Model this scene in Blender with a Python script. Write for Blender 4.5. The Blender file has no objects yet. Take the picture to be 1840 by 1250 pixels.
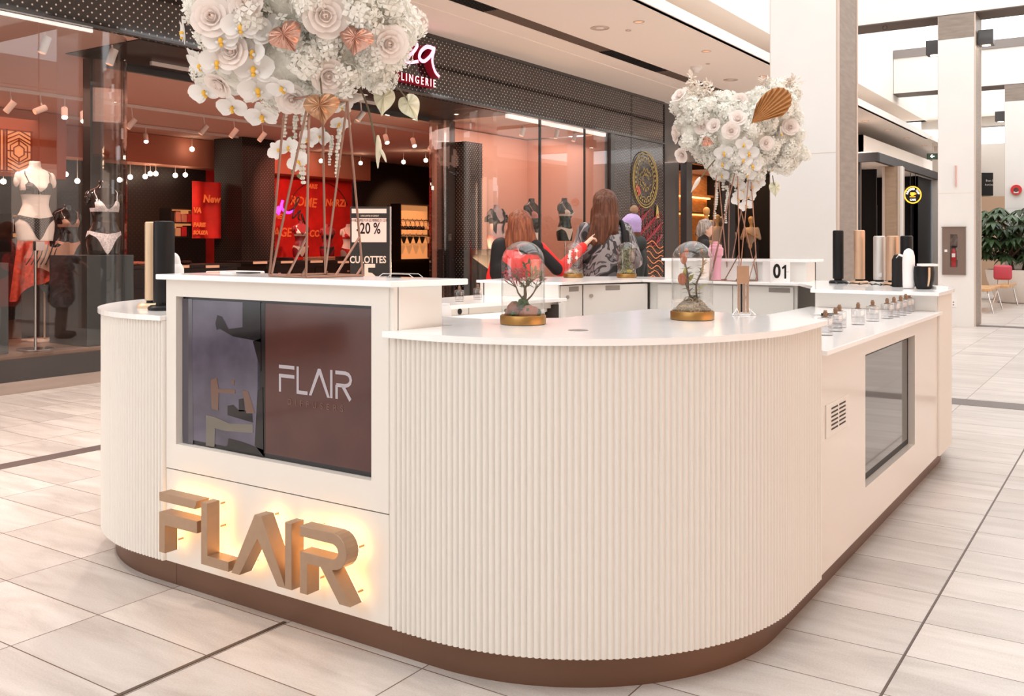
import bpy, bmesh, math, random
from mathutils import Vector, Matrix, noise
PI = math.pi
sin, cos = math.sin, math.cos
scene = bpy.context.scene
C = scene.collection

# ------------------------------------------------------------------ camera
YAW = 0.5903
cd = bpy.data.cameras.new('camera')
cam = bpy.data.objects.new('camera', cd)
C.objects.link(cam)
cam.location = (0, 0, 1.32)
cam.rotation_euler = (PI / 2, 0, YAW)
cd.sensor_fit = 'HORIZONTAL'
cd.sensor_width = 36.0
cd.lens = 1697.0 / 1840.0 * 36.0
cd.shift_y = -(625.0 - 435.7) / 1840.0
cd.clip_start = 0.05
cd.clip_end = 200
scene.camera = cam

# ------------------------------------------------------------------ world: bright overcast daylight above the skylights
w = bpy.data.worlds.new('World'); scene.world = w; w.use_nodes = True
wn = w.node_tree; wn.nodes.clear()
wo = wn.nodes.new('ShaderNodeOutputWorld'); bg = wn.nodes.new('ShaderNodeBackground')
bg.inputs['Color'].default_value = (1.0, 1.0, 1.0, 1); bg.inputs['Strength'].default_value = 2.5
wn.links.new(bg.outputs[0], wo.inputs[0])

scene.view_settings.view_transform = 'Standard'
scene.view_settings.look = 'None'
scene.view_settings.gamma = 1
scene.view_settings.use_curve_mapping = False
scene.view_settings.exposure = 0.22
scene.cycles.max_bounces = 8
scene.cycles.diffuse_bounces = 5
scene.cycles.glossy_bounces = 3
scene.cycles.transmission_bounces = 4
scene.cycles.transparent_max_bounces = 16
scene.cycles.caustics_reflective = False
scene.cycles.caustics_refractive = False
scene.cycles.sample_clamp_indirect = 6
scene.cycles.use_denoising = True

# ------------------------------------------------------------------ lights of the place
def area(name, loc, rot, sx, sy, power, col=(1, 1, 1), spread=None):
    l = bpy.data.lights.new(name, 'AREA'); l.shape = 'RECTANGLE'; l.size = sx; l.size_y = sy
    l.energy = power; l.color = col
    if spread: l.spread = spread
    o = bpy.data.objects.new(name, l); C.objects.link(o); o.location = loc; o.rotation_euler = rot
    return o
def spot(name, loc, target, power, col, ang=60, blend=.6, r=.04):
    l = bpy.data.lights.new(name, 'SPOT'); l.energy = power; l.color = col
    l.spot_size = math.radians(ang); l.spot_blend = blend; l.shadow_soft_size = r
    o = bpy.data.objects.new(name, l); C.objects.link(o); o.location = loc
    d = Vector(target) - Vector(loc)
    o.rotation_euler = d.to_track_quat('-Z', 'Y').to_euler()
    return o
WARM = (1.0, .55, .34)
area('shop_ceiling_light', (-12.5, 5.5, 3.2), (0, 0, 0), 3.5, 5, 80, (1, .52, .38))
area('shop_ceiling_light', (-12.5, 12.5, 3.2), (0, 0, 0), 3.5, 5, 45, (1, .42, .28))
area('shop_ceiling_light', (-13.0, 17.5, 3.2), (0, 0, 0), 3, 3, 16, (1, .5, .3))
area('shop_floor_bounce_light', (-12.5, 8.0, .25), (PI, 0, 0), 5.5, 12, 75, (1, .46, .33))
spot('window_spot_light', (-8.45, 4.2, 3.1), (-8.6, 4.95, 1.8), 150, (1, .74, .62), 40)
spot('window_spot_light', (-8.4, 5.0, 3.1), (-8.8, 5.6, 1.6), 60, (1, .82, .7), 40)
area('window_backdrop_light', (-9.25, 14.2, 3.25), (0, math.radians(12), 0), 1.1, 2.6, 24, (1, .72, .62))
area('window_backdrop_light', (-8.9, 12.3, .95), (PI, math.radians(30), 0), .5, 1.0, 30, (1, .62, .35))
spot('red_wall_spot_light', (-12.2, 12.4, 3.1), (-15.5, 14.2, 1.6), 520, (1, .30, .20), 60)
spot('red_wall_spot_light', (-12.4, 11.4, 3.1), (-13.3, 12.6, 1.3), 170, (1, .55, .42), 50)
spot('rack_spot_light', (-13.5, 18.3, 3.1), (-15.8, 18.5, 1.8), 210, (1, .55, .28), 55)
spot('rack_spot_light', (-13.0, 10.0, 3.1), (-15.0, 11.0, 1.6), 150, (1, .55, .3), 50)
area('fashion_shop_light', (-9.3, 24.5, 3.2), (0, 0, 0), 1.5, 7, 120, (1, .62, .34))
area('opposite_shop_light', (8.8, 6.0, 2.2), (0, PI / 2, 0), 2.6, 12, 220, (1, .54, .33))
area('opposite_shop_light', (8.8, 18.0, 2.2), (0, PI / 2, 0), 2.6, 9, 90, (1, .74, .58))

for y_ in (-1.5, 1.5, 4.5, 7.5, 10.5, 14.0, 18.0, 22.5):
    spot('ceiling_downlight', (-6.0, y_, 4.17), (-6.0, y_, 0), 380, (1, .80, .67), 125, 1.0, .07)

# ------------------------------------------------------------------ material helpers
def mat(name, col, rough=.5, metal=0.0, emit=None, es=0.0, spec=.5, coat=0.0, bump=0.0, bscale=40.0, var=0.0, vscale=6.0, vstretch=(1, 1, 1)):
    m = bpy.data.materials.new(name); m.use_nodes = True
    nt = m.node_tree; b = nt.nodes['Principled BSDF']
    b.inputs['Base Color'].default_value = (*col, 1)
    b.inputs['Roughness'].default_value = rough
    b.inputs['Metallic'].default_value = metal
    b.inputs['Specular IOR Level'].default_value = spec
    b.inputs['Coat Weight'].default_value = coat
    if emit: b.inputs['Emission Color'].default_value = (*emit, 1); b.inputs['Emission Strength'].default_value = es
    if var > 0 or bump > 0:
        tc = nt.nodes.new('ShaderNodeTexCoord'); mp = nt.nodes.new('ShaderNodeMapping')
        nt.links.new(tc.outputs['Object'], mp.inputs[0]); mp.inputs['Scale'].default_value = vstretch
        if var > 0:
            n = nt.nodes.new('ShaderNodeTexNoise'); n.inputs['Scale'].default_value = vscale; n.inputs['Detail'].default_value = 5
            nt.links.new(mp.outputs[0], n.inputs['Vector'])
            r = nt.nodes.new('ShaderNodeValToRGB')
            r.color_ramp.elements[0].position = .3; r.color_ramp.elements[1].position = .7
            r.color_ramp.elements[0].color = (*[c * (1 - var) for c in col], 1)
            r.color_ramp.elements[1].color = (*[min(1, c * (1 + var)) for c in col], 1)
            nt.links.new(n.outputs['Fac'], r.inputs[0]); nt.links.new(r.outputs[0], b.inputs['Base Color'])
        if bump > 0:
            n2 = nt.nodes.new('ShaderNodeTexNoise'); n2.inputs['Scale'].default_value = bscale; n2.inputs['Detail'].default_value = 3
            nt.links.new(mp.outputs[0], n2.inputs['Vector'])
            bp = nt.nodes.new('ShaderNodeBump'); bp.inputs['Strength'].default_value = bump; bp.inputs['Distance'].default_value = .01
            nt.links.new(n2.outputs['Fac'], bp.inputs['Height']); nt.links.new(bp.outputs[0], b.inputs['Normal'])
    return m

def glass(name, tint=(.95, .97, .97), ior=1.5, boost=1.0, rough=0.0):
    m = bpy.data.materials.new(name); m.use_nodes = True; nt = m.node_tree; nt.nodes.clear()
    o = nt.nodes.new('ShaderNodeOutputMaterial'); mx = nt.nodes.new('ShaderNodeMixShader')
    t = nt.nodes.new('ShaderNodeBsdfTransparent'); t.inputs[0].default_value = (*tint, 1)
    g = nt.nodes.new('ShaderNodeBsdfGlossy'); g.inputs['Roughness'].default_value = rough
    lw = nt.nodes.new('ShaderNodeLayerWeight'); lw.inputs['Blend'].default_value = .5
    pw = nt.nodes.new('ShaderNodeMath'); pw.operation = 'POWER'; pw.inputs[1].default_value = 4.5; nt.links.new(lw.outputs['Facing'], pw.inputs[0])
    f0 = ((ior - 1) / (ior + 1)) ** 2
    mu = nt.nodes.new('ShaderNodeMath'); mu.operation = 'MULTIPLY_ADD'; mu.inputs[1].default_value = (1 - f0) * .8; mu.inputs[2].default_value = f0 * boost; mu.use_clamp = True
    nt.links.new(pw.outputs[0], mu.inputs[0]); nt.links.new(mu.outputs[0], mx.inputs[0])
    nt.links.new(t.outputs[0], mx.inputs[1]); nt.links.new(g.outputs[0], mx.inputs[2]); nt.links.new(mx.outputs[0], o.inputs[0])
    return m

def dots(name, base, dot, s, r, rough=.25, coat=0.4, es=0.0):
    """perforated panel: two interleaved square grids of small round dots, metres in object space"""
    m = mat(name, base, rough, coat=coat); nt = m.node_tree; b = nt.nodes['Principled BSDF']
    tc = nt.nodes.new('ShaderNodeTexCoord'); sp = nt.nodes.new('ShaderNodeSeparateXYZ'); nt.links.new(tc.outputs['Object'], sp.inputs[0])
    ad = nt.nodes.new('ShaderNodeMath'); ad.operation = 'ADD'; nt.links.new(sp.outputs[0], ad.inputs[0]); nt.links.new(sp.outputs[1], ad.inputs[1])
    cb = nt.nodes.new('ShaderNodeCombineXYZ'); nt.links.new(ad.outputs[0], cb.inputs[0]); nt.links.new(sp.outputs[2], cb.inputs[1])
    res = []
    for off in (0.0, .5):
        sc = nt.nodes.new('ShaderNodeVectorMath'); sc.operation = 'MULTIPLY_ADD'
        sc.inputs[1].default_value = (1 / s, 1 / s, 0); sc.inputs[2].default_value = (off, off, 0)
        nt.links.new(cb.outputs[0], sc.inputs[0])
        fr = nt.nodes.new('ShaderNodeVectorMath'); fr.operation = 'FRACTION'; nt.links.new(sc.outputs[0], fr.inputs[0])
        su = nt.nodes.new('ShaderNodeVectorMath'); su.operation = 'SUBTRACT'; su.inputs[1].default_value = (.5, .5, 0); nt.links.new(fr.outputs[0], su.inputs[0])
        ln = nt.nodes.new('ShaderNodeVectorMath'); ln.operation = 'LENGTH'; nt.links.new(su.outputs[0], ln.inputs[0])
        res.append(ln.outputs['Value'])
    mn = nt.nodes.new('ShaderNodeMath'); mn.operation = 'MINIMUM'; nt.links.new(res[0], mn.inputs[0]); nt.links.new(res[1], mn.inputs[1])
    lt = nt.nodes.new('ShaderNodeMath'); lt.operation = 'LESS_THAN'; lt.inputs[1].default_value = r / s; nt.links.new(mn.outputs[0], lt.inputs[0])
    mx = nt.nodes.new('ShaderNodeMix'); mx.data_type = 'RGBA'
    mx.inputs['A'].default_value = (*base, 1); mx.inputs['B'].default_value = (*dot, 1)
    nt.links.new(lt.outputs[0], mx.inputs['Factor']); nt.links.new(mx.outputs['Result'], b.inputs['Base Color'])
    return m

def floor_mat():
    m = bpy.data.materials.new('floor_tile'); m.use_nodes = True; nt = m.node_tree; b = nt.nodes['Principled BSDF']
    tc = nt.nodes.new('ShaderNodeTexCoord')
    mp = nt.nodes.new('ShaderNodeMapping'); mp.inputs['Location'].default_value = (.637 + .612 * 40, -1.655 + .311 * 100, 0)
    nt.links.new(tc.outputs['Object'], mp.inputs[0])
    br = nt.nodes.new('ShaderNodeTexBrick'); br.offset = 0; br.squash = 1
    br.inputs['Scale'].default_value = 1; br.inputs['Brick Width'].default_value = .612; br.inputs['Row Height'].default_value = .311
    br.inputs['Mortar Size'].default_value = .0022; br.inputs['Mortar Smooth'].default_value = 0
    br.inputs['Color1'].default_value = (0.0, 0.0, 0.0, 1); br.inputs['Color2'].default_value = (1, 1, 1, 1); br.inputs['Mortar'].default_value = (.5, .5, .5, 1)
    nt.links.new(mp.outputs[0], br.inputs['Vector'])
    # stone veins running along X, shifted per tile
    m2 = nt.nodes.new('ShaderNodeVectorMath'); m2.operation = 'MULTIPLY_ADD'; m2.inputs[1].default_value = (9, 9, 9)
    nt.links.new(br.outputs['Color'], m2.inputs[0]); nt.links.new(tc.outputs['Object'], m2.inputs[2])
    m3 = nt.nodes.new('ShaderNodeMapping'); m3.inputs['Scale'].default_value = (.55, 2.6, 1); m3.inputs['Rotation'].default_value = (0, 0, .12); nt.links.new(m2.outputs[0], m3.inputs[0])
    n1 = nt.nodes.new('ShaderNodeTexNoise'); n1.inputs['Scale'].default_value = 3.0; n1.inputs['Detail'].default_value = 9; n1.inputs['Roughness'].default_value = .62; n1.inputs['Distortion'].default_value = .6
    nt.links.new(m3.outputs[0], n1.inputs['Vector'])
    r = nt.nodes.new('ShaderNodeValToRGB'); e = r.color_ramp.elements
    e[0].position = .25; e[0].color = (.44, .40, .375, 1); e[1].position = .8; e[1].color = (.72, .69, .665, 1)
    x = e.new(.5); x.color = (.58, .54, .51, 1)
    nt.links.new(n1.outputs['Fac'], r.inputs[0])
    n2 = nt.nodes.new('ShaderNodeTexNoise'); n2.inputs['Scale'].default_value = 160; n2.inputs['Detail'].default_value = 2
    nt.links.new(tc.outputs['Object'], n2.inputs['Vector'])
    mx0 = nt.nodes.new('ShaderNodeMix'); mx0.data_type = 'RGBA'; mx0.blend_type = 'OVERLAY'; mx0.inputs['Factor'].default_value = .22
    nt.links.new(r.outputs[0], mx0.inputs['A']); nt.links.new(n2.outputs['Fac'], mx0.inputs['B'])
    # per tile tone
    hs = nt.nodes.new('ShaderNodeMapRange'); hs.inputs['To Min'].default_value = .90; hs.inputs['To Max'].default_value = 1.06; nt.links.new(br.outputs['Color'], hs.inputs['Value'])
    mt = nt.nodes.new('ShaderNodeVectorMath'); mt.operation = 'SCALE'; nt.links.new(mx0.outputs['Result'], mt.inputs[0]); nt.links.new(hs.outputs[0], mt.inputs['Scale'])
    mx = nt.nodes.new('ShaderNodeMix'); mx.data_type = 'RGBA'; mx.inputs['B'].default_value = (.13, .085, .07, 1)
    nt.links.new(mt.outputs[0], mx.inputs['A']); nt.links.new(br.outputs['Fac'], mx.inputs['Factor'])
    nt.links.new(mx.outputs['Result'], b.inputs['Base Color'])
    b.inputs['Roughness'].default_value = .33; b.inputs['Specular IOR Level'].default_value = .45
    rr = nt.nodes.new('ShaderNodeMapRange'); rr.inputs['To Min'].default_value = .26; rr.inputs['To Max'].default_value = .46
    nt.links.new(n1.outputs['Fac'], rr.inputs['Value']); nt.links.new(rr.outputs[0], b.inputs['Roughness'])
    return m

M = {}
M['floor'] = floor_mat()
M['cream'] = mat('cream_lacquer', (.77, .745, .70), .38, bump=.03, bscale=300)
M['cream_in'] = mat('white_laminate', (.80, .78, .745), .45)
M['quartz'] = mat('white_quartz', (.95, .94, .935), .12, spec=.6, var=.015, vscale=12)
M['plinth'] = mat('bronze_plinth', (.19, .105, .07), .40, metal=.6, var=.06, vscale=3)
M['bronze'] = mat('bronze_paint', (.37, .25, .165), .38, metal=.5, var=.04, vscale=30)
M['gold'] = mat('brushed_brass', (.36, .20, .065), .36, metal=.85, var=.08, vscale=10)
M['coppergold'] = mat('rose_gold_wire', (.42, .25, .19), .35, metal=.85)
M['black'] = mat('black_plastic', (.009, .009, .010), .42, spec=.25)
M['blackm'] = mat('black_matte', (.013, .012, .013), .7, spec=.3)
M['white'] = mat('white_plastic', (.86, .85, .85), .35)
M['chrome'] = mat('chrome', (.75, .74, .73), .18, metal=1)
M['gap'] = mat('shadow_gap', (.06, .045, .035), .8)
M['led'] = mat('warm_led', (1, .8, .5), .5, emit=(1.0, .50, .16), es=5.2)
M['lamp'] = mat('lamp_lens', (1, .9, .8), .5, emit=(1.0, .80, .58), es=18)
M['fixture'] = mat('white_fixture', (.72, .66, .62), .45)
M['col'] = mat('cream_column', (.82, .82, .81), .5, var=.02, vscale=2)
M['stone'] = mat('grey_stone', (.27, .225, .19), .42, var=.14, vscale=5, vstretch=(1, 1, 6))
M['stone2'] = mat('brown_stone', (.42, .30, .21), .5, var=.08, vscale=4, vstretch=(1, 1, 6))
M['trim'] = mat('pale_trim', (.62, .52, .45), .4)
M['ceil'] = mat('tan_ceiling', (.95, .87, .80), .8)
M['ceilw'] = mat('white_ceiling', (.86, .84, .80), .8)
M['beamdark'] = mat('dark_bronze', (.10, .07, .055), .5)
M['capgrey'] = mat('grey_cap', (.26, .23, .22), .5)
M['slot'] = mat('slot_brown', (.12, .08, .06), .7)
M['dark'] = mat('charcoal_panel', (.035, .03, .03), .25, coat=.5)
M['darkpost'] = mat('charcoal_post', (.05, .048, .05), .3, coat=.4)
M['basestone'] = mat('base_stone', (.34, .27, .235), .35, var=.12, vscale=4, vstretch=(1, .3, 4))
M['glass'] = glass('shop_glass', (.95, .95, .95), 1.5, 1.25)
M['dome'] = glass('dome_glass', (.955, .96, .96), 1.5, 2.6)
M['bottleglass'] = glass('bottle_glass', (.92, .92, .925), 1.5, 3.2)
M['skin'] = mat('skin', (.72, .44, .33), .55)

# ------------------------------------------------------------------ mesh helpers
class MB:
    """collects shapes in one mesh; build() links it as ONE object"""
    def __init__(s): s.v = []; s.f = []; s.m = []
    def add(s, vs, fs, mi=0):
        n = len(s.v); s.v += [tuple(p) for p in vs]; s.f += [tuple(i + n for i in f) for f in fs]; s.m += [mi] * len(fs); return s
    def box(s, x0, x1, y0, y1, z0, z1, mi=0, bev=0):
        if x0 > x1: x0, x1 = x1, x0
        if y0 > y1: y0, y1 = y1, y0
        if z0 > z1: z0, z1 = z1, z0
        if bev <= 0:
            return s.add([(x0, y0, z0), (x1, y0, z0), (x1, y1, z0), (x0, y1, z0), (x0, y0, z1), (x1, y0, z1), (x1, y1, z1), (x0, y1, z1)],
                         [(0, 3, 2, 1), (4, 5, 6, 7), (0, 1, 5, 4), (1, 2, 6, 5), (2, 3, 7, 6), (3, 0, 4, 7)], mi)
        b = min(bev, (x1 - x0) / 2.1, (y1 - y0) / 2.1, (z1 - z0) / 2.1)
        bm = bmesh.new(); bmesh.ops.create_cube(bm, size=1)
        for v in bm.verts: v.co = Vector(((x0 + x1) / 2 + v.co.x * (x1 - x0), (y0 + y1) / 2 + v.co.y * (y1 - y0), (z0 + z1) / 2 + v.co.z * (z1 - z0)))
        bmesh.ops.bevel(bm, geom=bm.edges[:], offset=b, segments=2, affect='EDGES', profile=.5)
        return s.bm(bm, mi)
    def bm(s, bm, mi=0):
        bm.verts.ensure_lookup_table(); bm.verts.index_update()
        s.add([v.co[:] for v in bm.verts], [[v.index for v in f.verts] for f in bm.faces], mi); bm.free(); return s
    def prism(s, pts, z0, z1, mi=0, axis='Z'):
        """closed polygon (x,y) extruded z0..z1; axis Y: points are (x,z) extruded along y; axis X: points are (y,z)"""
        a = sum(pts[i][0] * pts[(i + 1) % len(pts)][1] - pts[(i + 1) % len(pts)][0] * pts[i][1] for i in range(len(pts)))
        if a < 0: pts = pts[::-1]
        n = len(pts)
        def P(p, z): return (p[0], p[1], z) if axis == 'Z' else ((p[0], z, p[1]) if axis == 'Y' else (z, p[0], p[1]))
        vs = [P(p, z0) for p in pts] + [P(p, z1) for p in pts]
        fs = [tuple(range(n))[::-1], tuple(range(n, 2 * n))] + [(i, (i + 1) % n, n + (i + 1) % n, n + i) for i in range(n)]
        if axis == 'Y': fs = [f[::-1] for f in fs]
        return s.add(vs, fs, mi)
    def tube(s, pts, r, n=8, mi=0, cap=True):
        pts = [Vector(p) for p in pts]; rs = r if isinstance(r, (list, tuple)) else [r] * len(pts)
        vs = []; up = None
        for i, p in enumerate(pts):
            t = (pts[min(i + 1, len(pts) - 1)] - pts[max(i - 1, 0)]).normalized()
            if up is None: up = t.orthogonal().normalized()
            up = (up - t * up.dot(t))
            up = up.normalized() if up.length > 1e-6 else t.orthogonal().normalized()
            sd = t.cross(up)
            for k in range(n):
                a = 2 * PI * k / n; vs.append(p + (up * cos(a) + sd * sin(a)) * rs[i])
        fs = [(i * n + k, i * n + (k + 1) % n, (i + 1) * n + (k + 1) % n, (i + 1) * n + k) for i in range(len(pts) - 1) for k in range(n)]
        if cap: fs += [tuple(range(n))[::-1], tuple(range((len(pts) - 1) * n, len(pts) * n))]
        return s.add(vs, fs, mi)
    def lathe(s, prof, c=(0, 0, 0), n=24, mi=0, sx=1, sy=1):
        vs = []; 
        for r, z in prof:
            for k in range(n):
                a = 2 * PI * k / n; vs.append((c[0] + r * cos(a) * sx, c[1] + r * sin(a) * sy, c[2] + z))
        fs = [(i * n + k, i * n + (k + 1) % n, (i + 1) * n + (k + 1) % n, (i + 1) * n + k) for i in range(len(prof) - 1) for k in range(n)]
        if prof[0][0] > 1e-5: fs.append(tuple(range(n))[::-1])
        if prof[-1][0] > 1e-5: fs.append(tuple(range((len(prof) - 1) * n, len(prof) * n)))
        return s.add(vs, fs, mi)
    def cyl(s, c, r, h, n=24, mi=0): return s.lathe([(r, 0), (r, h)], c, n, mi)
    def ball(s, c, r, n=12, mi=0, sc=(1, 1, 1)):
        m = n // 2; c = Vector(c)
        vs = [c + Vector((0, 0, -r * sc[2]))] + [c + Vector((r * sc[0] * sin(PI * i / m) * cos(2 * PI * k / n), r * sc[1] * sin(PI * i / m) * sin(2 * PI * k / n), -r * sc[2] * cos(PI * i / m))) for i in range(1, m) for k in range(n)] + [c + Vector((0, 0, r * sc[2]))]
        fs = [(0, 1 + (k + 1) % n, 1 + k) for k in range(n)]
        for i in range(m - 2):
            for k in range(n): a = 1 + i * n; fs.append((a + k, a + (k + 1) % n, a + n + (k + 1) % n, a + n + k))
        L = len(vs) - 1; a = 1 + (m - 2) * n
        fs += [(a + k, a + (k + 1) % n, L) for k in range(n)]
        return s.add(vs, fs, mi)
    def grid(s, fn, nu, nv, mi=0):
        vs = [fn(i / nu, j / nv) for i in range(nu + 1) for j in range(nv + 1)]
        fs = [(i * (nv + 1) + j, (i + 1) * (nv + 1) + j, (i + 1) * (nv + 1) + j + 1, i * (nv + 1) + j + 1) for i in range(nu) for j in range(nv)]
        return s.add(vs, fs, mi)
    def text(s, body, size, fn, depth=.004, mi=0, align='CENTER', bold=0.0, sx=1.0, res=3, shear=0.0):
        """builtin lettering; fn maps local (x, y, z) to the place"""
        cu = bpy.data.curves.new('t', 'FONT'); cu.body = body; cu.size = size; cu.extrude = depth / 2; cu.align_x = align; cu.align_y = 'CENTER'
        cu.offset = bold; cu.resolution_u = res; cu.shear = shear
        ob = bpy.data.objects.new('t', cu); C.objects.link(ob)
        me = bpy.data.meshes.new_from_object(ob)
        s.add([fn(v.co.x * sx, v.co.y, v.co.z + depth / 2) for v in me.vertices], [tuple(p.vertices) for p in me.polygons], mi)
        bpy.data.objects.remove(ob); bpy.data.curves.remove(cu); bpy.data.meshes.remove(me); return s
    def build(s, name, mats, parent=None, smooth=False, loc=None, world=True, label=None):
        me = bpy.data.meshes.new(name)
        off = Vector((0, 0, 0))
        q = parent
        while q is not None and world: off += q.location; q = q.parent
        me.from_pydata([tuple(Vector(v) - off) for v in s.v] if off.length > 0 else s.v, [], s.f)
        if not isinstance(mats, (list, tuple)): mats = [mats]
        for m in mats: me.materials.append(M[m] if isinstance(m, str) else m)
        if len(mats) > 1: me.polygons.foreach_set('material_index', s.m)
        if smooth is True: me.polygons.foreach_set('use_smooth', [True] * len(me.polygons))
        elif smooth:
            me.polygons.foreach_set('use_smooth', [True] * len(me.polygons)); me.set_sharp_from_angle(angle=math.radians(smooth))
        me.validate()
        o = bpy.data.objects.new(name, me); C.objects.link(o)
        if parent: o.parent = parent
        if loc: o.location = loc
        if label: o['label'] = label
        return o

def tag(o, label, cat, group=None, kind=None):
    o['label'] = label; o['category'] = cat
    if group: o['group'] = group
    if kind: o['kind'] = kind
    return o
def thing(name, label, cat, loc=(0, 0, 0), group=None):
    o = bpy.data.objects.new(name, None); C.objects.link(o); o.location = loc; o.empty_display_size = .05
    return tag(o, label, cat, group)
def struct(name, mb, m, **k):
    o = mb.build(name, m, **k); o['kind'] = 'structure'; return o
def copy_tree(o, parent=None):
    c = o.copy(); C.objects.link(c)
    if parent: c.parent = parent
    for ch in list(o.children): copy_tree(ch, c)
    return c
def X(px, d, z=None, y=None): pass
_F = Vector((-sin(YAW), cos(YAW), 0)); _R = Vector((cos(YAW), sin(YAW), 0))

# ------------------------------------------------------------------ setting: floor, columns, beams, ceilings, skylight
struct('floor', MB().box(-18, 12, -8, 50, -.2, 0), 'floor')
b = MB()
b.box(-5.66, -5.53, -6, 45, 0, .002); b.box(-5.53, 9, 8.42, 8.74, 0, .002); b.box(-5.53, 9, 16.42, 16.74, 0, .002); b.box(-5.53, 9, 24.4, 24.7, 0, .002)
struct('trim_1', b, mat('dark_floor_band', (.12, .095, .09), .4, var=.15, vscale=60))
struct('trim_2', MB().box(-2.492, -2.478, -6, 2.29, 0, .0025).box(-.643, -.636, -6, 30, 0, .0015), mat('expansion_joint', (.09, .06, .045), .4))

def column(n, x0, x1, y0, y1, top=4.93, cap=True):
    b = MB(); t = .018
    b.box(x0, x1 - t, y0, y1, 0, 4.55 if cap else top)
    c = b.build('wall_column_%d' % n, 'col'); c['kind'] = 'structure'
    s = MB().box(x1 - t + .001, x1 - .004, y0 + .05, y1 - .05, 0, top)
    s.box(x0 - .004, x0 - .001, y0 + .05, y1 - .05, 0, top)
    if cap: s.box(x0, x1 - t, y0 - .002, y1 + .002, 4.552, top)
    s.build('side_cladding', 'stone', c)
    e = MB()
    for y in (y0, y1 - .05): e.box(x1 - t + .001, x1, y, y + .05, 0, top)
    e.box(x0 - .005, x0, y0 - .002, y0 + .01, 0, top)
    e.box(x0, x1 - t, y0 - .0015, y0 - .0001, 2.10, 2.104); 
    e.build('edge_trim', 'trim', c)
    return c
column(1, -2.80, -2.205, 8.36, 9.05)
column(2, -2.745, -2.205, 16.34, 17.0)
column(3, -2.665, -2.125, 24.3, 24.96)
column(4, -2.665, -2.125, 32.3, 32.96)
for i, y in enumerate((.35, 8.36, 16.34, 24.3, 32.3)):
    b = MB().box(-5.09, 9, y + .03, y + .62, 4.95, 5.80)
    o = struct('wall_beam_%d' % (i + 1), b, 'ceilw')
    MB().box(-5.09, 9, y + .02, y + .63, 4.93, 4.949).build('underside', 'beamdark', o)
    MB().box(-5.09, 9, y, y + .65, 5.80, 6.0).build('grey_cap', 'capgrey', o)
    k = MB()
    for x in (-3.6, -1.2, .6, 2.4):
        k.tube([(x + .035 * cos(a * PI / 6), y + .2, 4.90 + .035 * sin(a * PI / 6)) for a in range(13)], .006, 6)
    k.build('hanging_ring', 'beamdark', o)

# ceiling strip along the shopfronts, its slot, bulkhead crease and upturned edge
b = MB(); b.box(-6.62, -5.0, -8, 28.2, 4.2, 4.3); b.box(-8.2, -6.88, -8, 50, 4.2, 4.3); b.box(-18, -4.95, 28.2, 50, 4.2, 4.3)
b.box(-9.6, -8.2, 18.1, 19, 4.2, 4.3)
cl = struct('ceiling_left', b, 'ceil')
MB().box(-6.88, -6.62, -8, 28.2, 4.206, 4.3).build('recessed_slot', 'slot', cl)
g = MB()
for y0, y1 in ((4.0, 6.0), (8.0, 9.6), (12.6, 14.6), (18.2, 20.2)):
    for k in range(7): g.box(-6.86 + k * .036, -6.846 + k * .036, y0, y1, 4.196, 4.2055)
g.build('air_grille', 'black', cl)
MB().box(-7.32, -7.26, -8, 28.2, 4.193, 4.2).build('ceiling_ridge', 'ceil', cl)
MB().box(-5.06, -4.98, -8, 28.2, 4.2, 4.345).build('ceiling_lip', 'ceilw', cl)
b = MB().box(-6.0, -5.1, -8, 28.6, 4.73, 4.80); b.box(-6.0, 9, 28.3, 28.6, 4.73, 4.8); b.box(-6.05, -6.0, -8, 28.6, 4.3, 4.8)
struct('ceiling_soffit', b, 'ceil')
struct('wall_clerestory_left', MB().box(-5.25, -5.1, -8, 28.6, 4.801, 7.4).box(-5.25, 5, 28.6, 28.8, 4.5, 5.9), 'ceilw')
b = MB().box(1.6, 9.4, -8, 45, 4.2, 4.35)  # unseen; edge pulled in to cut skylight on the counter's right side
struct('ceiling_right_shade', b, 'ceil')
struct('wall_clerestory_shade', MB().box(1.6, 1.75, -8, 28.6, 4.36, 4.92).box(1.6, 1.75, -8, 28.6, 6.01, 7.4), 'ceil')  # unseen, placed to narrow the sky opening beside the kiosk
b = MB()
for k in range(24):
    y = -7 + k * 1.6; b.box(-5.2, 5.1, y, y + .07, 7.42, 7.6)
for x in (-2.6, -.2, 2.2): b.box(x, x + .08, -8, 31, 7.61, 7.75)
for k in range(6):
    y = 1 + k * 6; b.tube([(-4.6, y, 6.9), (-2.6, y + 2.5, 7.5)], .07, 6); b.tube([(-2.6, y + 2.5, 7.5), (-.2, y, 7.0)], .05, 6)
struct('ceiling_skylight_frame', b, 'ceilw')

# small fittings in the ceiling strip
def ring_light(n, x, y, r, m='trim', lens='lamp', label='', z=4.2):
    t = thing('recessed_downlight', label, 'ceiling light', (x, y, z), 'recessed ceiling downlights')
    MB().lathe([(r, 0), (r, -.006), (r * .72, -.008), (r * .7, 0)], (x, y, z)).build('trim_ring', m, t)
    MB().lathe([(r * .69, -.003), (0.0001, -.004)], (x, y, z)).build('lens', lens, t)
def onz(px, py, z):
    d = _F + _R * ((px - 920) / 1697.0); dz = (435.7 - py) / 1697.0; k = (z - 1.32) / dz
    return d.x * k, d.y * k
rl = [(1148, 39, .075, 'first recessed downlight from the fascia end with an orange glow'), (1269, 92, .075, 'recessed downlight nearest above the white column'), (1371, 137, .075, 'small recessed downlight touching the edge of the white column'),
      (1555, 217, .09, 'recessed downlight nearest the grey column side'), (1595, 233, .09, 'middle recessed downlight over the cafe walkway'), (1629, 248, .09, 'third recessed downlight over the cafe walkway'), (1661, 262, .09, 'recessed downlight farthest over the cafe walkway')]
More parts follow.
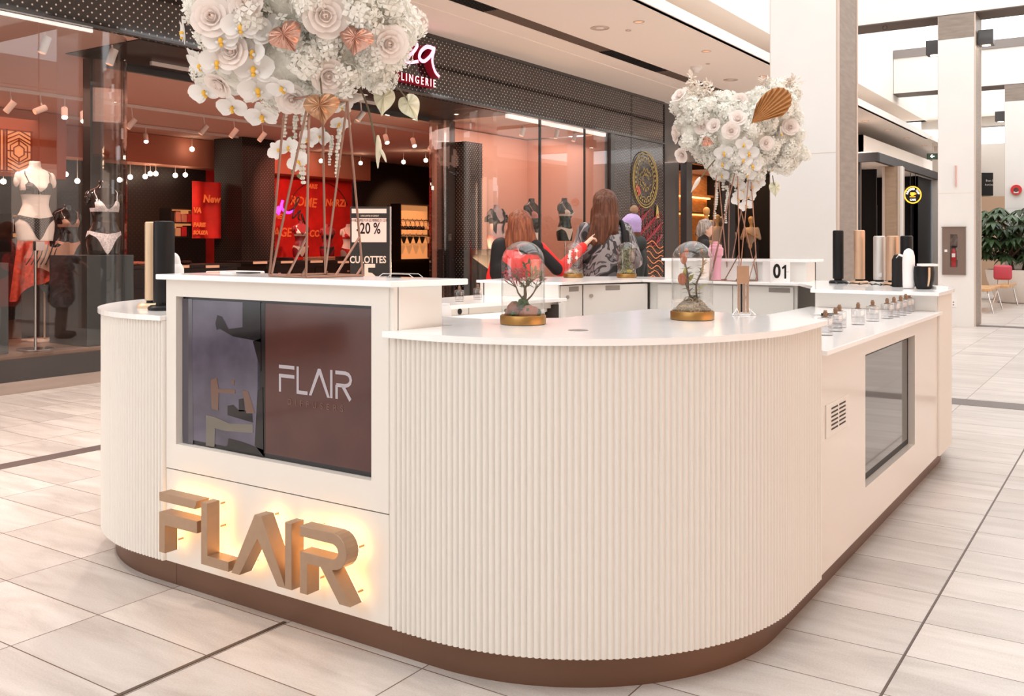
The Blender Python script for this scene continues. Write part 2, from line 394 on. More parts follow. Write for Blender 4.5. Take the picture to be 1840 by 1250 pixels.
M['copperlens'] = mat('copper_lens', (.75, .36, .22), .4, emit=(1, .45, .25), es=.8)
for px, py, r, lb in rl:
    x, y = onz(px, py, 4.2); ring_light(0, x, y, r, 'trim', 'copperlens', lb)
for px, py, r, nm, lb in ((1078, 50, .13, 'ceiling_speaker', 'large round flush ceiling speaker above the shop fascia'), (1313, 143, .13, 'ceiling_speaker', 'round flush ceiling speaker above the far flower arrangement'),
                      (1129, 54, .04, 'sprinkler_cover', 'small round sprinkler cover beside the large ceiling speaker'), (1272, 114, .035, 'sprinkler_cover', 'small round sprinkler cover beside the conical ceiling sensor')):
    x, y = onz(px, py, 4.2)
    t = thing(nm, lb, 'ceiling fitting', (x, y, 4.2))
    MB().lathe([(r, 0), (r, -.008), (r * .9, -.012), (r * .88, -.004)], (x, y, 4.2)).build('rim', 'trim', t)
    MB().lathe([(r * .87, -.003), (.0001, -.005)], (x, y, 4.2)).build('cover', 'ceil', t)
x, y = onz(1251, 120, 4.2)
t = thing('ceiling_sensor', 'white conical sensor hanging under the tan ceiling', 'sensor', (x, y, 4.2))
MB().lathe([(.10, 0), (.10, -.03), (.05, -.07), (.045, -.1), (.0001, -.11)], (x, y, 4.2)).build('housing', 'white', t, smooth=40)

# ------------------------------------------------------------------ the kiosk
W0, W1 = 1.022, 1.042        # worktop slab
def arc(cx, cy, r, a0, a1, n):
    return [(cx + r * cos(math.radians(a0 + (a1 - a0) * k / n)), cy + r * sin(math.radians(a0 + (a1 - a0) * k / n))) for k in range(n + 1)]
def path_samples(pts, step):
    """equal steps along a polyline: point and outward normal (right-hand side of travel)"""
    P = [Vector((*p, 0)) for p in pts]; out = []; L = [0]
    for a, b_ in zip(P, P[1:]): L.append(L[-1] + (b_ - a).length)
    n = max(2, round(L[-1] / step)); j = 0
    for k in range(n + 1):
        s = L[-1] * k / n
        while j < len(P) - 2 and s > L[j + 1]: j += 1
        t = (s - L[j]) / max(1e-9, L[j + 1] - L[j]); p = P[j].lerp(P[j + 1], t); d = (P[j + 1] - P[j]).normalized()
        out.append((p, Vector((d.y, -d.x, 0))))
    return out, L[-1]
def fluted(pts, z0, z1, rib=.0195, dep=.0125, seg=6, back=.03):
    sm, L = path_samples(pts, rib / seg); ns = round(L / rib); n = len(sm) - 1
    out = []; inn = []
    for k, (p, nn) in enumerate(sm):
        u = (k / n * ns) % 1.0
        h = math.sqrt(max(0, 1 - (2 * u - 1) ** 2))
        out.append(p + nn * (dep * h)); inn.append(p - nn * back)
    m = len(out); vs = []
    for z, A in ((z0, out), (z1, out), (z0, inn), (z1, inn)): vs += [(q.x, q.y, z) for q in A]
    fs = []
    for k in range(m - 1):
        fs += [(k, k + 1, m + k + 1, m + k), (2 * m + k + 1, 2 * m + k, 3 * m + k, 3 * m + k + 1), (k + 1, k, 2 * m + k, 2 * m + k + 1), (m + k, m + k + 1, 3 * m + k + 1, 3 * m + k)]
    fs += [(0, m, 3 * m, 2 * m), (m - 1, 3 * m - 1, 4 * m - 1, 2 * m - 1)]
    return MB().add(vs, fs)
def ribbon(pts, z0, z1, off=0.0, back=.03):
    sm, L = path_samples(pts, .03)
    out = [p + n * off for p, n in sm]; inn = [p + n * (off - back) for p, n in sm]
    poly = [(q.x, q.y) for q in out] + [(q.x, q.y) for q in inn[::-1]]
    m = len(out); vs = [(q.x, q.y, z0) for q in out] + [(q.x, q.y, z1) for q in out] + [(q.x, q.y, z0) for q in inn] + [(q.x, q.y, z1) for q in inn]
    fs = []
    for k in range(m - 1):
        fs += [(k, k + 1, m + k + 1, m + k), (2 * m + k + 1, 2 * m + k, 3 * m + k, 3 * m + k + 1), (k + 1, k, 2 * m + k, 2 * m + k + 1), (m + k, m + k + 1, 3 * m + k + 1, 3 * m + k)]
    fs += [(0, m, 3 * m, 2 * m), (m - 1, 3 * m - 1, 4 * m - 1, 2 * m - 1)]
    return MB().add(vs, fs)
def slab(poly, z0, z1, bev=.003):
    bm = bmesh.new(); a = sum(poly[i][0] * poly[(i + 1) % len(poly)][1] - poly[(i + 1) % len(poly)][0] * poly[i][1] for i in range(len(poly)))
    if a < 0: poly = poly[::-1]
    lo = [bm.verts.new((*p, z0)) for p in poly]; hi = [bm.verts.new((*p, z1)) for p in poly]; n = len(poly)
    bm.faces.new(lo[::-1]); bm.faces.new(hi)
    for i in range(n): bm.faces.new((lo[i], lo[(i + 1) % n], hi[(i + 1) % n], hi[i]))
    ed = [e for e in bm.edges if abs(e.verts[0].co.z - e.verts[1].co.z) < 1e-6]
    bmesh.ops.bevel(bm, geom=ed, offset=bev, segments=2, affect='EDGES', profile=.5)
    return MB().bm(bm)

KX0, KX1, KY0, KY1, KR = -4.111, -.978, 2.261, 6.988, .854
cFR = (-1.832, 3.115); cFL = (-3.257, 3.115); cBR = (-1.832, 6.134); cBL = (-3.257, 6.134)
PZ = .108
def front(cx_panel_x0=0): pass

# -- front left, fluted
t = thing('curved_counter', 'fluted cream counter end curving round left of the screen', 'counter', (-3.6, 2.9, 0), 'curved fluted kiosk counters')
pL = [(KX0, 3.45)] + arc(*cFL, KR, 180, 270, 24) + [(-3.106, KY0)]
fluted(pL, PZ, W0).build('fluted_panel', 'cream', t, smooth=50)
ribbon([(p[0], p[1]) for p in pL], 0, PZ, off=-.048).build('plinth', 'plinth', t, smooth=40)
o1 = arc(*cFL, KR + .025, 180, 270, 24)
slab([(KX0 - .025, 3.42)] + o1 + [(-3.108, KY0 - .025), (-3.108, 2.80), (-3.35, 2.95), (-3.56, 3.30), (-3.56, 3.42)], W0, W1).build('worktop', 'quartz', t)
MB().box(-4.06, -3.60, 3.41, 3.43, .15, W0 - .002).build('end_panel', 'cream_in', t)

# -- tall display counter with the big screen
t = thing('display_counter', 'tall cream counter section with a big screen above glowing letters', 'counter', (-2.55, 2.4, 0))
PXa, PXb = -3.104, -1.984
b = MB(); y0, y1 = KY0, KY0 + .03
sx0, sx1, sz0, sz1 = -3.045, -2.057, .558, 1.117
b.box(PXa, PXb, y0, y1, .463, sz0); b.box(PXa, PXb, y0, y1, sz1, 1.18); b.box(PXa, sx0, y0, y1, sz0, sz1); b.box(sx1, PXb, y0, y1, sz0, sz1)
for (a0, a1, c0, c1) in ((sx0 - .012, sx0, sz0, sz1), (sx1, sx1 + .012, sz0, sz1)): b.box(a0, a1, y1, y1 + .03, c0, c1)
b.box(sx0, sx1, y1, y1 + .03, sz0 - .012, sz0); b.box(sx0, sx1, y1, y1 + .03, sz1, sz1 + .012)
b.build('screen_surround', 'cream', t)
MB().box(PXa, PXb, y0 + .001, y1, PZ, .459).build('lower_panel', 'cream', t)
MB().box(PXa + .001, PXb - .001, y0 + .006, y1 + .01, .459, .4635).build('panel_gap', 'gap', t)
MB().box(PXa, -1.9642, y0 + .048, y0 + .078, 0, PZ).build('plinth', 'plinth', t)
b = MB().box(-1.984, -1.966, KY0 + .004, KY0 + .022, PZ, 1.18)
b.box(-1.986, -1.965, KY0 + .028, 2.50, .15, 1.18); b.box(PXa, PXa + .02, KY0 + .03, 2.50, PZ, 1.18); b.box(PXa, -1.966, 2.49, 2.51, .15, 1.18)
b.build('side_panel', 'cream', t)
MB().box(-1.984, -1.9835, KY0 + .0225, KY0 + .0275, PZ, 1.18).build('side_gap', 'gap', t)
slab([(-3.135, 2.237), (-1.955, 2.237), (-1.875, 2.535), (-3.135, 2.535)], 1.18, 1.2).build('worktop', 'quartz', t)
scr = thing('display_screen', 'wide black screen in the tall counter showing the shop name on brown', 'screen', (-2.55, 2.31, .83))
MB().box(sx0 + .002, sx1 - .002, 2.292, 2.318, sz0 + .002, sz1 - .002).build('bezel', mat('bezel_black', (.01, .009, .012), .3), scr)
def screenmat(name, col, es, var=.35):
    m = mat(name, (.012, .010, .010), .08, spec=.3, coat=.06); nt = m.node_tree; bs = nt.nodes['Principled BSDF']
    tc = nt.nodes.new('ShaderNodeTexCoord'); n = nt.nodes.new('ShaderNodeTexNoise'); n.inputs['Scale'].default_value = 5; n.inputs['Detail'].default_value = 6
    nt.links.new(tc.outputs['Object'], n.inputs['Vector']); r = nt.nodes.new('ShaderNodeValToRGB')
    r.color_ramp.elements[0].position = .35; r.color_ramp.elements[1].position = .65
    r.color_ramp.elements[0].color = (*[c * (1 - var) for c in col], 1); r.color_ramp.elements[1].color = (*col, 1)
    nt.links.new(n.outputs['Fac'], r.inputs[0]); nt.links.new(r.outputs[0], bs.inputs['Emission Color']); bs.inputs['Emission Strength'].default_value = es
    return m
ys = 2.290
M['scr_l'] = screenmat('screen_picture', (.105, .085, .115), 1.0, .5); M['scr_r'] = screenmat('screen_brown', (.075, .020, .014), 1.0, .25)
M['scr_d'] = mat('screen_dark', (.010, .008, .009), .08, spec=.3, coat=.06); M['scr_w'] = mat('screen_tan', (.03, .02, .015), .1, emit=(.12, .05, .03), es=.8)
M['scr_c'] = mat('screen_cream', (.03, .03, .02), .1, emit=(.13, .10, .08), es=.8)
M['scr_t'] = mat('screen_letters', (.05, .05, .05), .1, emit=(.33, .27, .28), es=1.0)
MB().box(-3.035, -2.90, ys, ys + .001, .575, 1.105).box(-2.90, -2.615, ys, ys + .001, .575, 1.105).build('picture', 'scr_l', scr)
MB().box(-2.585, -2.066, ys, ys + .001, .575, 1.105).build('brown_half', 'scr_r', scr)
MB().box(-2.625, -2.586, ys, ys + .001, .575, 1.105).build('dark_strip', 'scr_d', scr)
yy = ys - .0012
def sx(px): 
    d = _F + _R * ((px - 920) / 1697.0); return d.x * (2.29 / d.y)
def spt(px, py):
    d = _F + _R * ((px - 920) / 1697.0); k = 2.2885 / d.y; return (d.x * k, 1.32 + (435.7 - py) / 1697.0 * k)
def spoly(pts): return [spt(150 + a / 2.975, 480 + b_ / 2.975) for a, b_ in pts]
b = MB()
for q in ([(500, 165), (580, 170), (585, 960), (530, 945)],): b.prism(spoly(q), yy, yy + .0005, axis='Y')
b.build('dark_picture_edge', mat('screen_shade', (.02, .02, .02), .1, emit=(.055, .045, .055), es=1), scr)
b = MB()
for q in ([(705, 300), (715, 255), (740, 265), (775, 330), (850, 320), (850, 180), (945, 185), (948, 400), (905, 390), (800, 370), (730, 330), (712, 335)],
          [(905, 395), (948, 380), (948, 560)], [(930, 660), (958, 640), (962, 1010), (915, 950)],
          [(775, 915), (840, 930), (962, 975), (962, 1015), (745, 972), (770, 950)], [(770, 740), (800, 735), (825, 760), (900, 770), (905, 830), (770, 790)], [(830, 705), (855, 700), (862, 770), (830, 770)]):
    b.prism(spoly(q), yy - .0004, yy + .0001, axis='Y')
b.build('dark_figure', 'scr_d', scr)
b = MB()
for q in ([(680, 605), (712, 590), (722, 650), (810, 655), (810, 675), (722, 670), (720, 765), (685, 755)], [(790, 600), (806, 603), (804, 635), (790, 612)], [(850, 655), (880, 665), (915, 780), (870, 780)]):
    b.prism(spoly(q), yy - .0005, yy + .0001, axis='Y')
b.build('tan_shape', 'scr_w', scr)
b = MB()
for q in ([(655, 790), (700, 800), (780, 835), (905, 840), (905, 885), (760, 875), (702, 860), (700, 960), (655, 955)],):
    b.prism(spoly(q), yy - .0005, yy + .0001, axis='Y')
b.build('cream_chair', 'scr_c', scr)

def stroke(pts, wd):
    """polyline stroke as a flat outline (mitred)"""
    P = [Vector((p[0], p[1])) for p in pts]; Lf = []; Rt = []
    for i, p in enumerate(P):
        d0 = (P[i] - P[i - 1]).normalized() if i else (P[1] - P[0]).normalized(); d1 = (P[i + 1] - P[i]).normalized() if i < len(P) - 1 else d0
        n0 = Vector((-d0.y, d0.x)); n1 = Vector((-d1.y, d1.x)); n = (n0 + n1).normalized(); k = wd / 2 / max(.35, n.dot(n0))
        Lf.append(tuple(p + n * k)); Rt.append(tuple(p - n * k))
    return Lf + Rt[::-1]
# letter strokes in a unit box: height 1, x measured from each letter's left edge
LET = {
 'F1': ([(0, .935), (.95, .935)], .13), 'F2': ([(.065, 0), (.065, .60), (.95, .60)], .13),
 'L': ([(.07, 1.0), (.07, .065), (.66, .065)], .13),
 'A': ([(.05, 0), (.60, 1.0), (.68, 1.0), (1.22, 0)], .145),
 'I': ([(.065, 0), (.065, 1.0)], .13),
 'R': ([(0, .935), (.56, .935), (.72, .90), (.82, .82), (.86, .71), (.82, .60), (.72, .53), (.56, .49), (.05, .49)], .13),
 'R1': ([(.065, 0), (.065, .49)], .13), 'R2': ([(.40, .49), (.84, 0)], .145)}
def letters(x0, z0, h, yfront, depth):
    """returns [(name, polygons)] of the five letters on the plane of the panel"""
    out = []
    for nm, keys, dx in (('F', ('F1', 'F2'), 0), ('L', ('L',), 1.08), ('A', ('A',), 1.82), ('I', ('I',), 3.06), ('R', ('R', 'R1', 'R2'), 3.36)):
        pp = [[(0, 0), (.15, 0), (.61, .80), (1.07, 0), (1.22, 0), (.69, 1), (.53, 1)]] if nm == 'A' else [stroke(*LET[k]) for k in keys]
        out.append((nm, [[(x0 + (dx + p[0]) * h, z0 + p[1] * h) for p in q] for q in pp]))
    return out
# name on the screen
b = MB()
x0s, zb = spt(150 + 1045 / 2.975, 480 + 650 / 2.975)[0], .800
for nm, ps in letters(x0s, zb, .094, 0, 0):
    for p in ps: b.prism([(x0s + (q[0] - x0s) * .86, q[1]) for q in p], yy - .0006, yy, axis='Y')
b.build('screen_lettering', 'scr_t', scr)
MB().text('D  I  F  F  U  S  E  R  S', .030, lambda x, y, z: (x0s + .175 + x, yy - .0002 - z * .1, .768 + y), .0005, sx=.97).build('small_lettering', 'scr_w', scr)

# -- glowing metal letters on the lower panel
sg = thing('letter_sign', 'bronze raised letters spelling the shop name with warm glow behind', 'sign', (-2.5, 2.2, .3))
YF, YD = 2.170, .055
def lpt(px, py):
    d = _F + _R * ((180 + px / 3.407 - 920) / 1697.0); k = YF / d.y; return (d.x * k, 1.32 + (435.7 - 840 - py / 3.407) / 1697.0 * k)
def lp(pts): return [lpt(*p) for p in pts]
zt, zb_ = .399, .180
def rect(x0, x1, z0, z1): return [(x0, z0), (x1, z0), (x1, z1), (x0, z1)]
T = .034
xF, xL, xA, xI, xR = -3.022, -2.783, -2.622, -2.356, -2.286
def arcp(cx, cz, r, a0, a1, n=10): return [(cx + r * cos(math.radians(a0 + (a1 - a0) * k / n)), cz + r * sin(math.radians(a0 + (a1 - a0) * k / n))) for k in range(n + 1)]
LP = {
 'F': [[(xF, zt), (xF + .217, zt), (xF + .205, zt - T * .9), (xF + .002, zt - T * .9)],
       [(xF, zb_), (xF + T, zb_), (xF + T, zt - .115), (xF + .217, zt - .115), (xF + .217, zt - .072), (xF, zt - .072)]],
 'L': [[(xL, zb_), (xL + .146, zb_), (xL + .146, zb_ + T), (xL + T, zb_ + T), (xL + T, zt), (xL, zt)]],
 'A': [[(xA, zb_), (xA + .042, zb_), (xA + .133, zt - .075), (xA + .230, zb_), (xA + .270, zb_), (xA + .152, zt), (xA + .118, zt)]],
 'I': [[(xI, zb_), (xI + T - .002, zb_), (xI + T - .002, zt), (xI, zt)]],
 'R': [[(xR, zt), (xR + .150, zt)] + arcp(xR + .150, zt - .058, .058, 90, -90) + [(xR + .143, zt - .116), (xR + .222, zb_), (xR + .176, zb_), (xR + .095, zt - .116), (xR + T, zt - .116), (xR + T, zb_), (xR, zb_), (xR, zt - .083), (xR + .148, zt - .083)] + arcp(xR + .148, zt - .0585, .0245, -90, 90) + [(xR, zt - .034)]],
}
pinp = {'F': [(.06, .380), (.17, .380), (.018, .21), (.15, .305)], 'L': [(.015, .38), (.02, .30), (.12, .197)], 'A': [(.135, .385), (.03, .205), (.24, .205)], 'I': [(.015, .37), (.015, .21)], 'R': [(.02, .385), (.195, .345), (.017, .21), (.19, .20), (.13, .292)]}
xo = {'F': xF, 'L': xL, 'A': xA, 'I': xI, 'R': xR}
for nm, ps in LP.items():
    bm = bmesh.new()
    for p in ps:
        a = sum(p[i][0] * p[(i + 1) % len(p)][1] - p[(i + 1) % len(p)][0] * p[i][1] for i in range(len(p)))
        if a < 0: p = p[::-1]
        n = len(p); fr = [bm.verts.new((q[0], YF, q[1])) for q in p]; bk = [bm.verts.new((q[0], YF + YD, q[1])) for q in p]
        bm.faces.new(fr); bm.faces.new(bk[::-1])
        for i in range(n): bm.faces.new((fr[(i + 1) % n], fr[i], bk[i], bk[(i + 1) % n]))
    bmesh.ops.bevel(bm, geom=[e for e in bm.edges if abs(e.verts[0].co.y - YF) < 1e-6 and abs(e.verts[1].co.y - YF) < 1e-6], offset=.0012, segments=1, affect='EDGES')
    lo = MB().bm(bm).build('letter', 'bronze', sg)
    # lit back plate, a little smaller than the letter
    lb = MB()
    for p in ps:
        cx = sum(q[0] for q in p) / len(p)
        lb.prism([(q[0], q[1]) for q in p], YF + YD + .0005, YF + YD + .002, axis='Y')
    lb.build('backlight', 'led', lo)
    for dx, z in pinp[nm]: MB().tube([(xo[nm] + dx, YF + YD, z), (xo[nm] + dx, KY0 + .0005, z)], .0035, 8).build('standoff_pin', 'bronze', lo)

# -- front right, fluted curve
t = thing('curved_counter', 'big fluted cream counter curving round the near right corner', 'counter', (-1.5, 2.9, 0), 'curved fluted kiosk counters')
pR = [(-1.964, KY0)] + arc(*cFR, KR, 270, 360, 30) + [(KX1, 3.452)]
fluted(pR, PZ, W0).build('fluted_panel', 'cream', t, smooth=50)
ribbon(pR, 0, PZ, off=-.048).build('plinth', 'plinth', t, smooth=40)
o1 = arc(*cFR, KR + .030, 270, 360, 40)
slab([(-1.985, KY0 - .030)] + o1 + [(KX1 + .030, 3.455), (-1.06, 3.53), (-1.60, 3.64), (-1.73, 3.60), (-1.79, 3.0), (-2.0, 2.80), (-2.6, 2.80), (-2.6, 2.53), (-1.93, 2.53), (-1.962, 2.30)], W0, W1).build('worktop', 'quartz', t)
b = MB().box(-1.75, -1.02, 3.45, 3.47, .12, W0 - .001)
b.build('end_panel', 'cream_in', t)
MB().lathe([(.032, 0), (.032, .0012), (.0001, .0012)], (-1.49, 2.60, W1), 24).build('cable_grommet', mat('grommet_grey', (.30, .28, .27), .35, metal=.5), t)

# -- right straight low counter with side screen
t = thing('display_counter', 'low cream side counter with a screen facing the walkway', 'counter', (-1.3, 4.6, 0))
b = MB(); x1_, x0_ = KX1, KX1 - .03
ry0, ry1, rz0, rz1 = 4.135, 5.165, .287, .847
b.box(x0_, x1_, 3.456, 5.80, PZ, rz0); b.box(x0_, x1_, 3.456, 5.80, rz1, .908); b.box(x0_, x1_, 3.456, ry0, rz0, rz1); b.box(x0_, x1_, ry1, 5.80, rz0, rz1)
b.box(x0_ - .03, x0_, ry1, ry1 + .012, rz0, rz1); b.box(x0_ - .03, x0_, ry0, ry1, rz0 - .012, rz0); b.box(x0_ - .03, x0_, ry0 - .012, ry0, rz0, rz1); b.box(x0_ - .03, x0_, ry0, ry1, rz1, rz1 + .012)
b.build('screen_surround', mat('cream_gloss', (.76, .70, .64), .16, spec=.5, coat=.2), t)
MB().box(x0_ - .02, x1_ - .048, 3.4522, 5.80, 0, PZ).build('plinth', 'plinth', t)
slab([(KX1 + .025, 3.47), (KX1 + .025, 5.82), (-1.70, 5.82), (-1.70, 3.66), (-1.06, 3.53), (-1.03, 3.47)], .910, .930).build('worktop', 'quartz', t)
MB().box(-1.66, -1.64, 3.66, 5.80, .12, .909).build('inner_panel', 'cream_in', t)
b = MB().box(KX1 + .0005, KX1 + .004, 3.534, 3.842, .596, .720)
v = b.build('vent_plate', 'cream', t)
b = MB()
for r_ in range(6):
    for c_ in range(2): b.box(KX1 + .0042, KX1 + .005, 3.60 + c_ * .11, 3.69 + c_ * .11, .618 + r_ * .0155, .6245 + r_ * .0155)
b.build('vent_slots', 'gap', v)
scr2 = thing('display_screen', 'grey switched off screen in the side of the low counter', 'screen', (-1.02, 4.65, .56))
MB().box(-1.03, -1.010, ry0 + .002, ry1 - .002, rz0 + .002, rz1 - .002).build('bezel', mat('bezel_black2', (.010, .009, .010), .5, spec=.3), scr2)
MB().box(-1.0097, -1.009, ry0 + .02, ry1 - .035, rz0 + .03, rz1 - .02).build('screen_glass', mat('grey_glass', (.05, .047, .047), .06, spec=.8, coat=.45), scr2)

# -- back right, fluted
t = thing('curved_counter', 'cream counter end curving round the far right corner behind the perfume bottles', 'counter', (-1.5, 6.3, 0), 'curved fluted kiosk counters')
pB = [(KX1, 5.803)] + arc(*cBR, KR, 0, 90, 24) + [(-1.964, KY1)]
fluted(pB, PZ, W0).build('fluted_panel', 'cream', t, smooth=50)
ribbon(pB, 0, PZ, off=-.048).build('plinth', 'plinth', t, smooth=40)
slab([(KX1 + .028, 5.68)] + arc(*cBR, KR + .028, 0, 90, 30) + [(-1.93, KY1 + .028), (-1.93, 6.49), (-1.97, 6.48), (-1.76, 6.08), (-1.66, 5.68)], W0, W1).build('worktop', 'quartz', t)
b = MB().box(-1.64, KX1 - .002, 5.78, 5.80, .931, W0 - .001); b.box(-1.66, -1.64, 5.78, 6.08, .12, W0 - .001)
b.build('end_panel', 'cream_in', t)

# -- back straight counter with raised ledge and doors
t = thing('back_counter', 'far white counter with grey doors, locks and a raised ledge', 'counter', (-2.5, 6.7, 0))
slab([(-1.932, KY1 + .028), (-3.15, KY1 + .028), (-3.15, 6.47), (-1.97, 6.48), (-1.932, 6.49)], W0, W1).build('worktop', 'quartz', t)
MB().box(-3.12, -1.964, KY1 - .03, KY1, PZ, W0).build('back_panel', 'cream', t)
MB().box(-3.12, -1.964, KY1 - .078, KY1 - .048, 0, PZ).build('plinth', 'plinth', t)
b = MB().box(-3.09, -2.0, 6.74, 6.76, W1, 1.18); b.box(-3.09, -3.07, 6.76, 6.98, W1, 1.18); b.box(-2.02, -2.0, 6.76, 6.98, W1, 1.18); b.box(-3.09, -2.0, 6.96, 6.98, W1, 1.18)
b.build('ledge_box', 'cream_in', t)
slab([(-3.10, 6.70), (-1.955, 6.70), (-1.955, 7.02), (-3.10, 7.02)], 1.18, 1.2).build('ledge_top', 'quartz', t)
lock = mat('lock_metal', (.45, .43, .41), .3, metal=.8); grip = mat('recess_grey', (.30, .27, .25), .5)
def door(x0, x1, y, par, lockx=None, gx=None):
    d = MB().box(x0 + .003, x1 - .003, y, y + .018, .14, W0 - .012).build('door', 'cream_in', par)
    if gx: MB().box(gx - .075, gx + .075, y - .003, y - .0005, W0 - .05, W0 - .018).build('recessed_grip', grip, d)
    if lockx: MB().tube([(lockx, y - .012, .93), (lockx, y, .93)], .013, 14).build('lock', lock, d)
door(-3.05, -2.72, 6.52, t); door(-2.70, -2.46, 6.52, t); door(-2.46, -2.02, 6.52, t, -2.37, -2.12)
MB().box(-3.12, -2.0, 6.54, 6.56, .12, W0 - .002).build('carcass', 'cream_in', t)
# -- back left
t = thing('curved_counter', 'far left counter corner carrying two small glass cloches', 'counter', (-3.6, 6.4, 0), 'curved fluted kiosk counters')
pK = [(-3.122, KY1)] + arc(*cBL, KR, 90, 180, 20) + [(KX0, 5.72)]
fluted(pK, PZ, W0).build('fluted_panel', 'cream', t, smooth=50)
ribbon(pK, 0, PZ, off=-.048).build('plinth', 'plinth', t, smooth=40)
slab([(-3.152, KY1 + .028)] + arc(*cBL, KR + .028, 90, 180, 24) + [(KX0 - .028, 5.70), (-3.40, 5.70), (-3.38, 6.0), (-3.152, 6.46)], W0, W1).build('worktop', 'quartz', t)
MB().box(-4.09, -3.44, 5.72, 5.74, .12, W0 - .001).build('end_panel', 'cream_in', t)
def doorq(p, q, par, lockt=None, gt=None):
    p = Vector((*p, 0)); q = Vector((*q, 0)); d = (q - p).normalized(); n = Vector((d.y, -d.x, 0)); th = .018
    P = [p + d * .003, q - d * .003, q - d * .003 - n * th, p + d * .003 - n * th]
    dr = MB().prism([(v.x, v.y) for v in P], .14, W0 - .012).build('door', 'cream_in', par)
    def rel(t, w_, z0, z1, o0, o1): 
        a = p.lerp(q, t); A = [a - d * w_ + n * o0, a + d * w_ + n * o0, a + d * w_ + n * o1, a - d * w_ + n * o1]
        return MB().prism([(v.x, v.y) for v in A], z0, z1)
    if gt: rel(gt, .06, W0 - .055, W0 - .02, .0005, .003).build('recessed_grip', grip, dr)
    if lockt:
        a = p.lerp(q, lockt); MB().tube([tuple(a + Vector((0, 0, .93))), tuple(a + n * .012 + Vector((0, 0, .93)))], .013, 14).build('lock', lock, dr)
doorq((-3.44, 5.75), (-3.42, 6.03), t, .3, .6)
doorq((-3.42, 6.04), (-3.12, 6.50), t, .12, .45)
# -- left straight low counter
t = thing('low_counter', 'low white shelf counter on the left side carrying clear bottles', 'counter', (-3.9, 4.6, 0))
MB().box(KX0, KX0 + .03, 3.452, 5.72, PZ, .909).build('side_panel', 'cream', t)
MB().box(KX0 + .048, KX0 + .078, 3.45, 5.72, 0, PZ).build('plinth', 'plinth', t)
slab([(KX0 - .025, 3.44), (-3.62, 3.44), (-3.60, 4.2), (-3.57, 4.87), (-3.38, 5.74), (KX0 - .025, 5.74)], .905, .930).build('worktop', 'quartz', t)
b = MB().prism([(-3.66, 3.45), (-3.64, 3.45), (-3.60, 4.87), (-3.62, 4.87)], .862, .904); b.prism([(-3.60, 4.88), (-3.62, 4.88), (-3.46, 5.70), (-3.44, 5.70)], .862, .904)
b.build('ledge_face', 'cream_in', t)
MB().tube([(-3.607, 4.78, .884), (-3.597, 4.78, .884)], .019, 16).build('cable_hole', 'black', t)
MB().prism([(-3.66, 3.45), (-3.22, 3.45), (-3.22, 4.7), (-3.44, 5.55), (-3.47, 5.62), (-3.61, 4.87)], .840, .861).build('desk_top', 'cream_in', t)
b = MB().box(-3.70, -3.66, 3.46, 5.7, .12, .84); b.prism([(-3.26, 3.5), (-3.24, 3.5), (-3.24, 4.7), (-3.26, 4.7)], .12, .839)
b.build('desk_side', 'cream_in', t)
MB().box(-3.50, -3.385, 5.64, 5.70, .78, .885).build('compartment_shade', 'gap', t)  # solid dark block; its colour stands in for shade inside the opening
MB().box(-3.52, -3.365, 5.635, 5.70, .765, .779).box(-3.384, -3.365, 5.635, 5.70, .779, .90).build('compartment_frame', 'cream_in', t)

# ------------------------------------------------------------------ lingerie shop front (plane X = -8.2)
SX = -8.2
M['dots'] = dots('perforated_black', (.013, .011, .011), (.66, .57, .54), .088, .0088, .10, .7)
M['dotsfine'] = dots('perforated_black_fine', (.02, .015, .015), (.38, .32, .30), .062, .0085, .22, .3)
M['dotscol'] = dots('perforated_column', (.009, .006, .006), (.10, .075, .065), .072, .010, .6, 0)
M['dotsin'] = dots('perforated_inside', (.012, .008, .008), (.05, .014, .010), .10, .014, .6, .0)
b = MB().box(SX - .12, SX, -4, 4.2, 3.35, 4.19); b.box(SX - .12, SX, 4.212, 17.84, 3.35, 4.19)
fs = struct('wall_fascia', b, 'dots')
MB().box(SX - .02, SX + .03, -4, 17.84, 3.335, 3.36).build('lower_edge', 'darkpost', fs)
MB().box(SX - .02, SX + .02, -4, 17.84, 4.15, 4.2).build('upper_edge', 'dark', fs)
b = MB().box(SX - .12, SX, 15.62, 17.84, 0, 3.334); b.box(SX - .01, SX + .004, 16.36, 16.40, 0, 4.15, 0)
pn = struct('wall_fascia_side', b, 'dotsfine')
MB().box(SX, SX + .006, 16.35, 16.385, 0, 4.15).build('panel_joint', 'dark', pn)
MB().box(SX - .15, SX + .02, 17.84, 18.55, 0, 4.19).box(SX - .1, SX + .03, 15.47, 15.62, .0, 3.33).build('corner_post', 'darkpost', pn)
struct('trim_3', MB().box(SX - .05, SX + .012, -4, 6.05, 0, .105), 'basestone')
struct('wall_window_base', MB().box(SX - .06, SX, -4, 5.75, .105, .30), 'dark')
struct('wall_soffit', MB().box(-9.62, SX - .12, 5.75, 12.4, 3.34, 3.5), mat('soffit_black', (.02, .014, .013), .4))
t = thing('recessed_downlight', 'small bright downlight in the black soffit left of the white flowers', 'ceiling light', (-8.9, 6.6, 3.34), 'recessed ceiling downlights')
x, y = onz(346, 110, 3.34); t.location = (x, y, 3.34)
MB().lathe([(.05, 0), (.05, -.004), (.035, -.005), (.034, 0)], (x, y, 3.34)).build('trim_ring', 'trim', t); MB().lathe([(.034, -.001), (.0001, -.002)], (x, y, 3.34)).build('lens', 'lamp', t)
x, y = onz(820, 205, 3.34)
t = thing('recessed_downlight', 'small bright downlight in the black soffit near the second window', 'ceiling light', (x, y, 3.34), 'recessed ceiling downlights')
MB().lathe([(.05, 0), (.05, -.004), (.035, -.005), (.034, 0)], (x, y, 3.34)).build('trim_ring', 'trim', t); MB().lathe([(.034, -.001), (.0001, -.002)], (x, y, 3.34)).build('lens', 'lamp', t)

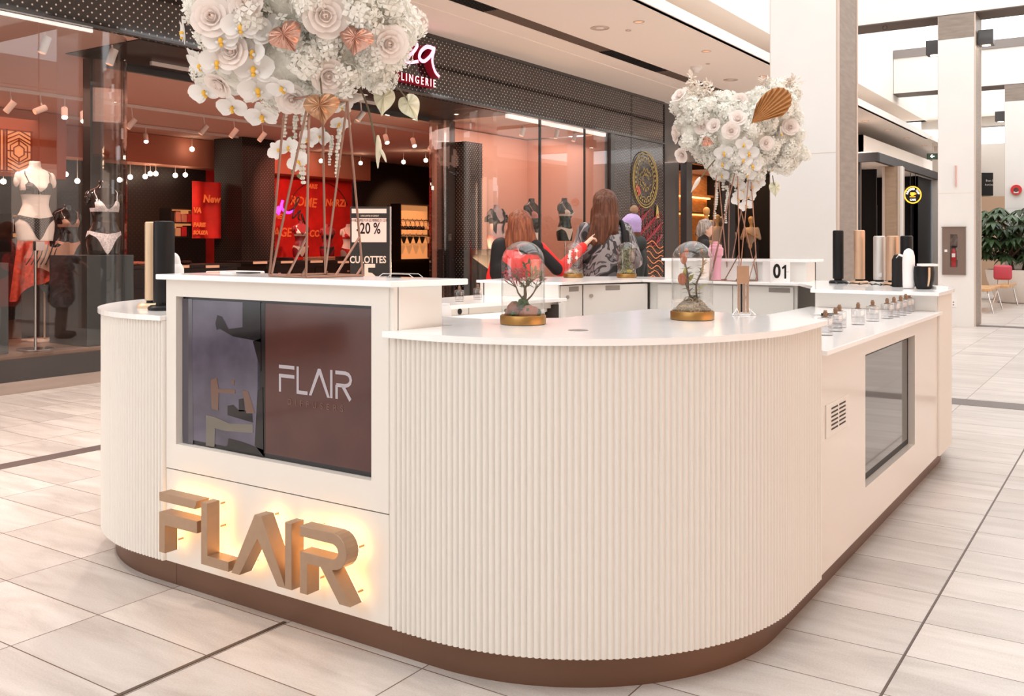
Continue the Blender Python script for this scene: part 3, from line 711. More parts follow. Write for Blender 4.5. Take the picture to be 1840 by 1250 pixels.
# shop shell
M['shopceil'] = mat('shop_ceiling', (.72, .46, .37), .8)
M['shopceil2'] = mat('shop_bulkhead', (.45, .16, .10), .7)
M['shopfloor'] = mat('shop_floor', (.16, .10, .075), .25, var=.3, vscale=2, vstretch=(1, 6, 1))
M['redwall'] = mat('red_wall', (.62, .018, .014), .7, var=.25, vscale=2.5)
M['orangewall'] = mat('orange_wall', (.42, .10, .05), .7)
M['shopblack'] = mat('shop_black', (.014, .009, .008), .5)
struct('ceiling_shop', MB().box(-17, -9.62, -1, 22, 3.35, 3.45).box(-9.62, -8.32, -4, 5.75, 3.35, 3.45).box(-9.62, -8.32, 12.4, 15.6, 3.35, 3.45), 'shopceil')
struct('floor_shop', MB().box(-17, SX - .12, 5.76, 11.4, .001, .012).box(-17, -9.66, -4, 5.76, .001, .012).box(-17, -9.66, 11.4, 22, .001, .012), 'shopfloor')
M['plat'] = mat('window_platform', (.30, .19, .14), .3, var=.25, vscale=2)
struct('floor_window_platform', MB().box(-9.64, SX - .06, -4, 5.72, .012, .33), 'plat')
struct('wall_shop_back', MB().box(-16.2, -16.0, 16.95, 22, 0, 3.34), 'dotsin')
struct('wall_shop_red', MB().box(-16.2, -16.0, 12.6, 16.9, 0, 2.80), 'redwall')
struct('wall_shop_bulkhead', MB().box(-16.2, -15.4, -1, 16.9, 2.80, 3.34), 'shopceil2')
struct('wall_shop_dark', MB().box(-16.2, -16.0, -1, 12.6, 0, 2.80), 'dotsin')
struct('wall_shop_end', MB().box(-17, -8.33, -1.2, -1.0, 0, 3.34).box(-17, -10.2, 22, 22.2, 0, 3.34), 'orangewall')
# lattice art panel on the orange side wall
struct('wall_shop_orange', MB().box(-14.3, -14.2, 6.9, 8.5, 2.32, 3.34), mat('deep_orange_wall', (.42, .13, .07), .6))
t = thing('lattice_panel', 'glowing orange wall panel with stripes and hexagon fretwork above the left torso', 'panel', (-14.15, 7.6, 2.7))
PM = mat('peach_glow', (.85, .42, .2), .6, emit=(1, .42, .18), es=.35)
MB().box(-14.19, -14.16, 6.98, 7.93, 2.38, 3.02).build('backing', PM, t)
b = MB(); LM = mat('brown_fret', (.30, .055, .02), .5)
for y in (7.0, 7.07, 7.14, 7.21, 7.28, 7.35, 7.42, 7.48): b.box(-14.158, -14.14, y, y + .022, 2.38, 3.02)
for z in (2.385, 3.0): b.box(-14.158, -14.135, 6.98, 7.93, z, z + .02)
for y in (7.52, 7.90): b.box(-14.158, -14.135, y, y + .02, 2.38, 3.02)
cy, cz = 7.72, 2.70
def rb(pts, r=.010): b.tube([(-14.15, p[0], p[1]) for p in pts], r, 5)
rb([(cy + .09 * cos(a * PI / 3 + PI / 6), cz + .10 * sin(a * PI / 3 + PI / 6)) for a in range(7)])
rb([(cy + .15 * cos(a * PI / 3 + PI / 6), cz + .17 * sin(a * PI / 3 + PI / 6)) for a in range(7)])
for dz in (.20, .26, .32):
    rb([(cy - .18, cz + dz - .09), (cy, cz + dz), (cy + .18, cz + dz - .09)]); rb([(cy - .18, cz - dz + .09), (cy, cz - dz), (cy + .18, cz - dz + .09)])
for a in (0, PI): rb([(cy + .09 * cos(a), cz), (cy + .18 * cos(a), cz)])
rb([(cy, cz + .1), (cy, cz + .2)]); rb([(cy, cz - .1), (cy, cz - .2)])
b.build('fretwork', LM, t)

# curved glass windows
def wall_ribbon(pts, z0, z1, th=.012):
    o = ribbon(pts, z0, z1, 0, th); return o
cw = arc(-8.66, 5.30, .45, 0, 62, 10)
struct('window_1', wall_ribbon([(-8.22, -3), (-8.21, 4.655)], .31, 3.33), 'glass')
struct('window_2', wall_ribbon([(-8.21, 4.665), (-8.21, 5.28)] + cw[1:] + [(-8.8, 5.86), (-9.58, 6.03)], .31, 3.33), 'glass')
f = struct('trim_4', MB().box(-9.70, -9.56, 6.0, 6.16, 0, 3.34), 'darkpost')
MB().box(-9.66, -9.60, 6.16, 12.28, 3.27, 3.34).build('head_rail', 'darkpost', f)
MB().box(-9.70, -9.56, 12.28, 12.56, 0, 3.34).build('door_post', 'darkpost', f)
MB().box(-9.57, -9.545, 12.25, 12.30, 0, 3.33).build('door_edge', 'chrome', f)
MB().box(-9.56, -9.54, 12.36, 12.44, 1.35, 1.47).build('door_lock', 'chrome', f)
MB().box(-8.24, -8.19, 4.62, 4.70, 1.25, 1.33).build('glass_clamp', 'chrome', f)
struct('trim_5', MB().box(-8.27, -8.24, -3, 5.2, 3.30, 3.33), mat('light_slot', (.9, .85, .8), .4, emit=(1, .9, .82), es=.8))
cw2 = [(-9.54, 12.42), (-9.2, 12.05)] + arc(-8.75, 12.3, .52, 215, 360, 14)
cw2 = [(-9.52, 12.34), (-9.36, 11.75)] + arc(-8.95, 11.75, .40, 180, 270, 6)[1:] + [(-8.75, 11.35)] + arc(-8.70, 11.85, .49, 270, 360, 8)
struct('window_3', wall_ribbon(cw2 + [(-8.21, 13.08)], .31, 3.33), 'glass')
struct('window_4', wall_ribbon([(-8.21, 13.09), (-8.21, 15.47)], .31, 3.33), 'glass')
struct('trim_6', MB().box(-8.24, -8.2, 13.07, 13.10, .3, 3.33).box(-8.24, -8.2, 14.56, 14.575, .3, 3.33), 'darkpost')
struct('wall_window_base_right', MB().box(-8.30, SX, 11.9, 15.47, 0, .30), 'dark')
PK = mat('pink_backdrop', (.80, .47, .36), .6)
struct('wall_window_backdrop', MB().box(-10.2, -10.1, 12.75, 15.7, 0, 3.33).box(-10.1, -8.35, 15.62, 15.72, 0, 3.33), PK)
struct('wall_display_column', MB().box(-9.95, -9.35, 12.58, 13.05, 0, 3.0), dots('perforated_display_column', (.012, .009, .009), (.50, .38, .34), .066, .0095, .5, .1))
struct('trim_7', MB().box(-8.30, -8.24, 12.2, 15.4, 3.27, 3.33), mat('light_slot2', (.9, .85, .8), .4, emit=(1, .9, .82), es=.8))
# display plinth in window 2
t = thing('display_plinth', 'low black plinth under the torso in the black vest', 'plinth', (-9.0, 13.0, 0))
MB().box(-9.3, -8.62, 12.45, 13.3, .012, 1.205, bev=.004).build('plinth_body', 'shopblack', t)
t = thing('display_plinth', 'pink display plinth between the dark torsos in the second window', 'plinth', (-9.2, 14.7, 0))
MB().box(-9.7, -8.95, 14.25, 15.1, .012, .62, bev=.004).build('plinth_body', PK, t)

# perforated square column inside the shop
struct('wall_inner_column', MB().box(-15.15, -14.34, 12.13, 12.95, 0, 3.345), 'dotscol')

# sign on the fascia
sg = thing('shop_sign', 'pink lit script letters with red sides on the perforated fascia', 'sign', (-8.1, 8.2, 3.2))
PKL = mat('pink_letter_face', (.95, .65, .80), .4, emit=(1, .42, .66), es=1.15); RED = mat('red_letter_side', (.35, .012, .03), .4, emit=(.4, .01, .03), es=.12)
WHL = mat('white_letter_face', (.9, .85, .85), .4, emit=(1, .82, .86), es=.9)
def fpt(px, py, X_=-8.07):
    d = _F + _R * ((px - 920) / 1697.0); k = X_ / d.x; return (X_, d.y * k, 1.32 + (435.7 - py) / 1697.0 * k)
def brush(pts, w0, w1, x0, x1, mi=0, par=None, b=None):
    P = [Vector((p[1], p[2])) for p in pts]; n = len(P); Lf = []; Rt = []
    for i, p in enumerate(P):
        d = (P[min(i + 1, n - 1)] - P[max(0, i - 1)]).normalized(); nn = Vector((-d.y, d.x)); wd = (w0 + (w1 - w0) * i / (n - 1)) / 2
        Lf.append(tuple(p + nn * wd)); Rt.append(tuple(p - nn * wd))
    for i in range(n - 1):
        b.prism([Lf[i], Lf[i + 1], Rt[i + 1], Rt[i]], x0, x1, axis='X')
def smoothp(pts, k=5):
    out = []; P = [Vector(p) for p in pts]; n = len(P)
    for i in range(n - 1):
        p0, p1, p2, p3 = P[max(i - 1, 0)], P[i], P[i + 1], P[min(i + 2, n - 1)]
        for j in range(k):
            t = j / k; out.append(tuple(.5 * ((2 * p1) + (-p0 + p2) * t + (2 * p0 - 5 * p1 + 4 * p2 - p3) * t * t + (-p0 + 3 * p1 - 3 * p2 + p3) * t ** 3)))
    out.append(tuple(P[-1])); return out
for nm, pts in (('letter', [(700, 96), (712, 90), (712, 104), (708, 118), (715, 122)]),
                ('letter', [(724, 84), (738, 78), (750, 80), (744, 92), (728, 108), (738, 112), (752, 110)]),
                ('letter', [(781, 88), (768, 84), (757, 92), (754, 104), (762, 110), (774, 100), (781, 86), (777, 108), (782, 128), (790, 138)])):
    P = smoothp([fpt(*q) for q in pts])
    a = MB(); brush(P, .055, .04, -8.075, -8.07, b=a); lo = a.build('letter', PKL, sg)
    a = MB(); brush(P, .05, .038, -8.2, -8.0755, b=a); a.build('letter_side', RED, lo)
y0_ = fpt(716, 140)[1]; y1_ = fpt(788, 155)[1]
def ltr(x, y, z): return (-8.07 + z, (y0_ + y1_) / 2 + x, 3.49 + y)
a = MB().text('L I N G E R I E', .15, lambda x, y, z: (-8.075 + z, (y0_ + y1_) / 2 + x, 3.49 + y), .006, sx=.80).build('small_letters', WHL, sg)
a2 = MB().text('L I N G E R I E', .15, lambda x, y, z: (-8.195 + z, (y0_ + y1_) / 2 + x, 3.49 + y), .118, sx=.80, bold=.003).build('letter_side', RED, a)

# ------------------------------------------------------------------ things on the kiosk
M['liquid'] = glass('bottle_liquid', (.93, .93, .94), 1.36, 1.5)
M['nozzle'] = mat('nozzle_bronze', (.30, .20, .14), .3, metal=.8)
def make_bottle(label, group):
    t = thing('perfume_bottle', label, 'perfume bottle', (0, 0, 0), group)
    r, h = .0315, .074
    MB().lathe([(r * .94, 0), (r, .004), (r, h - .004), (r * .95, h), (.014, h + .003), (.0001, h + .003)], n=20).build('glass_body', 'bottleglass', t, smooth=40)
    MB().lathe([(r * .86, .012), (r * .86, .036), (.0001, .0365)], n=20).build('perfume', 'liquid', t, smooth=40)
    MB().lathe([(.016, h + .002), (.016, h + .005), (.009, h + .007), (.009, h + .014)], n=16).lathe([(.0095, h + .014), (.0095, h + .024), (.007, h + .025), (.007, h + .029), (.005, h + .032), (.0001, h + .032)], n=16).build('spray_nozzle', 'nozzle', t, smooth=40)
    return t
proto = make_bottle('clear perfume bottle nearest the overlapping end of the front worktop', 'perfume bottles on the low side counter')
bp = [(-1.118, 4.04, 'clear perfume bottle half hidden behind the tip of the front worktop'), (-1.130, 4.243, 'second clear perfume bottle from the front, with an orange tinted label'),
      (-1.165, 4.44, 'third clear perfume bottle from the front, set back beside the black pen tray'), (-1.133, 4.65, 'fourth clear perfume bottle from the front, wide clear body'),
      (-1.121, 4.886, 'fifth clear perfume bottle from the front, in the middle of the row'), (-1.10, 5.107, 'sixth clear perfume bottle, before the close rear group'),
      (-1.095, 5.24, 'seventh clear perfume bottle, first of the close rear group'), (-1.090, 5.38, 'eighth clear perfume bottle, in the middle of the rear group'),
      (-1.10, 5.56, 'ninth clear perfume bottle, last but one of the row'), (-1.11, 5.70, 'tenth clear perfume bottle, farthest of the row by the end panel')]
for i, (x, y, lb) in enumerate(bp):
    o = proto if i == 0 else copy_tree(proto); o.location = (x, y, .930); o['label'] = lb
for x, y, z, lb in ((-3.80, 4.62, .930, 'clear bottle on the low left shelf under the tablet edge'), (-3.75, 4.73, .930, 'clear bottle on the low left shelf right of the tablet'),
                 (-3.77, 5.00, .930, 'clear bottle on the low left shelf in front of the perforated column'), (-3.80, 5.25, .930, 'clear bottle on the low left shelf nearest the far counter corner')):
    o = copy_tree(proto); o.location = (x, y, z); o['label'] = lb; o['group'] = 'clear bottles on the left shelf'
proto2 = copy_tree(proto); proto2.location = (-3.30, 4.10, .861); proto2['label'] = 'clear jar with dark pellets on the desk under the left shelf'; proto2['group'] = 'clear bottles on the left shelf'
t = thing('pellet_jar', 'white capped jar beside the jar of dark pellets', 'jar', (-3.27, 4.20, .861))
MB().lathe([(.035, 0), (.038, .01), (.038, .09), (.03, .1), (.03, .115), (.0001, .115)], (-3.27, 4.20, .861)).build('jar_body', 'white', t, smooth=40)
MB().lathe([(.031, .0), (.031, .05), (.0001, .052)], (-3.30, 4.10, .862), n=16).build('pellets', mat('dark_pellets', (.03, .03, .03), .8, bump=1, bscale=200), proto2, smooth=40)

# tablet on its stand behind the tall counter
t = thing('tablet', 'black tablet tilted on a stand peeking past the tall counter', 'tablet', (-3.46, 4.16, .861))
def bx(mb, c, ux, uy, uz, hx, hy, hz):
    c = Vector(c); ux, uy, uz = Vector(ux).normalized(), Vector(uy).normalized(), Vector(uz).normalized(); vs = []
    for sz in (-1, 1):
        for sx_, sy_ in ((-1, -1), (1, -1), (1, 1), (-1, 1)): vs.append(c + ux * hx * sx_ + uy * hy * sy_ + uz * hz * sz)
    return mb.add(vs, [(0, 3, 2, 1), (4, 5, 6, 7), (0, 1, 5, 4), (1, 2, 6, 5), (2, 3, 7, 6), (3, 0, 4, 7)])
tr = _R; tf = (_F * .75 + Vector((0, 0, .45))).normalized(); tn = tr.cross(tf)
tc_ = Vector((-3.46, 4.11, 1.045)) - _R * .03
bx(MB(), tc_, tr, tf, tn, .13, .070, .006).build('case', 'white', t)
bx(MB(), tc_ + tn * .0068, tr, tf, tn, .122, .063, .0006).build('display', mat('tablet_glass', (.015, .010, .012), .35, spec=.3), t)
MB().tube([tc_ - tn * .006, (-3.46, 4.16, .95), (-3.46, 4.16, .865)], .010, 8).lathe([(.06, 0), (.06, .008), (.0001, .010)], (-3.46, 4.16, .861), 20).build('stand', 'white', t)
tag(MB().tube(smoothp([(-3.40, 3.95, 1.0), (-3.34, 3.93, .97), (-3.28, 3.92, .92), (-3.27, 3.96, .868), (-3.26, 4.02, .866)], 5), .004, 6).tube(smoothp([(-3.40, 3.95, .98), (-3.36, 3.93, .93), (-3.30, 3.90, .867), (-3.25, 3.92, .866)], 5), .003, 6).build('power_cable', 'black', None), 'thin black cables hanging down behind the tall counter to the desk', 'cable')

# diffusers
def diffuser(x, y, z, r, h, m, base_m, label, foot=.02, wide=1.7, plate=None, group='tall scent diffusers'):
    t = thing('scent_diffuser', label, 'scent diffuser', (x, y, z), group)
    MB().lathe([(r * .98, 0), (r, .003), (r, h - .012), (r * .97, h - .004), (r * .80, h), (r * .78, h - .004), (.0001, h - .004)], (x, y, z + foot + .012), 28).build('body', m, t, smooth=40)
    MB().lathe([(r * .75, foot), (r * .75, foot + .012)], (x, y, z), 20).build('neck', 'black', t)
    MB().lathe([(r * wide * .97, 0), (r * wide, .004), (r * wide, foot * .6), (r * wide * .85, foot), (.0001, foot)], (x, y, z), 28).build('base', base_m, t, smooth=40)
    if plate:
        q = (-_F); s = MB(); px_ = r * 1.0
        cx_, cy_ = x + q.x * (r + .001) - _R.x * r * .28, y + q.y * (r + .001) - _R.y * r * .28
        bx(s, (cx_, cy_, z + foot + .045), _R, q, (0, 0, 1), .012, .0006, .014); s.build('label_plate', 'white', t)
    return t
M['champ'] = mat('champagne_metal', (.70, .53, .36), .45, metal=.6)
M['rosem'] = mat('rose_gold_metal', (.66, .43, .29), .45, metal=.6)
M['silver'] = mat('silver_metal', (.66, .63, .60), .45, metal=.6)
dz = W1
diffuser(-3.535, 2.50, dz, .026, .335, 'champ', 'champ', 'slim champagne gold diffuser on the left rounded worktop', wide=2.2)
diffuser(-3.365, 2.44, dz, .042, .335, 'black', 'black', 'wide matte black diffuser beside the slim gold one on the left', wide=1.5)
diffuser(-3.68, 2.64, dz, .009, .30, 'white', 'chrome', 'very slim white diffuser standing at the far left', foot=.008, wide=3.0)
diffuser(-1.74, 6.60, dz, .036, .330, 'black', 'black', 'tall black diffuser at the left of the far right row')
diffuser(-1.60, 6.60, dz, .036, .330, 'rosem', 'rosem', 'tall bronze gold diffuser second from the left in the far right row')
diffuser(-1.46, 6.55, dz, .038, .290, 'silver', 'silver', 'shorter silver diffuser in the far right row', plate=1)
diffuser(-1.366, 6.50, dz, .038, .290, 'rosem', 'rosem', 'shorter rose gold diffuser next to the silver one', plate=1)
diffuser(-1.265, 6.42, dz, .038, .290, 'black', 'black', 'shorter black diffuser at the right of the far right row')
rnd = random.Random(3)
for lb, x0, y0, x1, y1 in (('tangled black cable between the tall black and gold diffusers', -1.72, 6.46, -1.50, 6.40), ('tangled black cable in front of the silver and rose gold diffusers', -1.48, 6.38, -1.28, 6.28)):
    p = [(x0 + (x1 - x0) * k / 14 + .02 * cos(k * 2.4), y0 + (y1 - y0) * k / 14 + .03 * sin(k * 2.1) - .03, dz + .004 + .012 * abs(sin(k * 1.3))) for k in range(15)]
    tag(MB().tube(smoothp(p, 4), .0028, 6).build('power_cable', 'black'), lb, 'cable')
# cup shaped diffuser with white and gold details
t = thing('cup_diffuser', 'small black cup shaped diffuser with a gold stripe and white arm', 'scent diffuser', (-1.10, 6.08, dz))
MB().lathe([(.036, 0), (.043, .004), (.057, .055), (.060, .10), (.056, .136), (.0001, .138)], (-1.10, 6.08, dz), 28).build('cup', 'black', t, smooth=40)
bx(MB(), (-1.075, 6.048, dz + .145), _R, _F, (0, 0, 1), .048, .035, .007).build('white_lid', 'white', t)
q = []; b = MB()
for k in range(10):
    z = .01 + .12 * k / 9; rr = (.043 + .017 * sin(min(1, k / 6) * PI / 2)) + .0012
    q.append([(-1.10 + rr * cos(a), 6.08 + rr * sin(a), dz + z) for a in (-1.0, -.78)])
for k in range(9): b.add([q[k][0], q[k][1], q[k + 1][1], q[k + 1][0]], [(0, 1, 2, 3)])
b.build('gold_stripe', 'champ', t)
b = MB(); b0 = Vector((-1.10, 6.08, dz)) - _R * .075 + _F * .04
b.lathe([(.030, .004), (.034, .02), (.036, .16), (.034, .20), (.026, .228), (.012, .24), (.0001, .243)], b0, 20)
b.build('white_arm', 'white', t, smooth=True)
tag(bx(MB(), (-1.015, 6.10, dz + .008), _R, _F, (0, 0, 1), .035, .03, .008).build('white_adapter', 'white'), 'small white power adapter beside the black cup shaped diffuser', 'adapter')
t = thing('coffee_capsule_stand', 'black rounded holder behind the white arm of the cup shaped diffuser', 'holder', (-1.29, 6.27, dz))
MB().lathe([(.03, 0), (.033, .01), (.033, .17), (.02, .20), (.0001, .205)], (-1.29, 6.27, dz), 20).build('holder_body', 'blackm', t, smooth=40)
MB().tube([(-1.29, 6.25, dz + .18), (-1.265, 6.21, dz + .20), (-1.235, 6.20, dz + .19)], .008, 8).build('nozzle', 'chrome', t)

# calendar cube
cx_, cy_ = -2.115, 6.52
t = thing('calendar_cube', 'white number cube reading 01 on the far counter', 'calendar', (cx_, cy_, dz))
ang = YAW - .5
ux = Vector((cos(YAW + .10), sin(YAW + .10), 0)); uy = Vector((-ux.y, ux.x, 0)); hs = .072
cc = Vector((cx_, cy_, dz + .074)) + uy * hs
bx(MB(), cc, ux, uy, (0, 0, 1), hs, hs, .074).build('cube', 'white', t)
fn = lambda x, y, z: tuple(cc - uy * (hs + .0004 + z) + ux * x + Vector((0, 0, y)))
nb = MB().text('0', .135, lambda x, y, z: fn(x - .024, y, z), .0008, sx=.82, bold=.004)
q1 = [(.012, .030), (.034, .048), (.044, .048), (.044, -.048), (.030, -.048), (.030, .026), (.016, .018)]
nb.v += [fn(x, y, .0008) for x, y in q1]; nn_ = len(nb.v); nb.f.append(tuple(range(nn_ - 7, nn_))[::-1]); nb.m.append(0)
nb.build('numerals', 'black', t)
MB().text('|', .02, lambda x, y, z: tuple(cc - uy * (hs + .0004) + ux * (.055 + y) + Vector((0, 0, x))), .0008).build('tiny_mark', 'black', t)
# sign holder
t = thing('sign_holder', 'bronze price card in a clear angled stand on the front worktop', 'sign holder', (-1.28, 3.42, W1))
bx_, by_ = onz(1335, 566, W1); t.location = (bx_, by_, W1)
c0 = Vector((bx_, by_, W1))
bx(MB(), c0 + Vector((0, 0, .155)), _R, _F, (0, 0, 1), .022, .006, .034).build('card', mat('bronze_card', (.45, .26, .16), .4, metal=.3, var=.06, vscale=40), t)
b = MB()
for sx_ in (-.016, .004): bx(b, c0 + _R * (sx_) + Vector((0, 0, .066)), _R, _F, (0, 0, 1), .0045, .004, .056)
bx(b, c0 + _R * .0175 + Vector((0, 0, .066)), _R, _F, (0, 0, 1), .004, .004, .056)
b.build('upright', mat('bronze_upright', (.5, .33, .24), .25, metal=.7), t)
bx(MB(), c0 + _R * -.006 + Vector((0, 0, .066)), _R, _F, (0, 0, 1), .003, .003, .054).build('dark_upright', 'black', t)
b = MB()
for s_ in (-1, 1):
    p = [c0 + _R * (.022 * s_) + Vector((0, 0, .026)), c0 + _R * (.022 * s_ + .022 * s_) - _F * .02 + Vector((0, 0, .002)), c0 + _R * (.02 * s_) - _F * .03 + Vector((0, 0, .002)), c0 + _R * (.022 * s_) + Vector((0, 0, .026))]
    b.tube(p, .0016, 6)
b.tube([c0 + _R * -.022 + Vector((0, 0, .026)), c0 + _R * .022 + Vector((0, 0, .026))], .0016, 6)
b.tube([c0 - _R * .02 - _F * .03 + Vector((0, 0, .002)), c0 + _R * .02 - _F * .03 + Vector((0, 0, .002))], .0016, 6)
b.build('clear_stand', 'chrome', t)
# black pen tray behind the worktop tip
px_, py_ = onz(1487, 567, .93)
t = thing('pen', 'black and silver pen on the low counter behind the worktop tip', 'pen', (px_, py_, .93))
c0 = Vector((px_, py_, .937))
MB().tube([c0 - _R * .035, c0 + _R * .03], .0075, 10).build('barrel', 'black', t); MB().tube([c0 - _R * .075, c0 - _R * .036], [.003, .006], 10).build('silver_tip', 'chrome', t)
# pink canister
x, y = onz(1290, 502, W1)
t = thing('pink_bottle', 'tall pink bottle with a wide collar behind the wire flower stand', 'bottle', (-2.62, 6.62, W1))
MB().lathe([(.035, 0), (.038, .005), (.042, .17), (.054, .185), (.056, .235), (.046, .245), (.044, .26), (.018, .268), (.018, .285), (.0001, .287)], (-2.62, 6.60, W1), 24).build('bottle_body', mat('pink_plastic', (.85, .42, .52), .35), t, smooth=35)
# things on the tall counter
x, y = -3.49, 2.60
t = thing('spray_bottle', 'white spray bottle behind the left end of the tall counter', 'bottle', (x, y, W1))
MB().lathe([(.024, 0), (.026, .006), (.026, .165), (.016, .185), (.0001, .186)], (x, y, W1), 20).build('bottle_body', 'white', t, smooth=40)
p = Vector((x, y, W1 + .13)); b = MB(); b.tube(smoothp([p + Vector((0, 0, .05)), p + Vector((0, 0, .075)) - _R * .004, p + Vector((0, 0, .090)) - _R * .014, p + Vector((0, 0, .092)) - _R * .030], 3), [.014] * 9 + [.008], 8)
b.build('spray_head', 'white', t, smooth=True)
tag(MB().box(-3.33, -3.14, 2.62, 2.78, W1, W1 + .156, bev=.004).build('paper_box', 'white'), 'white box standing on the left worktop beside the spray bottle', 'box')
def onslab(px):
    d = _F + _R * ((px - 920) / 1697.0); return d.x / d.y * 2.47
for px0, px1, py0, th_, lb, mm in ((376, 396, 491, .004, 'small peach card lying on the tall counter', 'PK'), (399, 422, 491, .006, 'white card with red print lying on the tall counter', 'white'), (428, 450, 491.5, .004, 'dark card with a pale edge lying on the tall counter', 'black')):
    x0, x1 = onslab(px0), onslab(px1); y0 = y1 = 2.47
    o = bx(MB(), ((x0 + x1) / 2, 2.49, 1.2005 + th_ / 2), (1, 0, 0), (0, 1, 0), (0, 0, 1), abs(x1 - x0) / 2, .03, th_ / 2).build('card', PK if mm == 'PK' else mm)
    if th_ == .006: bx(MB(), ((x0 + x1) / 2 - .012, 2.49, 1.2008 + th_), (1, 0, 0), (0, 1, 0), (0, 0, 1), .006, .02, .0003).build('red_print', 'redwall', o)
    tag(o, lb, 'card')
x, y = onz(722, 500, 1.2)
t = thing('display_tray', 'low clear tray with a thin metal rim on the right end of the tall counter', 'tray', (x, y, 1.2))
b = MB(); c0 = Vector((x - .02, 2.47, 1.203))
P = [c0 + Vector((-.08, 0, 0)), c0 + Vector((-.06, .0, .012)), c0 + Vector((.055, .0, .012)), c0 + Vector((.075, 0, 0))]
b.tube(P, .0015, 6); b.tube([p - Vector((0, .05, 0)) for p in P], .0015, 6); b.tube([P[0], P[0] - Vector((0, .05, 0))], .0015, 6); b.tube([P[3], P[3] - Vector((0, .05, 0))], .0015, 6)
b.build('rim', 'chrome', t); bx(MB(), c0 + Vector((0, -.025, -.001)), (1, 0, 0), (0, 1, 0), (0, 0, 1), .075, .025, .001).build('tray_bottom', 'dome', t)
tag(MB().box(-1.50, -1.44, 2.95, 2.99, W1, W1 + .003).build('paper_slip', PK), 'thin peach slip at the inner edge of the front worktop', 'paper') if False else None

# ------------------------------------------------------------------ glass cloches
M['moss_g'] = mat('green_moss', (.07, .12, .055), .9, var=.5, vscale=60)
M['moss_t'] = mat('tan_moss', (.38, .28, .17), .9, var=.4, vscale=80)
M['leaf'] = mat('olive_leaf', (.16, .17, .07), .6, var=.3, vscale=30)
M['leafd'] = mat('dark_leaf', (.07, .075, .04), .6)
M['leafy'] = mat('yellow_green_leaf', (.42, .40, .08), .6, var=.2, vscale=30)
M['stem'] = mat('brown_stem', (.13, .075, .045), .7)
M['redfl'] = mat('dusty_red_flower', (.50, .06, .08), .7)
M['orfl'] = mat('orange_flower', (.48, .13, .05), .7, bump=1, bscale=250)
M['rock'] = mat('copper_rock', (.27, .10, .06), .45, var=.45, vscale=14, bump=.4, bscale=20)
M['whitefl'] = mat('white_petal', (.90, .87, .83), .55)
M['yellowm'] = mat('yellow_moss', (.60, .45, .02), .9, var=.3, vscale=60)
def curls(b, c, R_, hgt, n, r, rnd, mi=0):
    for _ in range(n):
        a = rnd.uniform(0, 2 * PI); q = R_ * math.sqrt(rnd.random()); h = hgt * (1 - (q / R_) ** 1.6) * rnd.uniform(.5, 1.05)
        p = Vector((c[0] + q * cos(a), c[1] + q * sin(a), c[2] + h)); k = rnd.uniform(.004, .010); t0 = rnd.uniform(0, 6)
        ax = Vector((rnd.gauss(0, 1), rnd.gauss(0, 1), rnd.gauss(0, 1))).normalized(); e1 = ax.orthogonal().normalized(); e2 = ax.cross(e1)
        b.tube([p + (e1 * cos(t0 + j * .9) + e2 * sin(t0 + j * .9)) * k + ax * (j * .0015) for j in range(6)], r, 4, mi, cap=False)
def leafm(b, base, d, up, L, wd, mi=0, curl=.2, seg=4):
    base = Vector(base); d = Vector(d).normalized(); sd = d.cross(Vector(up)).normalized(); nn = sd.cross(d)
    n = len(b.v); vs = []; 
    for k in range(seg + 1):
        t_ = k / seg; w_ = wd * sin(PI * min(1, t_ * .92 + .06)) ; c = base + d * (L * t_) - nn * (curl * L * t_ * t_)
        vs += [c - sd * w_ / 2 + nn * w_ * .12, c, c + sd * w_ / 2 + nn * w_ * .12]
    fs = []
    for k in range(seg):
        a = k * 3; fs += [(a, a + 1, a + 4, a + 3), (a + 1, a + 2, a + 5, a + 4)]
    b.add(vs, fs, mi)
def cloche(x, y, label, fill, group='glass cloches with dried flowers'):
    z = W1; t = thing('glass_cloche', label, 'glass cloche', (x, y, z), group); c = (x, y, z)
    MB().lathe([(.062, 0), (.0655, .002), (.0655, .024), (.064, .026), (.0001, .0205)], c, 40).build('brass_base', 'gold', t, smooth=40)
    R_ = .0615
    prof = [(R_, .0202), (R_, .06), (R_, .12), (R_, .178)] + [(R_ * cos(a), .178 + R_ * .95 * sin(a)) for a in [PI / 2 * k / 10 for k in range(1, 10)]] + [(.0001, .178 + R_ * .95)]
    MB().lathe(prof, c, 40).build('glass_dome', 'dome', t, smooth=True)
    a = thing_part('dried_arrangement', t)
    fill(x, y, z + .022, a); t.scale = (1.2,) * 3; return t
def thing_part(name, t):
    o = bpy.data.objects.new(name, None); C.objects.link(o); o.parent = t; return o
def branch(b, p, d, L, r, rnd, depth, tips, mi=0, spread=.55):
    p = Vector(p); d = Vector(d).normalized(); q = p + d * L
    mid = p.lerp(q, .5) + Vector((rnd.gauss(0, 1), rnd.gauss(0, 1), 0)) * L * .06
    b.tube([p, mid, q], [r, r * .85, r * .7], 5, mi, cap=False)
    if depth == 0: tips.append((q, d)); return
    for _ in range(2 if rnd.random() < .6 else 3):
        nd = (d + Vector((rnd.gauss(0, 1), rnd.gauss(0, 1), rnd.gauss(0, .4) + .15)) * spread).normalized(); branch(b, q, nd, L * rnd.uniform(.6, .85), r * .65, rnd, depth - 1, tips, mi, spread)
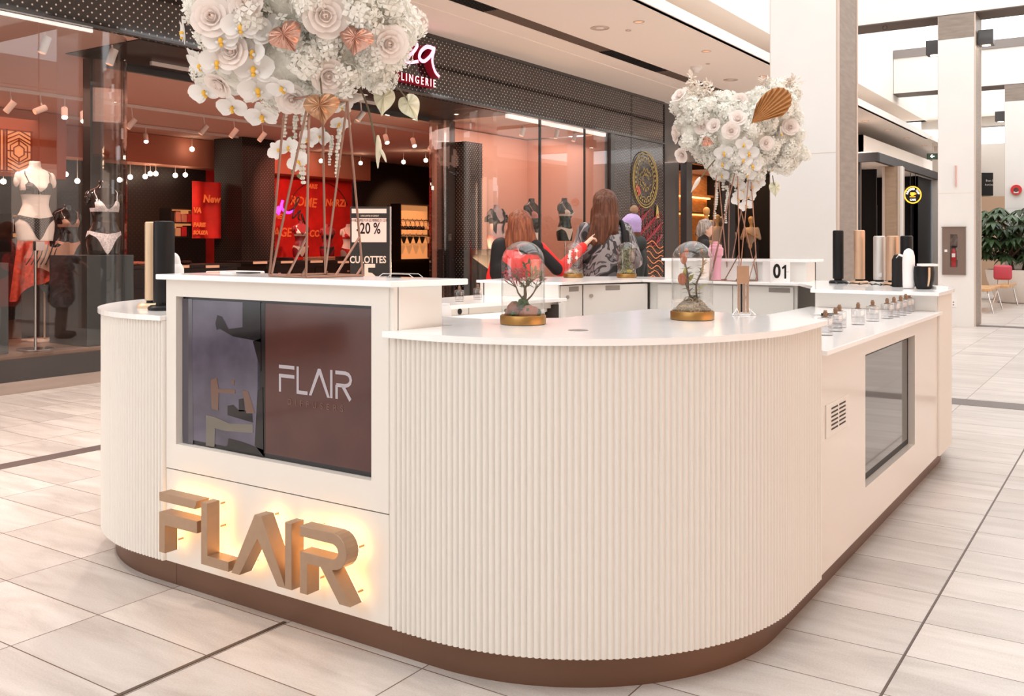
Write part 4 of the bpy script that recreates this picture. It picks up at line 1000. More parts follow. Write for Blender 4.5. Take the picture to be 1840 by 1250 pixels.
def fill_red(x, y, z, t):
    rnd = random.Random(5)
    bm = bmesh.new(); 
    b = MB()
    for dx, dy, r, s in ((-.022, -.006, .030, 1.0), (.026, -.012, .025, .95), (0, .022, .03, .8)):
        bm = bmesh.new(); bmesh.ops.create_icosphere(bm, subdivisions=3, radius=r)
        for v in bm.verts: v.co *= 1 + .35 * noise.noise(v.co * 38 + Vector((dx * 50, 0, 0))); v.co.z = max(v.co.z * s, -.010); v.co += Vector((x + dx, y + dy, z + .011))
        b.bm(bm)
    b.build('copper_rocks', 'rock', t, world=False).location = -t.parent.location
    b = MB(); curls(b, (x, y - .01, z), .03, .055, 60, .0016, rnd)
    for a in range(26):
        an = rnd.uniform(0, 2 * PI); q = rnd.uniform(.02, .052); b.ball((x + q * cos(an), y + q * sin(an), z + .005 + rnd.uniform(0, .02)), rnd.uniform(.004, .008), 6)
    b.ball((x, y, z + .035), .018, 8); b.ball((x + .044, y + .005, z + .012), .013, 8); b.ball((x - .044, y + .0, z + .012), .013, 8)
    b.build('green_moss', 'moss_g', t, world=False).location = -t.parent.location
    b = MB(); tips = []; 
    branch(b, (x + .004, y, z + .04), (.05, 0, 1), .042, .006, rnd, 3, tips); branch(b, (x - .002, y, z + .05), (-.55, .0, .8), .038, .003, rnd, 2, tips); branch(b, (x + .012, y, z + .045), (.75, 0, .75), .036, .003, rnd, 2, tips)
    lim = lambda p: (Vector((p.x - x, p.y - y)).length < .054 and p.z < z + .175)
    b.build('twigs', 'stem', t, world=False).location = -t.parent.location
    b = MB(); r_ = MB()
    for q, d in tips:
        if not lim(q): continue
        if (q - Vector((x, y, z))).dot(_R) > -.002:
            for _ in range(5): leafm(b, q - Vector((0, 0, rnd.uniform(0, .02))), d + Vector((rnd.gauss(0, .7), rnd.gauss(0, .7), rnd.gauss(.2, .5))), (0, 0, 1), rnd.uniform(.018, .030), .009)
        else:
            for _ in range(7): p = q + Vector((rnd.gauss(0, .007), rnd.gauss(0, .007), rnd.gauss(0, .005))); r_.tube([q, p], .0006, 4); r_.ball(p, .0026, 6)
    for _ in range(40):
        an = rnd.uniform(0, 6.3); q = rnd.uniform(0, .035); p = Vector((x + .012 + q * cos(an), y + q * sin(an), z + rnd.uniform(.08, .15)))
        leafm(b, p, (rnd.gauss(0, 1), rnd.gauss(0, 1), rnd.gauss(.6, .5)), (0, 0, 1), .026, .008)
    for _ in range(55):
        an = rnd.uniform(0, 6.3); q = rnd.uniform(0, .028); p = Vector((x - .012 + q * cos(an), y + q * sin(an), z + rnd.uniform(.105, .140))); r_.ball(p, .0028, 6); r_.tube([p, p + Vector((0, 0, -.02))], .0006, 4)
    b.build('olive_leaves', 'leaf', t, world=False).location = -t.parent.location
    r_.build('red_flowers', 'redfl', t, world=False).location = -t.parent.location
def fill_orange(x, y, z, t):
    rnd = random.Random(8); b = MB(); curls(b, (x, y, z), .050, .042, 420, .0011, rnd); b.lathe([(.048, 0), (.042, .015), (.025, .028), (.0001, .034)], (x, y, z), 18)
    b.build('tan_moss', 'moss_t', t, world=False).location = -t.parent.location
    o = Vector((x, y, z)); b = MB(); fl = MB(); lf = MB(); ly = MB()
    def S(r_, h_, f_=0): return o + _R * r_ + Vector((0, 0, h_)) + _F * f_
    st1 = smoothp([S(-.002, .03), S(-.012, .07), S(-.014, .11), S(-.022, .145), S(-.024, .165)], 4); b.tube(st1, .0032, 6)
    st2 = smoothp([S(.0, .03), S(-.01, .06), S(-.02, .085), S(-.024, .095)], 4); b.tube(st2, .003, 6)
    st3 = smoothp([S(.014, .04), S(.012, .08), S(.02, .105), S(.030, .125), S(.032, .160), S(.028, .185), S(.014, .19)], 5); b.tube(st3, .003, 6)
    fl.ball(S(-.030, .100), .014, 12, sc=(1, 1, 1.35)); fl.ball(S(-.026, .162), .012, 12, sc=(.9, .9, 1.5)); fl.ball(S(-.018, .180), .010, 10, sc=(.8, .8, 1.4)); fl.ball(S(.028, .186), .005, 8, sc=(.8, .8, 1.6))
    for k in range(60):
        p = Vector(st3[rnd.randrange(len(st3))]); leafm(lf, p, _R * rnd.gauss(0, 1) + _F * rnd.gauss(0, 1) + Vector((0, 0, .5)), (0, 0, 1), .022, .008)
        p = Vector(st1[rnd.randrange(len(st1) - 6)]); leafm(lf, p, _R * rnd.gauss(0, 1) + _F * rnd.gauss(0, 1) + Vector((0, 0, .3)), (0, 0, 1), .022, .008)
    for k in range(12):
        a = k * PI / 6; leafm(lf, S(0, .042), _R * cos(a) + _F * sin(a) + Vector((0, 0, .35)), (0, 0, 1), .026, .009)
    leafm(ly, S(.0, .052), _R * .8 + Vector((0, 0, .75)), (0, 0, 1), .065, .018, curl=.15); leafm(ly, S(-.018, .09), Vector((0, 0, 1)) - _R * .1, _F, .046, .019, curl=.1); leafm(ly, S(-.02, .085), _R * .7 + Vector((0, 0, .9)), _F, .038, .014, curl=.2)
    for q, nm, m in ((b, 'stems', 'stem'), (fl, 'orange_flowers', 'orfl'), (lf, 'green_leaves', 'leaf'), (ly, 'yellow_leaves', 'leafy')): q.build(nm, m, t, world=False).location = -t.parent.location
def fill_white(x, y, z, t):
    rnd = random.Random(4); b = MB(); curls(b, (x, y, z), .048, .035, 160, .0014, rnd); b.lathe([(.048, 0), (.03, .02), (.0001, .028)], (x, y, z), 14); b.build('tan_moss', 'moss_t', t, world=False).location = -t.parent.location
    b = MB(); s = MB(); tips = []; branch(s, (x, y, z + .02), (-.05, 0, 1), .06, .003, rnd, 2, tips)
    for k in range(9):
        q = Vector((x, y, z)) + _R * rnd.uniform(-.038, .032) + _F * rnd.uniform(-.02, .02) + Vector((0, 0, rnd.uniform(.06, .185)))
        s.tube([(x, y, z + .05), q], .0008, 4)
        for j in range(5): a = j * 2 * PI / 5; leafm(b, q, _R * cos(a) + Vector((0, 0, sin(a))) - _F * .3, -_F, .014, .009)
    s.build('stems', 'stem', t, world=False).location = -t.parent.location; b.build('white_flowers', 'whitefl', t, world=False).location = -t.parent.location
    MB().ball((x - .012, y - .02, z + .018), .016, 10).build('shell', mat('pale_shell', (.7, .52, .4), .5), t, world=False).location = -t.parent.location
def fill_green(x, y, z, t):
    rnd = random.Random(9); b = MB()
    curls(b, (x, y, z), .05, .04, 200, .0016, rnd)
    for k in range(330):
        h = rnd.uniform(.03, .18); q = .045 * math.sqrt(rnd.random()); a = rnd.uniform(0, 6.3)
        leafm(b, (x + q * cos(a), y + q * sin(a), z + h), (rnd.gauss(0, 1), rnd.gauss(0, 1), rnd.gauss(0, 1)), (0, 0, 1), .014, .006)
    b.build('green_sprigs', mat('pale_moss', (.24, .24, .08), .9, var=.4, vscale=60), t, world=False).location = -t.parent.location
    b = MB(); c = Vector((x, y, z)) + _R * .016 - _F * .03
    for k in range(60): b.ball(c + Vector((rnd.gauss(0, .009), rnd.gauss(0, .009), .018 + rnd.gauss(0, .007))), .0045, 6)
    b.build('yellow_moss', 'yellowm', t, world=False).location = -t.parent.location
cloche(-1.766, 2.704, 'glass cloche with red flowers and copper rocks on the near worktop', fill_red)
cloche(-1.36, 3.202, 'glass cloche with orange buds and tan moss on the front worktop', fill_orange)
cloche(-3.78, 6.52, 'small far glass cloche with white blossoms and a shell', fill_white)
x, y = onz(1126, 498.5, W1)
cloche(x, y, 'small far glass cloche with pale green moss and yellow moss', fill_green)

# ------------------------------------------------------------------ rest of the mall
M['wallw'] = mat('mall_wall', (.74, .69, .64), .7)
struct('wall_behind_light_block', MB().box(-9, 12, -8.2, -8, 0, 5.2), 'wallw')  # unseen, added so daylight comes from the skylight only, not sideways
b = MB()
for y0, y1 in ((-8, 1), (1.6, 9), (9.8, 18), (18.8, 27)): b.box(9.2, 9.4, y0, y1, 3.4, 4.2)
b.box(9.2, 9.4, -8, 45, 4.0, 4.35)
for y in (1, 9, 18, 27): b.box(9.2, 9.6, y, y + .8, 0, 4.1)
b.box(11.5, 11.7, -8, 45, 0, 3.6)
wr = struct('wall_right', b, 'wallw')
M['oppsign'] = mat('sign_glow', (.9, .8, .7), .5, emit=(1, .82, .66), es=3.0)
def mir(px, py, X_):    # point on the opposite wall seen reflected in the window plane
    d = _F + _R * ((px - 920) / 1697.0); k = (2 * -8.21 - X_) / d.x; return d.y * k, 1.32 + (435.7 - py) / 1697.0 * k
for s_, x0, x1, y0, size in (('ISTAI', 172, 246, 277, 1), ('FEMME', 198, 248, 292, .55)):
    a, z = mir(x0, y0, 9.18); c_, z2 = mir(x1, y0, 9.18)
    bb = MB().text(s_, 1.0, lambda x, y, zz: (x, y, zz), .02); xs = [v[0] for v in bb.v]; wd = max(xs) - min(xs); cx = (max(xs) + min(xs)) / 2; k = (c_ - a) / wd
    n_ = MB(); n_.f = [f[::-1] for f in bb.f]; n_.m = bb.m; n_.v = [(9.18 - .02, (a + c_) / 2 - (v[0] - cx) * k, (z + z2) / 2 + v[1] * (1.05 if size == 1 else .62)) for v in bb.v]
    n_.build('shop_lettering', 'oppsign', wr)
a, z = mir(1043, 327, 9.18); c_, z2 = mir(1071, 329, 9.18)
bb = MB().text('SASKE', 1.0, lambda x, y, zz: (x, y, zz), .02); xs = [v[0] for v in bb.v]; wd = max(xs) - min(xs); cx = (max(xs) + min(xs)) / 2; k = (c_ - a) / wd
n_ = MB(); n_.f = [f[::-1] for f in bb.f]; n_.m = bb.m; n_.v = [(9.16, (a + c_) / 2 - (v[0] - cx) * k, (z + z2) / 2 + v[1] * .7) for v in bb.v]; n_.build('shop_lettering', 'oppsign', wr)

# fashion shop beyond the perforated panel
WD = mat('warm_wood_wall', (.40, .17, .055), .6, var=.35, vscale=3, vstretch=(1, 1, 9))
struct('wall_fashion_back', MB().box(-10.5, -10.3, 18.6, 32, 0, 4.2), WD)
struct('ceiling_fashion', MB().box(-12, -8.2, 18.6, 32, 3.35, 3.45), mat('fashion_ceiling', (.30, .10, .04), .7))
struct('wall_fashion_side', MB().box(-12, -8.2, 31.9, 32, 0, 3.35), 'shopblack')
struct('floor_fashion', MB().box(-10.3, -8.34, 18.6, 31.9, .001, .33), 'shopfloor')
struct('wall_fashion_header', MB().box(-8.3, -8.2, 18.55, 32, 3.05, 4.2), 'dark')
struct('trim_8', MB().box(-8.32, -8.18, 18.95, 19.25, 0, 3.05).box(-8.32, -8.18, 21.35, 21.85, 0, 3.05).box(-8.32, -8.18, 26.2, 26.5, 0, 3.05), 'darkpost')
struct('window_5', MB().box(-8.26, -8.25, 21.85, 26.2, 0, 3.05), 'glass')
struct('wall_fashion_display', MB().box(-10.2, -10.1, 27.2, 30.4, .331, 3.34), mat('grey_display', (.30, .28, .32), .6, var=.3, vscale=1.2))
t = thing('cove_light', 'glowing amber cove strip under the wooden fashion shop ceiling', 'ceiling light', (-10.2, 24, 2.6))
MB().box(-10.29, -10.2, 20.0, 27.1, 2.54, 2.57).build('strip', mat('amber_strip', (1, .6, .3), .5, emit=(1, .45, .12), es=6), t)
MB().box(-10.29, -10.1, 20.0, 27.1, 2.58, 2.64).build('pelmet', WD, t)
t = thing('wall_shelf', 'amber lit niche low on the wooden wall behind the mannequins', 'shelf', (-10.2, 24, 1.9))
MB().box(-10.29, -10.15, 20.0, 27.1, 2.12, 2.15).build('strip', 'shopblack', t); MB().box(-10.295, -10.23, 20.0, 27.0, 2.07, 2.10).build('glow_strip', mat('amber_strip2', (1, .6, .3), .5, emit=(1, .45, .12), es=3), t)

# cafe at the end of the walkway
x0_c = -5.72
BK = mat('cafe_black', (.010, .009, .010), .55, spec=.2)
struct('wall_cafe_bulkhead', MB().box(-5.22, -5.12, 22.9, 40, 3.2, 3.41).box(-18, -5.12, 22.85, 22.95, 3.2, 3.41), mat('cafe_fascia', (.035, .033, .036), .5))
struct('wall_cafe_bulkhead_upper', MB().box(-18, -5.6, 23.4, 23.5, 3.41, 3.9).box(-5.7, -5.6, 23.4, 40, 3.41, 3.9).box(-18, -5.3, 23.0, 40, 3.41, 3.45), 'ceil')
struct('ceiling_cafe', MB().box(-18, -5.22, 22.96, 40, 3.21, 3.3), 'ceil')
b = MB().box(-12, x0_c, 25.3, 25.4, 0, 3.2).box(-12, -5.35, 28.6, 28.7, 0, 3.2); b.box(-5.45, -5.35, 28.6, 40, 0, 3.2)
cb = struct('wall_cafe_back', b, BK)
b = MB()
for k in range(14): b.box(-8.9 + k * .26, -8.88 + k * .26, 28.55, 28.6, 0, 2.9)
b.build('mullion', 'darkpost', cb)
b = MB()
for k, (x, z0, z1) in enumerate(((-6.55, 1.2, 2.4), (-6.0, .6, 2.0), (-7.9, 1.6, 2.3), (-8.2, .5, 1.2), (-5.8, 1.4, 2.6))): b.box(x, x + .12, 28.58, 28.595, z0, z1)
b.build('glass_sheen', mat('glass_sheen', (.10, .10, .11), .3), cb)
d_ = 24.0
def at(px, d): v = _F + _R * ((px - 920) / 1697.0); return v.x * d, v.y * d
atY = lambda px, Y: ((_F + _R * ((px - 920) / 1697.0)).x / (_F + _R * ((px - 920) / 1697.0)).y) * Y
x0 = atY(1590, 24.6)
sc_ = struct('wall_cafe_column', MB().box(x0, x0 + .30, 24.6, 25.0, 0, 3.2), 'stone2')
MB().box(x0 - .06, x0 - .001, 24.58, 25.1, 0, 3.2).box(x0 + .301, x0 + .36, 24.58, 25.1, 0, 3.2).build('edge_trim', 'trim', sc_)
MB().box(x0 + .361, x0 + .41, 24.6, 24.7, 0, 3.2).build('white_side', 'ceilw', sc_)
struct('wall_cafe_post', MB().box(-5.75, -5.55, 22.96, 23.1, 0, 3.2), 'darkpost')
# round cafe sign
cx, cy = at(1640, 25.7); cz = 1.32 + (435.7 - 350) / 1697 * 25.7
t = thing('round_sign', 'round black hanging sign with an orange ring and cup for the cafe', 'sign', (cx, cy, cz)); t.scale = (1.17,) * 3
c0 = Vector((cx, cy, cz)); R_, U_, N_ = _R, Vector((0, 0, 1)), -_F
def disc(r0, r1, o0, o1, n=40):
    b = MB(); vs = []
    for o_ in (o0, o1):
        for r in (r0, r1):
            for k in range(n): a = 2 * PI * k / n; vs.append(c0 + R_ * r * cos(a) + U_ * r * sin(a) + N_ * o_)
    fs = []
    for k in range(n):
        j = (k + 1) % n; fs += [(k, n + k, n + j, j)[::-1], (2 * n + k, 3 * n + k, 3 * n + j, 2 * n + j), (n + k, 3 * n + k, 3 * n + j, n + j), (k, j, 2 * n + j, 2 * n + k)]
    return b.add(vs, fs)
OR = mat('orange_neon', (1, .5, .05), .5, emit=(1, .36, .02), es=2.2); WN = mat('white_neon', (1, 1, 1), .5, emit=(1, .95, .9), es=1.5)
disc(.001, .222, -.05, 0).build('disc', 'black', t); disc(.178, .202, .002, .01).build('orange_ring', OR, t)
def sp(x, y, z): return c0 + R_ * x + U_ * y + N_ * (.004 + z)
b = MB()
b.v = [tuple(sp(x, y, z)) for z in (0, .006) for x, y in ((-.06, .055), (.045, .055), (.035, .0), (.01, -.02), (-.035, -.02), (-.055, .0))]; b.f = [tuple(range(6, 12)), tuple(range(6))[::-1]] + [(i, (i + 1) % 6, 6 + (i + 1) % 6, 6 + i) for i in range(6)]; b.m = [0] * 8
b.tube([sp(.045, .045, .003), sp(.075, .04, .003), (sp(.07, .015, .003)), sp(.035, .005, .003)], .006, 6); b.tube([sp(-.07, -.045, .003), sp(.06, -.045, .003)], .008, 6)
b.build('cup_symbol', OR, t)
b = MB()
for s_, rr, a0, sgn in (('SECOND CUP', .135, 90, 1),):
    n = len(s_)
    for i, ch in enumerate(s_):
        if ch == ' ': continue
        a = math.radians(a0 + 78 - i * 156 / (n - 1)); ca, sa = cos(a), sin(a)
        b.text(ch, .062, lambda x, y, z, ca=ca, sa=sa: tuple(c0 + R_ * (ca * (rr + y) + sa * x) + U_ * (sa * (rr + y) - ca * x) + N_ * (.004 + z)), .004, bold=.002, res=2)
b.text('CAFE', .058, lambda x, y, z: tuple(sp(x, y - .115, z)), .004, bold=.002, res=2)
b.build('curved_lettering', WN, t)
MB().tube([c0 + R_ * -.22 - N_ * .02, c0 + R_ * -.34 - N_ * .02], .012, 8).tube([c0 + R_ * -.34 + U_ * .12, c0 + R_ * -.34 - U_ * .12], .012, 8).build('bracket', 'darkpost', t)
MB().tube([c0 + R_ * -.05 + U_ * .20 - N_ * .03, Vector((cx - .05 * _R.x, cy, 3.22))], .008, 6).tube([c0 + R_ * .07 + U_ * .20 - N_ * .03, Vector((cx + .07 * _R.x, cy, 3.22))], .008, 6).build('suspension_rod', 'darkpost', t)
# arrow exit sign
cx, cy = at(1677, 27.3); cz = 1.32 + (435.7 - 281) / 1697 * 27.3; c0 = Vector((cx, cy, cz))
t = thing('arrow_sign', 'small dark green hanging sign with a white left arrow', 'sign', (cx, cy, cz))
bx(MB(), c0, R_, -N_, U_, .17, .04, .085).build('sign_box', mat('exit_green', (.02, .06, .035), .4), t)
b = MB(); b.tube([c0 + R_ * .01 + N_ * .045, c0 - R_ * .10 + N_ * .045], .012, 6); b.tube([c0 - R_ * .05 + U_ * .045 + N_ * .045, c0 - R_ * .10 + N_ * .045, c0 - R_ * .05 - U_ * .045 + N_ * .045], .012, 6)
b.build('white_arrow', WN, t)
MB().tube([c0 + U_ * .08, Vector((cx, cy, 4.2))], .015, 6).build('suspension_rod', 'trim', t)

# wall lights on the columns
def box_light(x, y, z, lb, s_=.11):
    t = thing('box_light', lb, 'wall light', (x, y, z), 'dark box lights on the columns')
    MB().box(x - s_, x + s_, y - s_, y + s_, z - s_ * 1.05, z + s_ * 1.05, bev=.006).build('housing', 'darkpost', t)
    MB().lathe([(s_ * .55, -s_ * 1.05 - .003), (.0001, -s_ * 1.05 - .004)], (x, y, z)).build('lens', 'lamp', t)
box_light(-2.745 - .12, 16.70, 4.50, 'dark box light on the left side of the far white column')
box_light(-2.205 + .12, 16.62, 4.56, 'dark box light on the right side of the far white column')
box_light(-2.665 - .12, 24.6, 4.25, 'dark box light on the left side of the farthest column')
# fire cabinet
Y_ = 16.338
t = thing('fire_cabinet', 'brown metal fire extinguisher cabinet on the far white column', 'cabinet', (-2.51, Y_, 1.19))
b = MB(); x0, x1, z0, z1 = -2.68, -2.34, .81, 1.56
b.box(x0, -2.565, Y_ - .03, Y_, z0, z1); b.box(-2.455, x1, Y_ - .03, Y_, z0, z1); b.box(-2.565, -2.455, Y_ - .03, Y_, z0, .93); b.box(-2.565, -2.455, Y_ - .03, Y_, 1.45, z1); b.box(x0 - .012, x1 + .012, Y_ - .036, Y_ - .028, z1, z1 + .012); b.box(-2.565, -2.455, Y_ - .004, Y_ - .001, .93, 1.45)
b.build('door', mat('brown_metal', (.20, .145, .12), .45, metal=.2), t)
MB().box(-2.565, -2.455, Y_ - .028, Y_ - .026, .93, 1.45).build('glass', 'dome', t)
MB().box(-2.645, -2.605, Y_ - .034, Y_ - .031, 1.17, 1.21).build('latch', 'white', t)
t2 = thing('fire_extinguisher', 'red fire extinguisher behind the narrow cabinet glass', 'fire extinguisher', (-2.51, Y_ - .015, .93))
MB().lathe([(.034, 0), (.036, .01), (.036, .24), (.02, .28), (.012, .29), (.012, .31)], (-2.515, Y_ - .016, .931), 16, sy=.28).build('cylinder', mat('fire_red', (.55, .02, .02), .35), t2, smooth=40)
MB().box(-2.54, -2.49, Y_ - .0275, Y_ - .026, 1.09, 1.15).build('white_label', 'white', t2); MB().box(-2.545, -2.47, Y_ - .022, Y_ - .012, 1.24, 1.27).build('handle', 'black', t2)
tag(MB().tube(smoothp([(-2.47, Y_ - .014, 1.25), (-2.462, Y_ - .014, 1.15), (-2.465, Y_ - .014, 1.05)], 4), .009, 6).build('hose', 'trim', t2), '', '')
del_ = [c for c in t2.children if c.name.startswith('hose')][0]
for k in ('label', 'category'): del del_[k]
t = thing('power_outlet', 'white wall outlet low on the far white column', 'outlet', (-2.52, Y_, .355))
o = MB().box(-2.565, -2.475, Y_ - .006, Y_ + .001, .295, .415, bev=.003).build('cover_plate', 'white', t)
MB().box(-2.53, -2.51, Y_ - .0075, Y_ - .0062, .325, .345).box(-2.53, -2.51, Y_ - .0075, Y_ - .0062, .365, .385).build('sockets', 'capgrey', t)
t = thing('wall_strip', 'narrow pink vertical strip fixed high on the far white column', 'strip', (-2.482, Y_, 2.37))
MB().box(-2.492, -2.472, Y_ - .03, Y_, 2.21, 2.54, bev=.003).build('strip_body', mat('pink_strip', (.72, .42, .38), .4), t)
# fire alarm on third column
t = thing('fire_alarm', 'round red fire alarm on the farthest column', 'alarm', (-2.43, 24.3, 2.52))
c0 = Vector((-2.43, 24.28, 2.52)); R_, U_, N_ = Vector((1, 0, 0)), Vector((0, 0, 1)), Vector((0, -1, 0))
disc(.001, .115, 0, .05).build('red_housing', mat('alarm_red', (.65, .03, .03), .4), t); disc(.02, .05, .052, .065).build('horn', 'darkpost', t)
bx(MB(), c0 + Vector((0, -.055, -.055)), R_, -N_, U_, .05, .006, .018).build('white_label', 'white', t)
# dark directory sign hanging far back, shop behind
cx, cy = at(1783, 27.5); 
t = thing('hanging_sign', 'black hanging sign with pale text between the far columns', 'sign', (cx, cy, 2.9))
bx(MB(), (cx, cy, 3.02), _R, _F, (0, 0, 1), .42, .04, .33).build('sign_box', 'black', t)
q = lambda x, y, z: tuple(Vector((cx, cy, 3.02)) + _R * x + Vector((0, 0, y)) - _F * (.042 + z))
MB().text('Best Buy', .09, lambda x, y, z: q(x - .05, y + .10, z), .002, res=1).text('Best Dans Du Bas', .075, lambda x, y, z: q(x, y - .02, z), .002, res=1, sx=.85).build('pale_text', mat('pale_text', (.6, .55, .5), .5), t)
MB().tube([(cx, cy, 3.35), (cx, cy, 4.2)], .015, 6).build('suspension_rod', 'trim', t)
b = MB().box(-4.6, -1.4, 29.2, 29.3, 0, 2.6)
struct('wall_far_shop', b, mat('tan_shopfront', (.55, .38, .26), .6)); 
struct('wall_far_end', MB().box(-5.3, 5, 30.6, 30.8, 0, 4.2), 'wallw')
cx, cy = at(1787, 26.9)
tag(bx(MB(), (cx, cy, 1.99), _R, _F, (0, 0, 1), .17, .02, .16).text('MOVING', .10, lambda x, y, z: tuple(Vector((cx, cy, 1.99)) + _R * x + Vector((0, 0, y)) - _F * (.022 + z)), .002, mi=1, bold=.002, res=1, sx=.9).build('poster', ['white', 'black']), 'white poster with dark lettering on the tan shopfront', 'poster')
struct('trim_9', bx(MB(), (cx, cy + .1, 1.0), _R, _F, (0, 0, 1), .22, .02, 1.3), mat('tan_panel', (.62, .42, .28), .6))

# planter with umbrella plant
cx, cy = -2.30, 23.40
t = thing('planter', 'big white planter behind the bench', 'planter', (cx, cy, 0))
MB().lathe([(.38, 0), (.44, .04), (.62, .50), (.66, .72), (.62, .73), (.60, .66), (.0001, .64)], (cx, cy, 0), 36).build('pot', mat('white_pot', (.78, .74, .70), .5), t, smooth=40)
p = thing('umbrella_plant', 'leafy umbrella plant with drooping dark green leaves', 'plant', (cx, cy, .66))
rnd = random.Random(11); st = MB(); lf = MB()
for k in range(6):
    a = rnd.uniform(0, 6.3); top = Vector((cx + rnd.uniform(-.6, .6), cy + rnd.uniform(-.35, .35), rnd.uniform(1.3, 2.1)))
    st.tube([(cx + .12 * cos(a), cy + .12 * sin(a), .65), (cx + .2 * cos(a), cy + .2 * sin(a), 1.0), top], [.03, .025, .015], 6)
for k in range(110):
    a = rnd.uniform(0, 2 * PI); q = rnd.uniform(.05, 1.0); h = rnd.uniform(1.0, 2.15) ; rr = .92 * math.sqrt(max(.05, 1 - ((h - 1.55) / .8) ** 2)) * math.sqrt(rnd.random())
    c = Vector((cx + rr * cos(a), cy + rr * sin(a), h)); out = Vector((cos(a), sin(a), .2)).normalized()
    st.tube([Vector((cx, cy, h - .25)).lerp(c, .3), c], .006, 4)
    for j in range(8):
        b_ = j * 2 * PI / 8 + a; d = (Vector((cos(b_), sin(b_), -.35)) + out * .2).normalized(); leafm(lf, c, d, (0, 0, 1), rnd.uniform(.24, .34), .10, curl=.35)
st.build('stems', 'stem', p); lf.v = [(v[0], min(v[1], 24.28), v[2]) for v in lf.v]; lf.build('leaves', mat('umbrella_leaf', (.045, .085, .035), .3, var=.4, vscale=3), p)

# bench with a red cushion back
t = thing('bench', 'wooden slab bench with thin metal legs beside the far column', 'bench', (-2.1, 22.0, 0))
OAK = mat('oak_seat', (.62, .36, .17), .4, var=.2, vscale=3, vstretch=(6, 1, 1))
MB().box(-2.84, -2.40, 19.6, 21.15, .41, .46, bev=.01).build('seat', OAK, t)
MB().box(-2.54, -2.26, 21.2, 22.62, .41, .46, bev=.01).build('seat', OAK, t)
for (x, y, dx) in ((-2.76, 19.7, -.12), (-2.46, 19.7, .12), (-2.76, 21.05, -.1), (-2.46, 21.05, .12), (-2.48, 21.4, -.1), (-2.32, 22.5, .1)):
    MB().tube([(x, y, .41), (x + dx, y - .12, .0)], .013, 8).build('leg', 'chrome', t)
t = thing('backrest_cushion', 'red cushion backrest standing on the bench', 'cushion', (-2.42, 22.3, .46))
MB().box(-2.58, -2.24, 21.55, 21.67, .56, .86, bev=.05).build('cushion_pad', mat('red_leather', (.52, .06, .09), .5), t, smooth=60)
MB().tube([(-2.50, 21.61, .455), (-2.50, 21.61, .60)], .01, 6).tube([(-2.30, 21.61, .455), (-2.30, 21.61, .60)], .01, 6).build('bracket', 'chrome', t)

# ------------------------------------------------------------------ body builders
def blob(name, segs, m, parent=None, voxel=.012, sm=6, extra=None, loc=None):
    """one continuous surface grown over a chain of tapering capsules"""
    b = MB()
    for s_ in segs:
        p0, p1, r0, r1 = s_[:4]; p0, p1 = Vector(p0), Vector(p1)
        L = (p1 - p0).length; n = 14
        if L < 1e-4: b.ball(p0, r0, 14); continue
        d = (p1 - p0) / L; pr = []
        pts = []; rs = []
        for k in range(5): a = PI / 2 * k / 4; pts.append(p0 - d * r0 * cos(a)); rs.append(max(1e-4, r0 * sin(a)))
        for k in range(5): a = PI / 2 * k / 4; pts.append(p1 + d * r1 * sin(a)); rs.append(max(1e-4, r1 * cos(a)))
        b.tube(pts, rs, n)
    if extra: extra(b)
    o = b.build(name, m, parent, smooth=True, world=False)
    rm = o.modifiers.new('r', 'REMESH'); rm.mode = 'VOXEL'; rm.voxel_size = voxel; rm.use_smooth_shade = True
    s = o.modifiers.new('s', 'SMOOTH'); s.factor = .5; s.iterations = sm
    return o

# torso: rings (z, half width, half depth front, half depth back, forward shift) for a .74 m bust form, facing +Y locally
TR = [(0, .150, .095, .10, .0), (.05, .158, .098, .112, .0), (.10, .165, .098, .122, .0), (.16, .168, .100, .122, .0), (.22, .155, .095, .108, .0), (.28, .128, .088, .088, .0), (.33, .112, .080, .078, .003),
      (.38, .116, .084, .078, .004), (.44, .130, .100, .084, .004), (.485, .138, .118, .088, .004), (.52, .140, .112, .09, .002), (.56, .144, .092, .09, 0), (.60, .150, .075, .085, -.004), (.63, .145, .062, .075, -.008), (.65, .110, .052, .062, -.01), (.665, .068, .046, .052, -.012), (.69, .050, .045, .046, -.012), (.735, .046, .042, .044, -.008)]
def tor(z):
    z = max(0, min(.735, z))
    for a, c in zip(TR, TR[1:]):
        if z <= c[0]:
            t = (z - a[0]) / (c[0] - a[0]); t = t * t * (3 - 2 * t) * .5 + t * .5
            return [a[i] + (c[i] - a[i]) * t for i in range(5)]
    return list(TR[-1])
def tp(ang, z, off=0.0):
    """surface point; ang 0 = front (+Y), positive towards +X"""
    _, hw, df, db, sh = tor(z); s_, c_ = sin(ang), cos(ang); e = .85
    x = hw * math.copysign(abs(s_) ** e, s_); y = (df if c_ > 0 else db) * math.copysign(abs(c_) ** e, c_) + sh
    b_ = 0
    for sx_ in (-1, 1):
        d2 = ((x - sx_ * .062) / .052) ** 2 + ((z - .475) / .055) ** 2
        if c_ > 0: b_ += .034 * math.exp(-d2 * 1.1)
    y += b_
    n = Vector((s_, c_, 0)); 
    return Vector((x, y, z)) + n * off
def torso_mesh(arms=True):
    b = MB(); nz, na = 46, 36
    vs = [tp(2 * PI * k / na, .735 * i / nz) for i in range(nz + 1) for k in range(na)]
    fs = [(i * na + (k + 1) % na, i * na + k, (i + 1) * na + k, (i + 1) * na + (k + 1) % na) for i in range(nz) for k in range(na)]
    fs += [tuple(range(na)), tuple(range(nz * na, nz * na + na))[::-1]]
    b.add(vs, fs)
    for s_ in (-1, 1):
        b.ball((s_ * .145, -.006, .575), .046, 14, sc=(.8, .9, 1.35)); b.ball((s_ * .163, -.004, .545), .036, 12, sc=(.7, .9, 1.5))
    return b
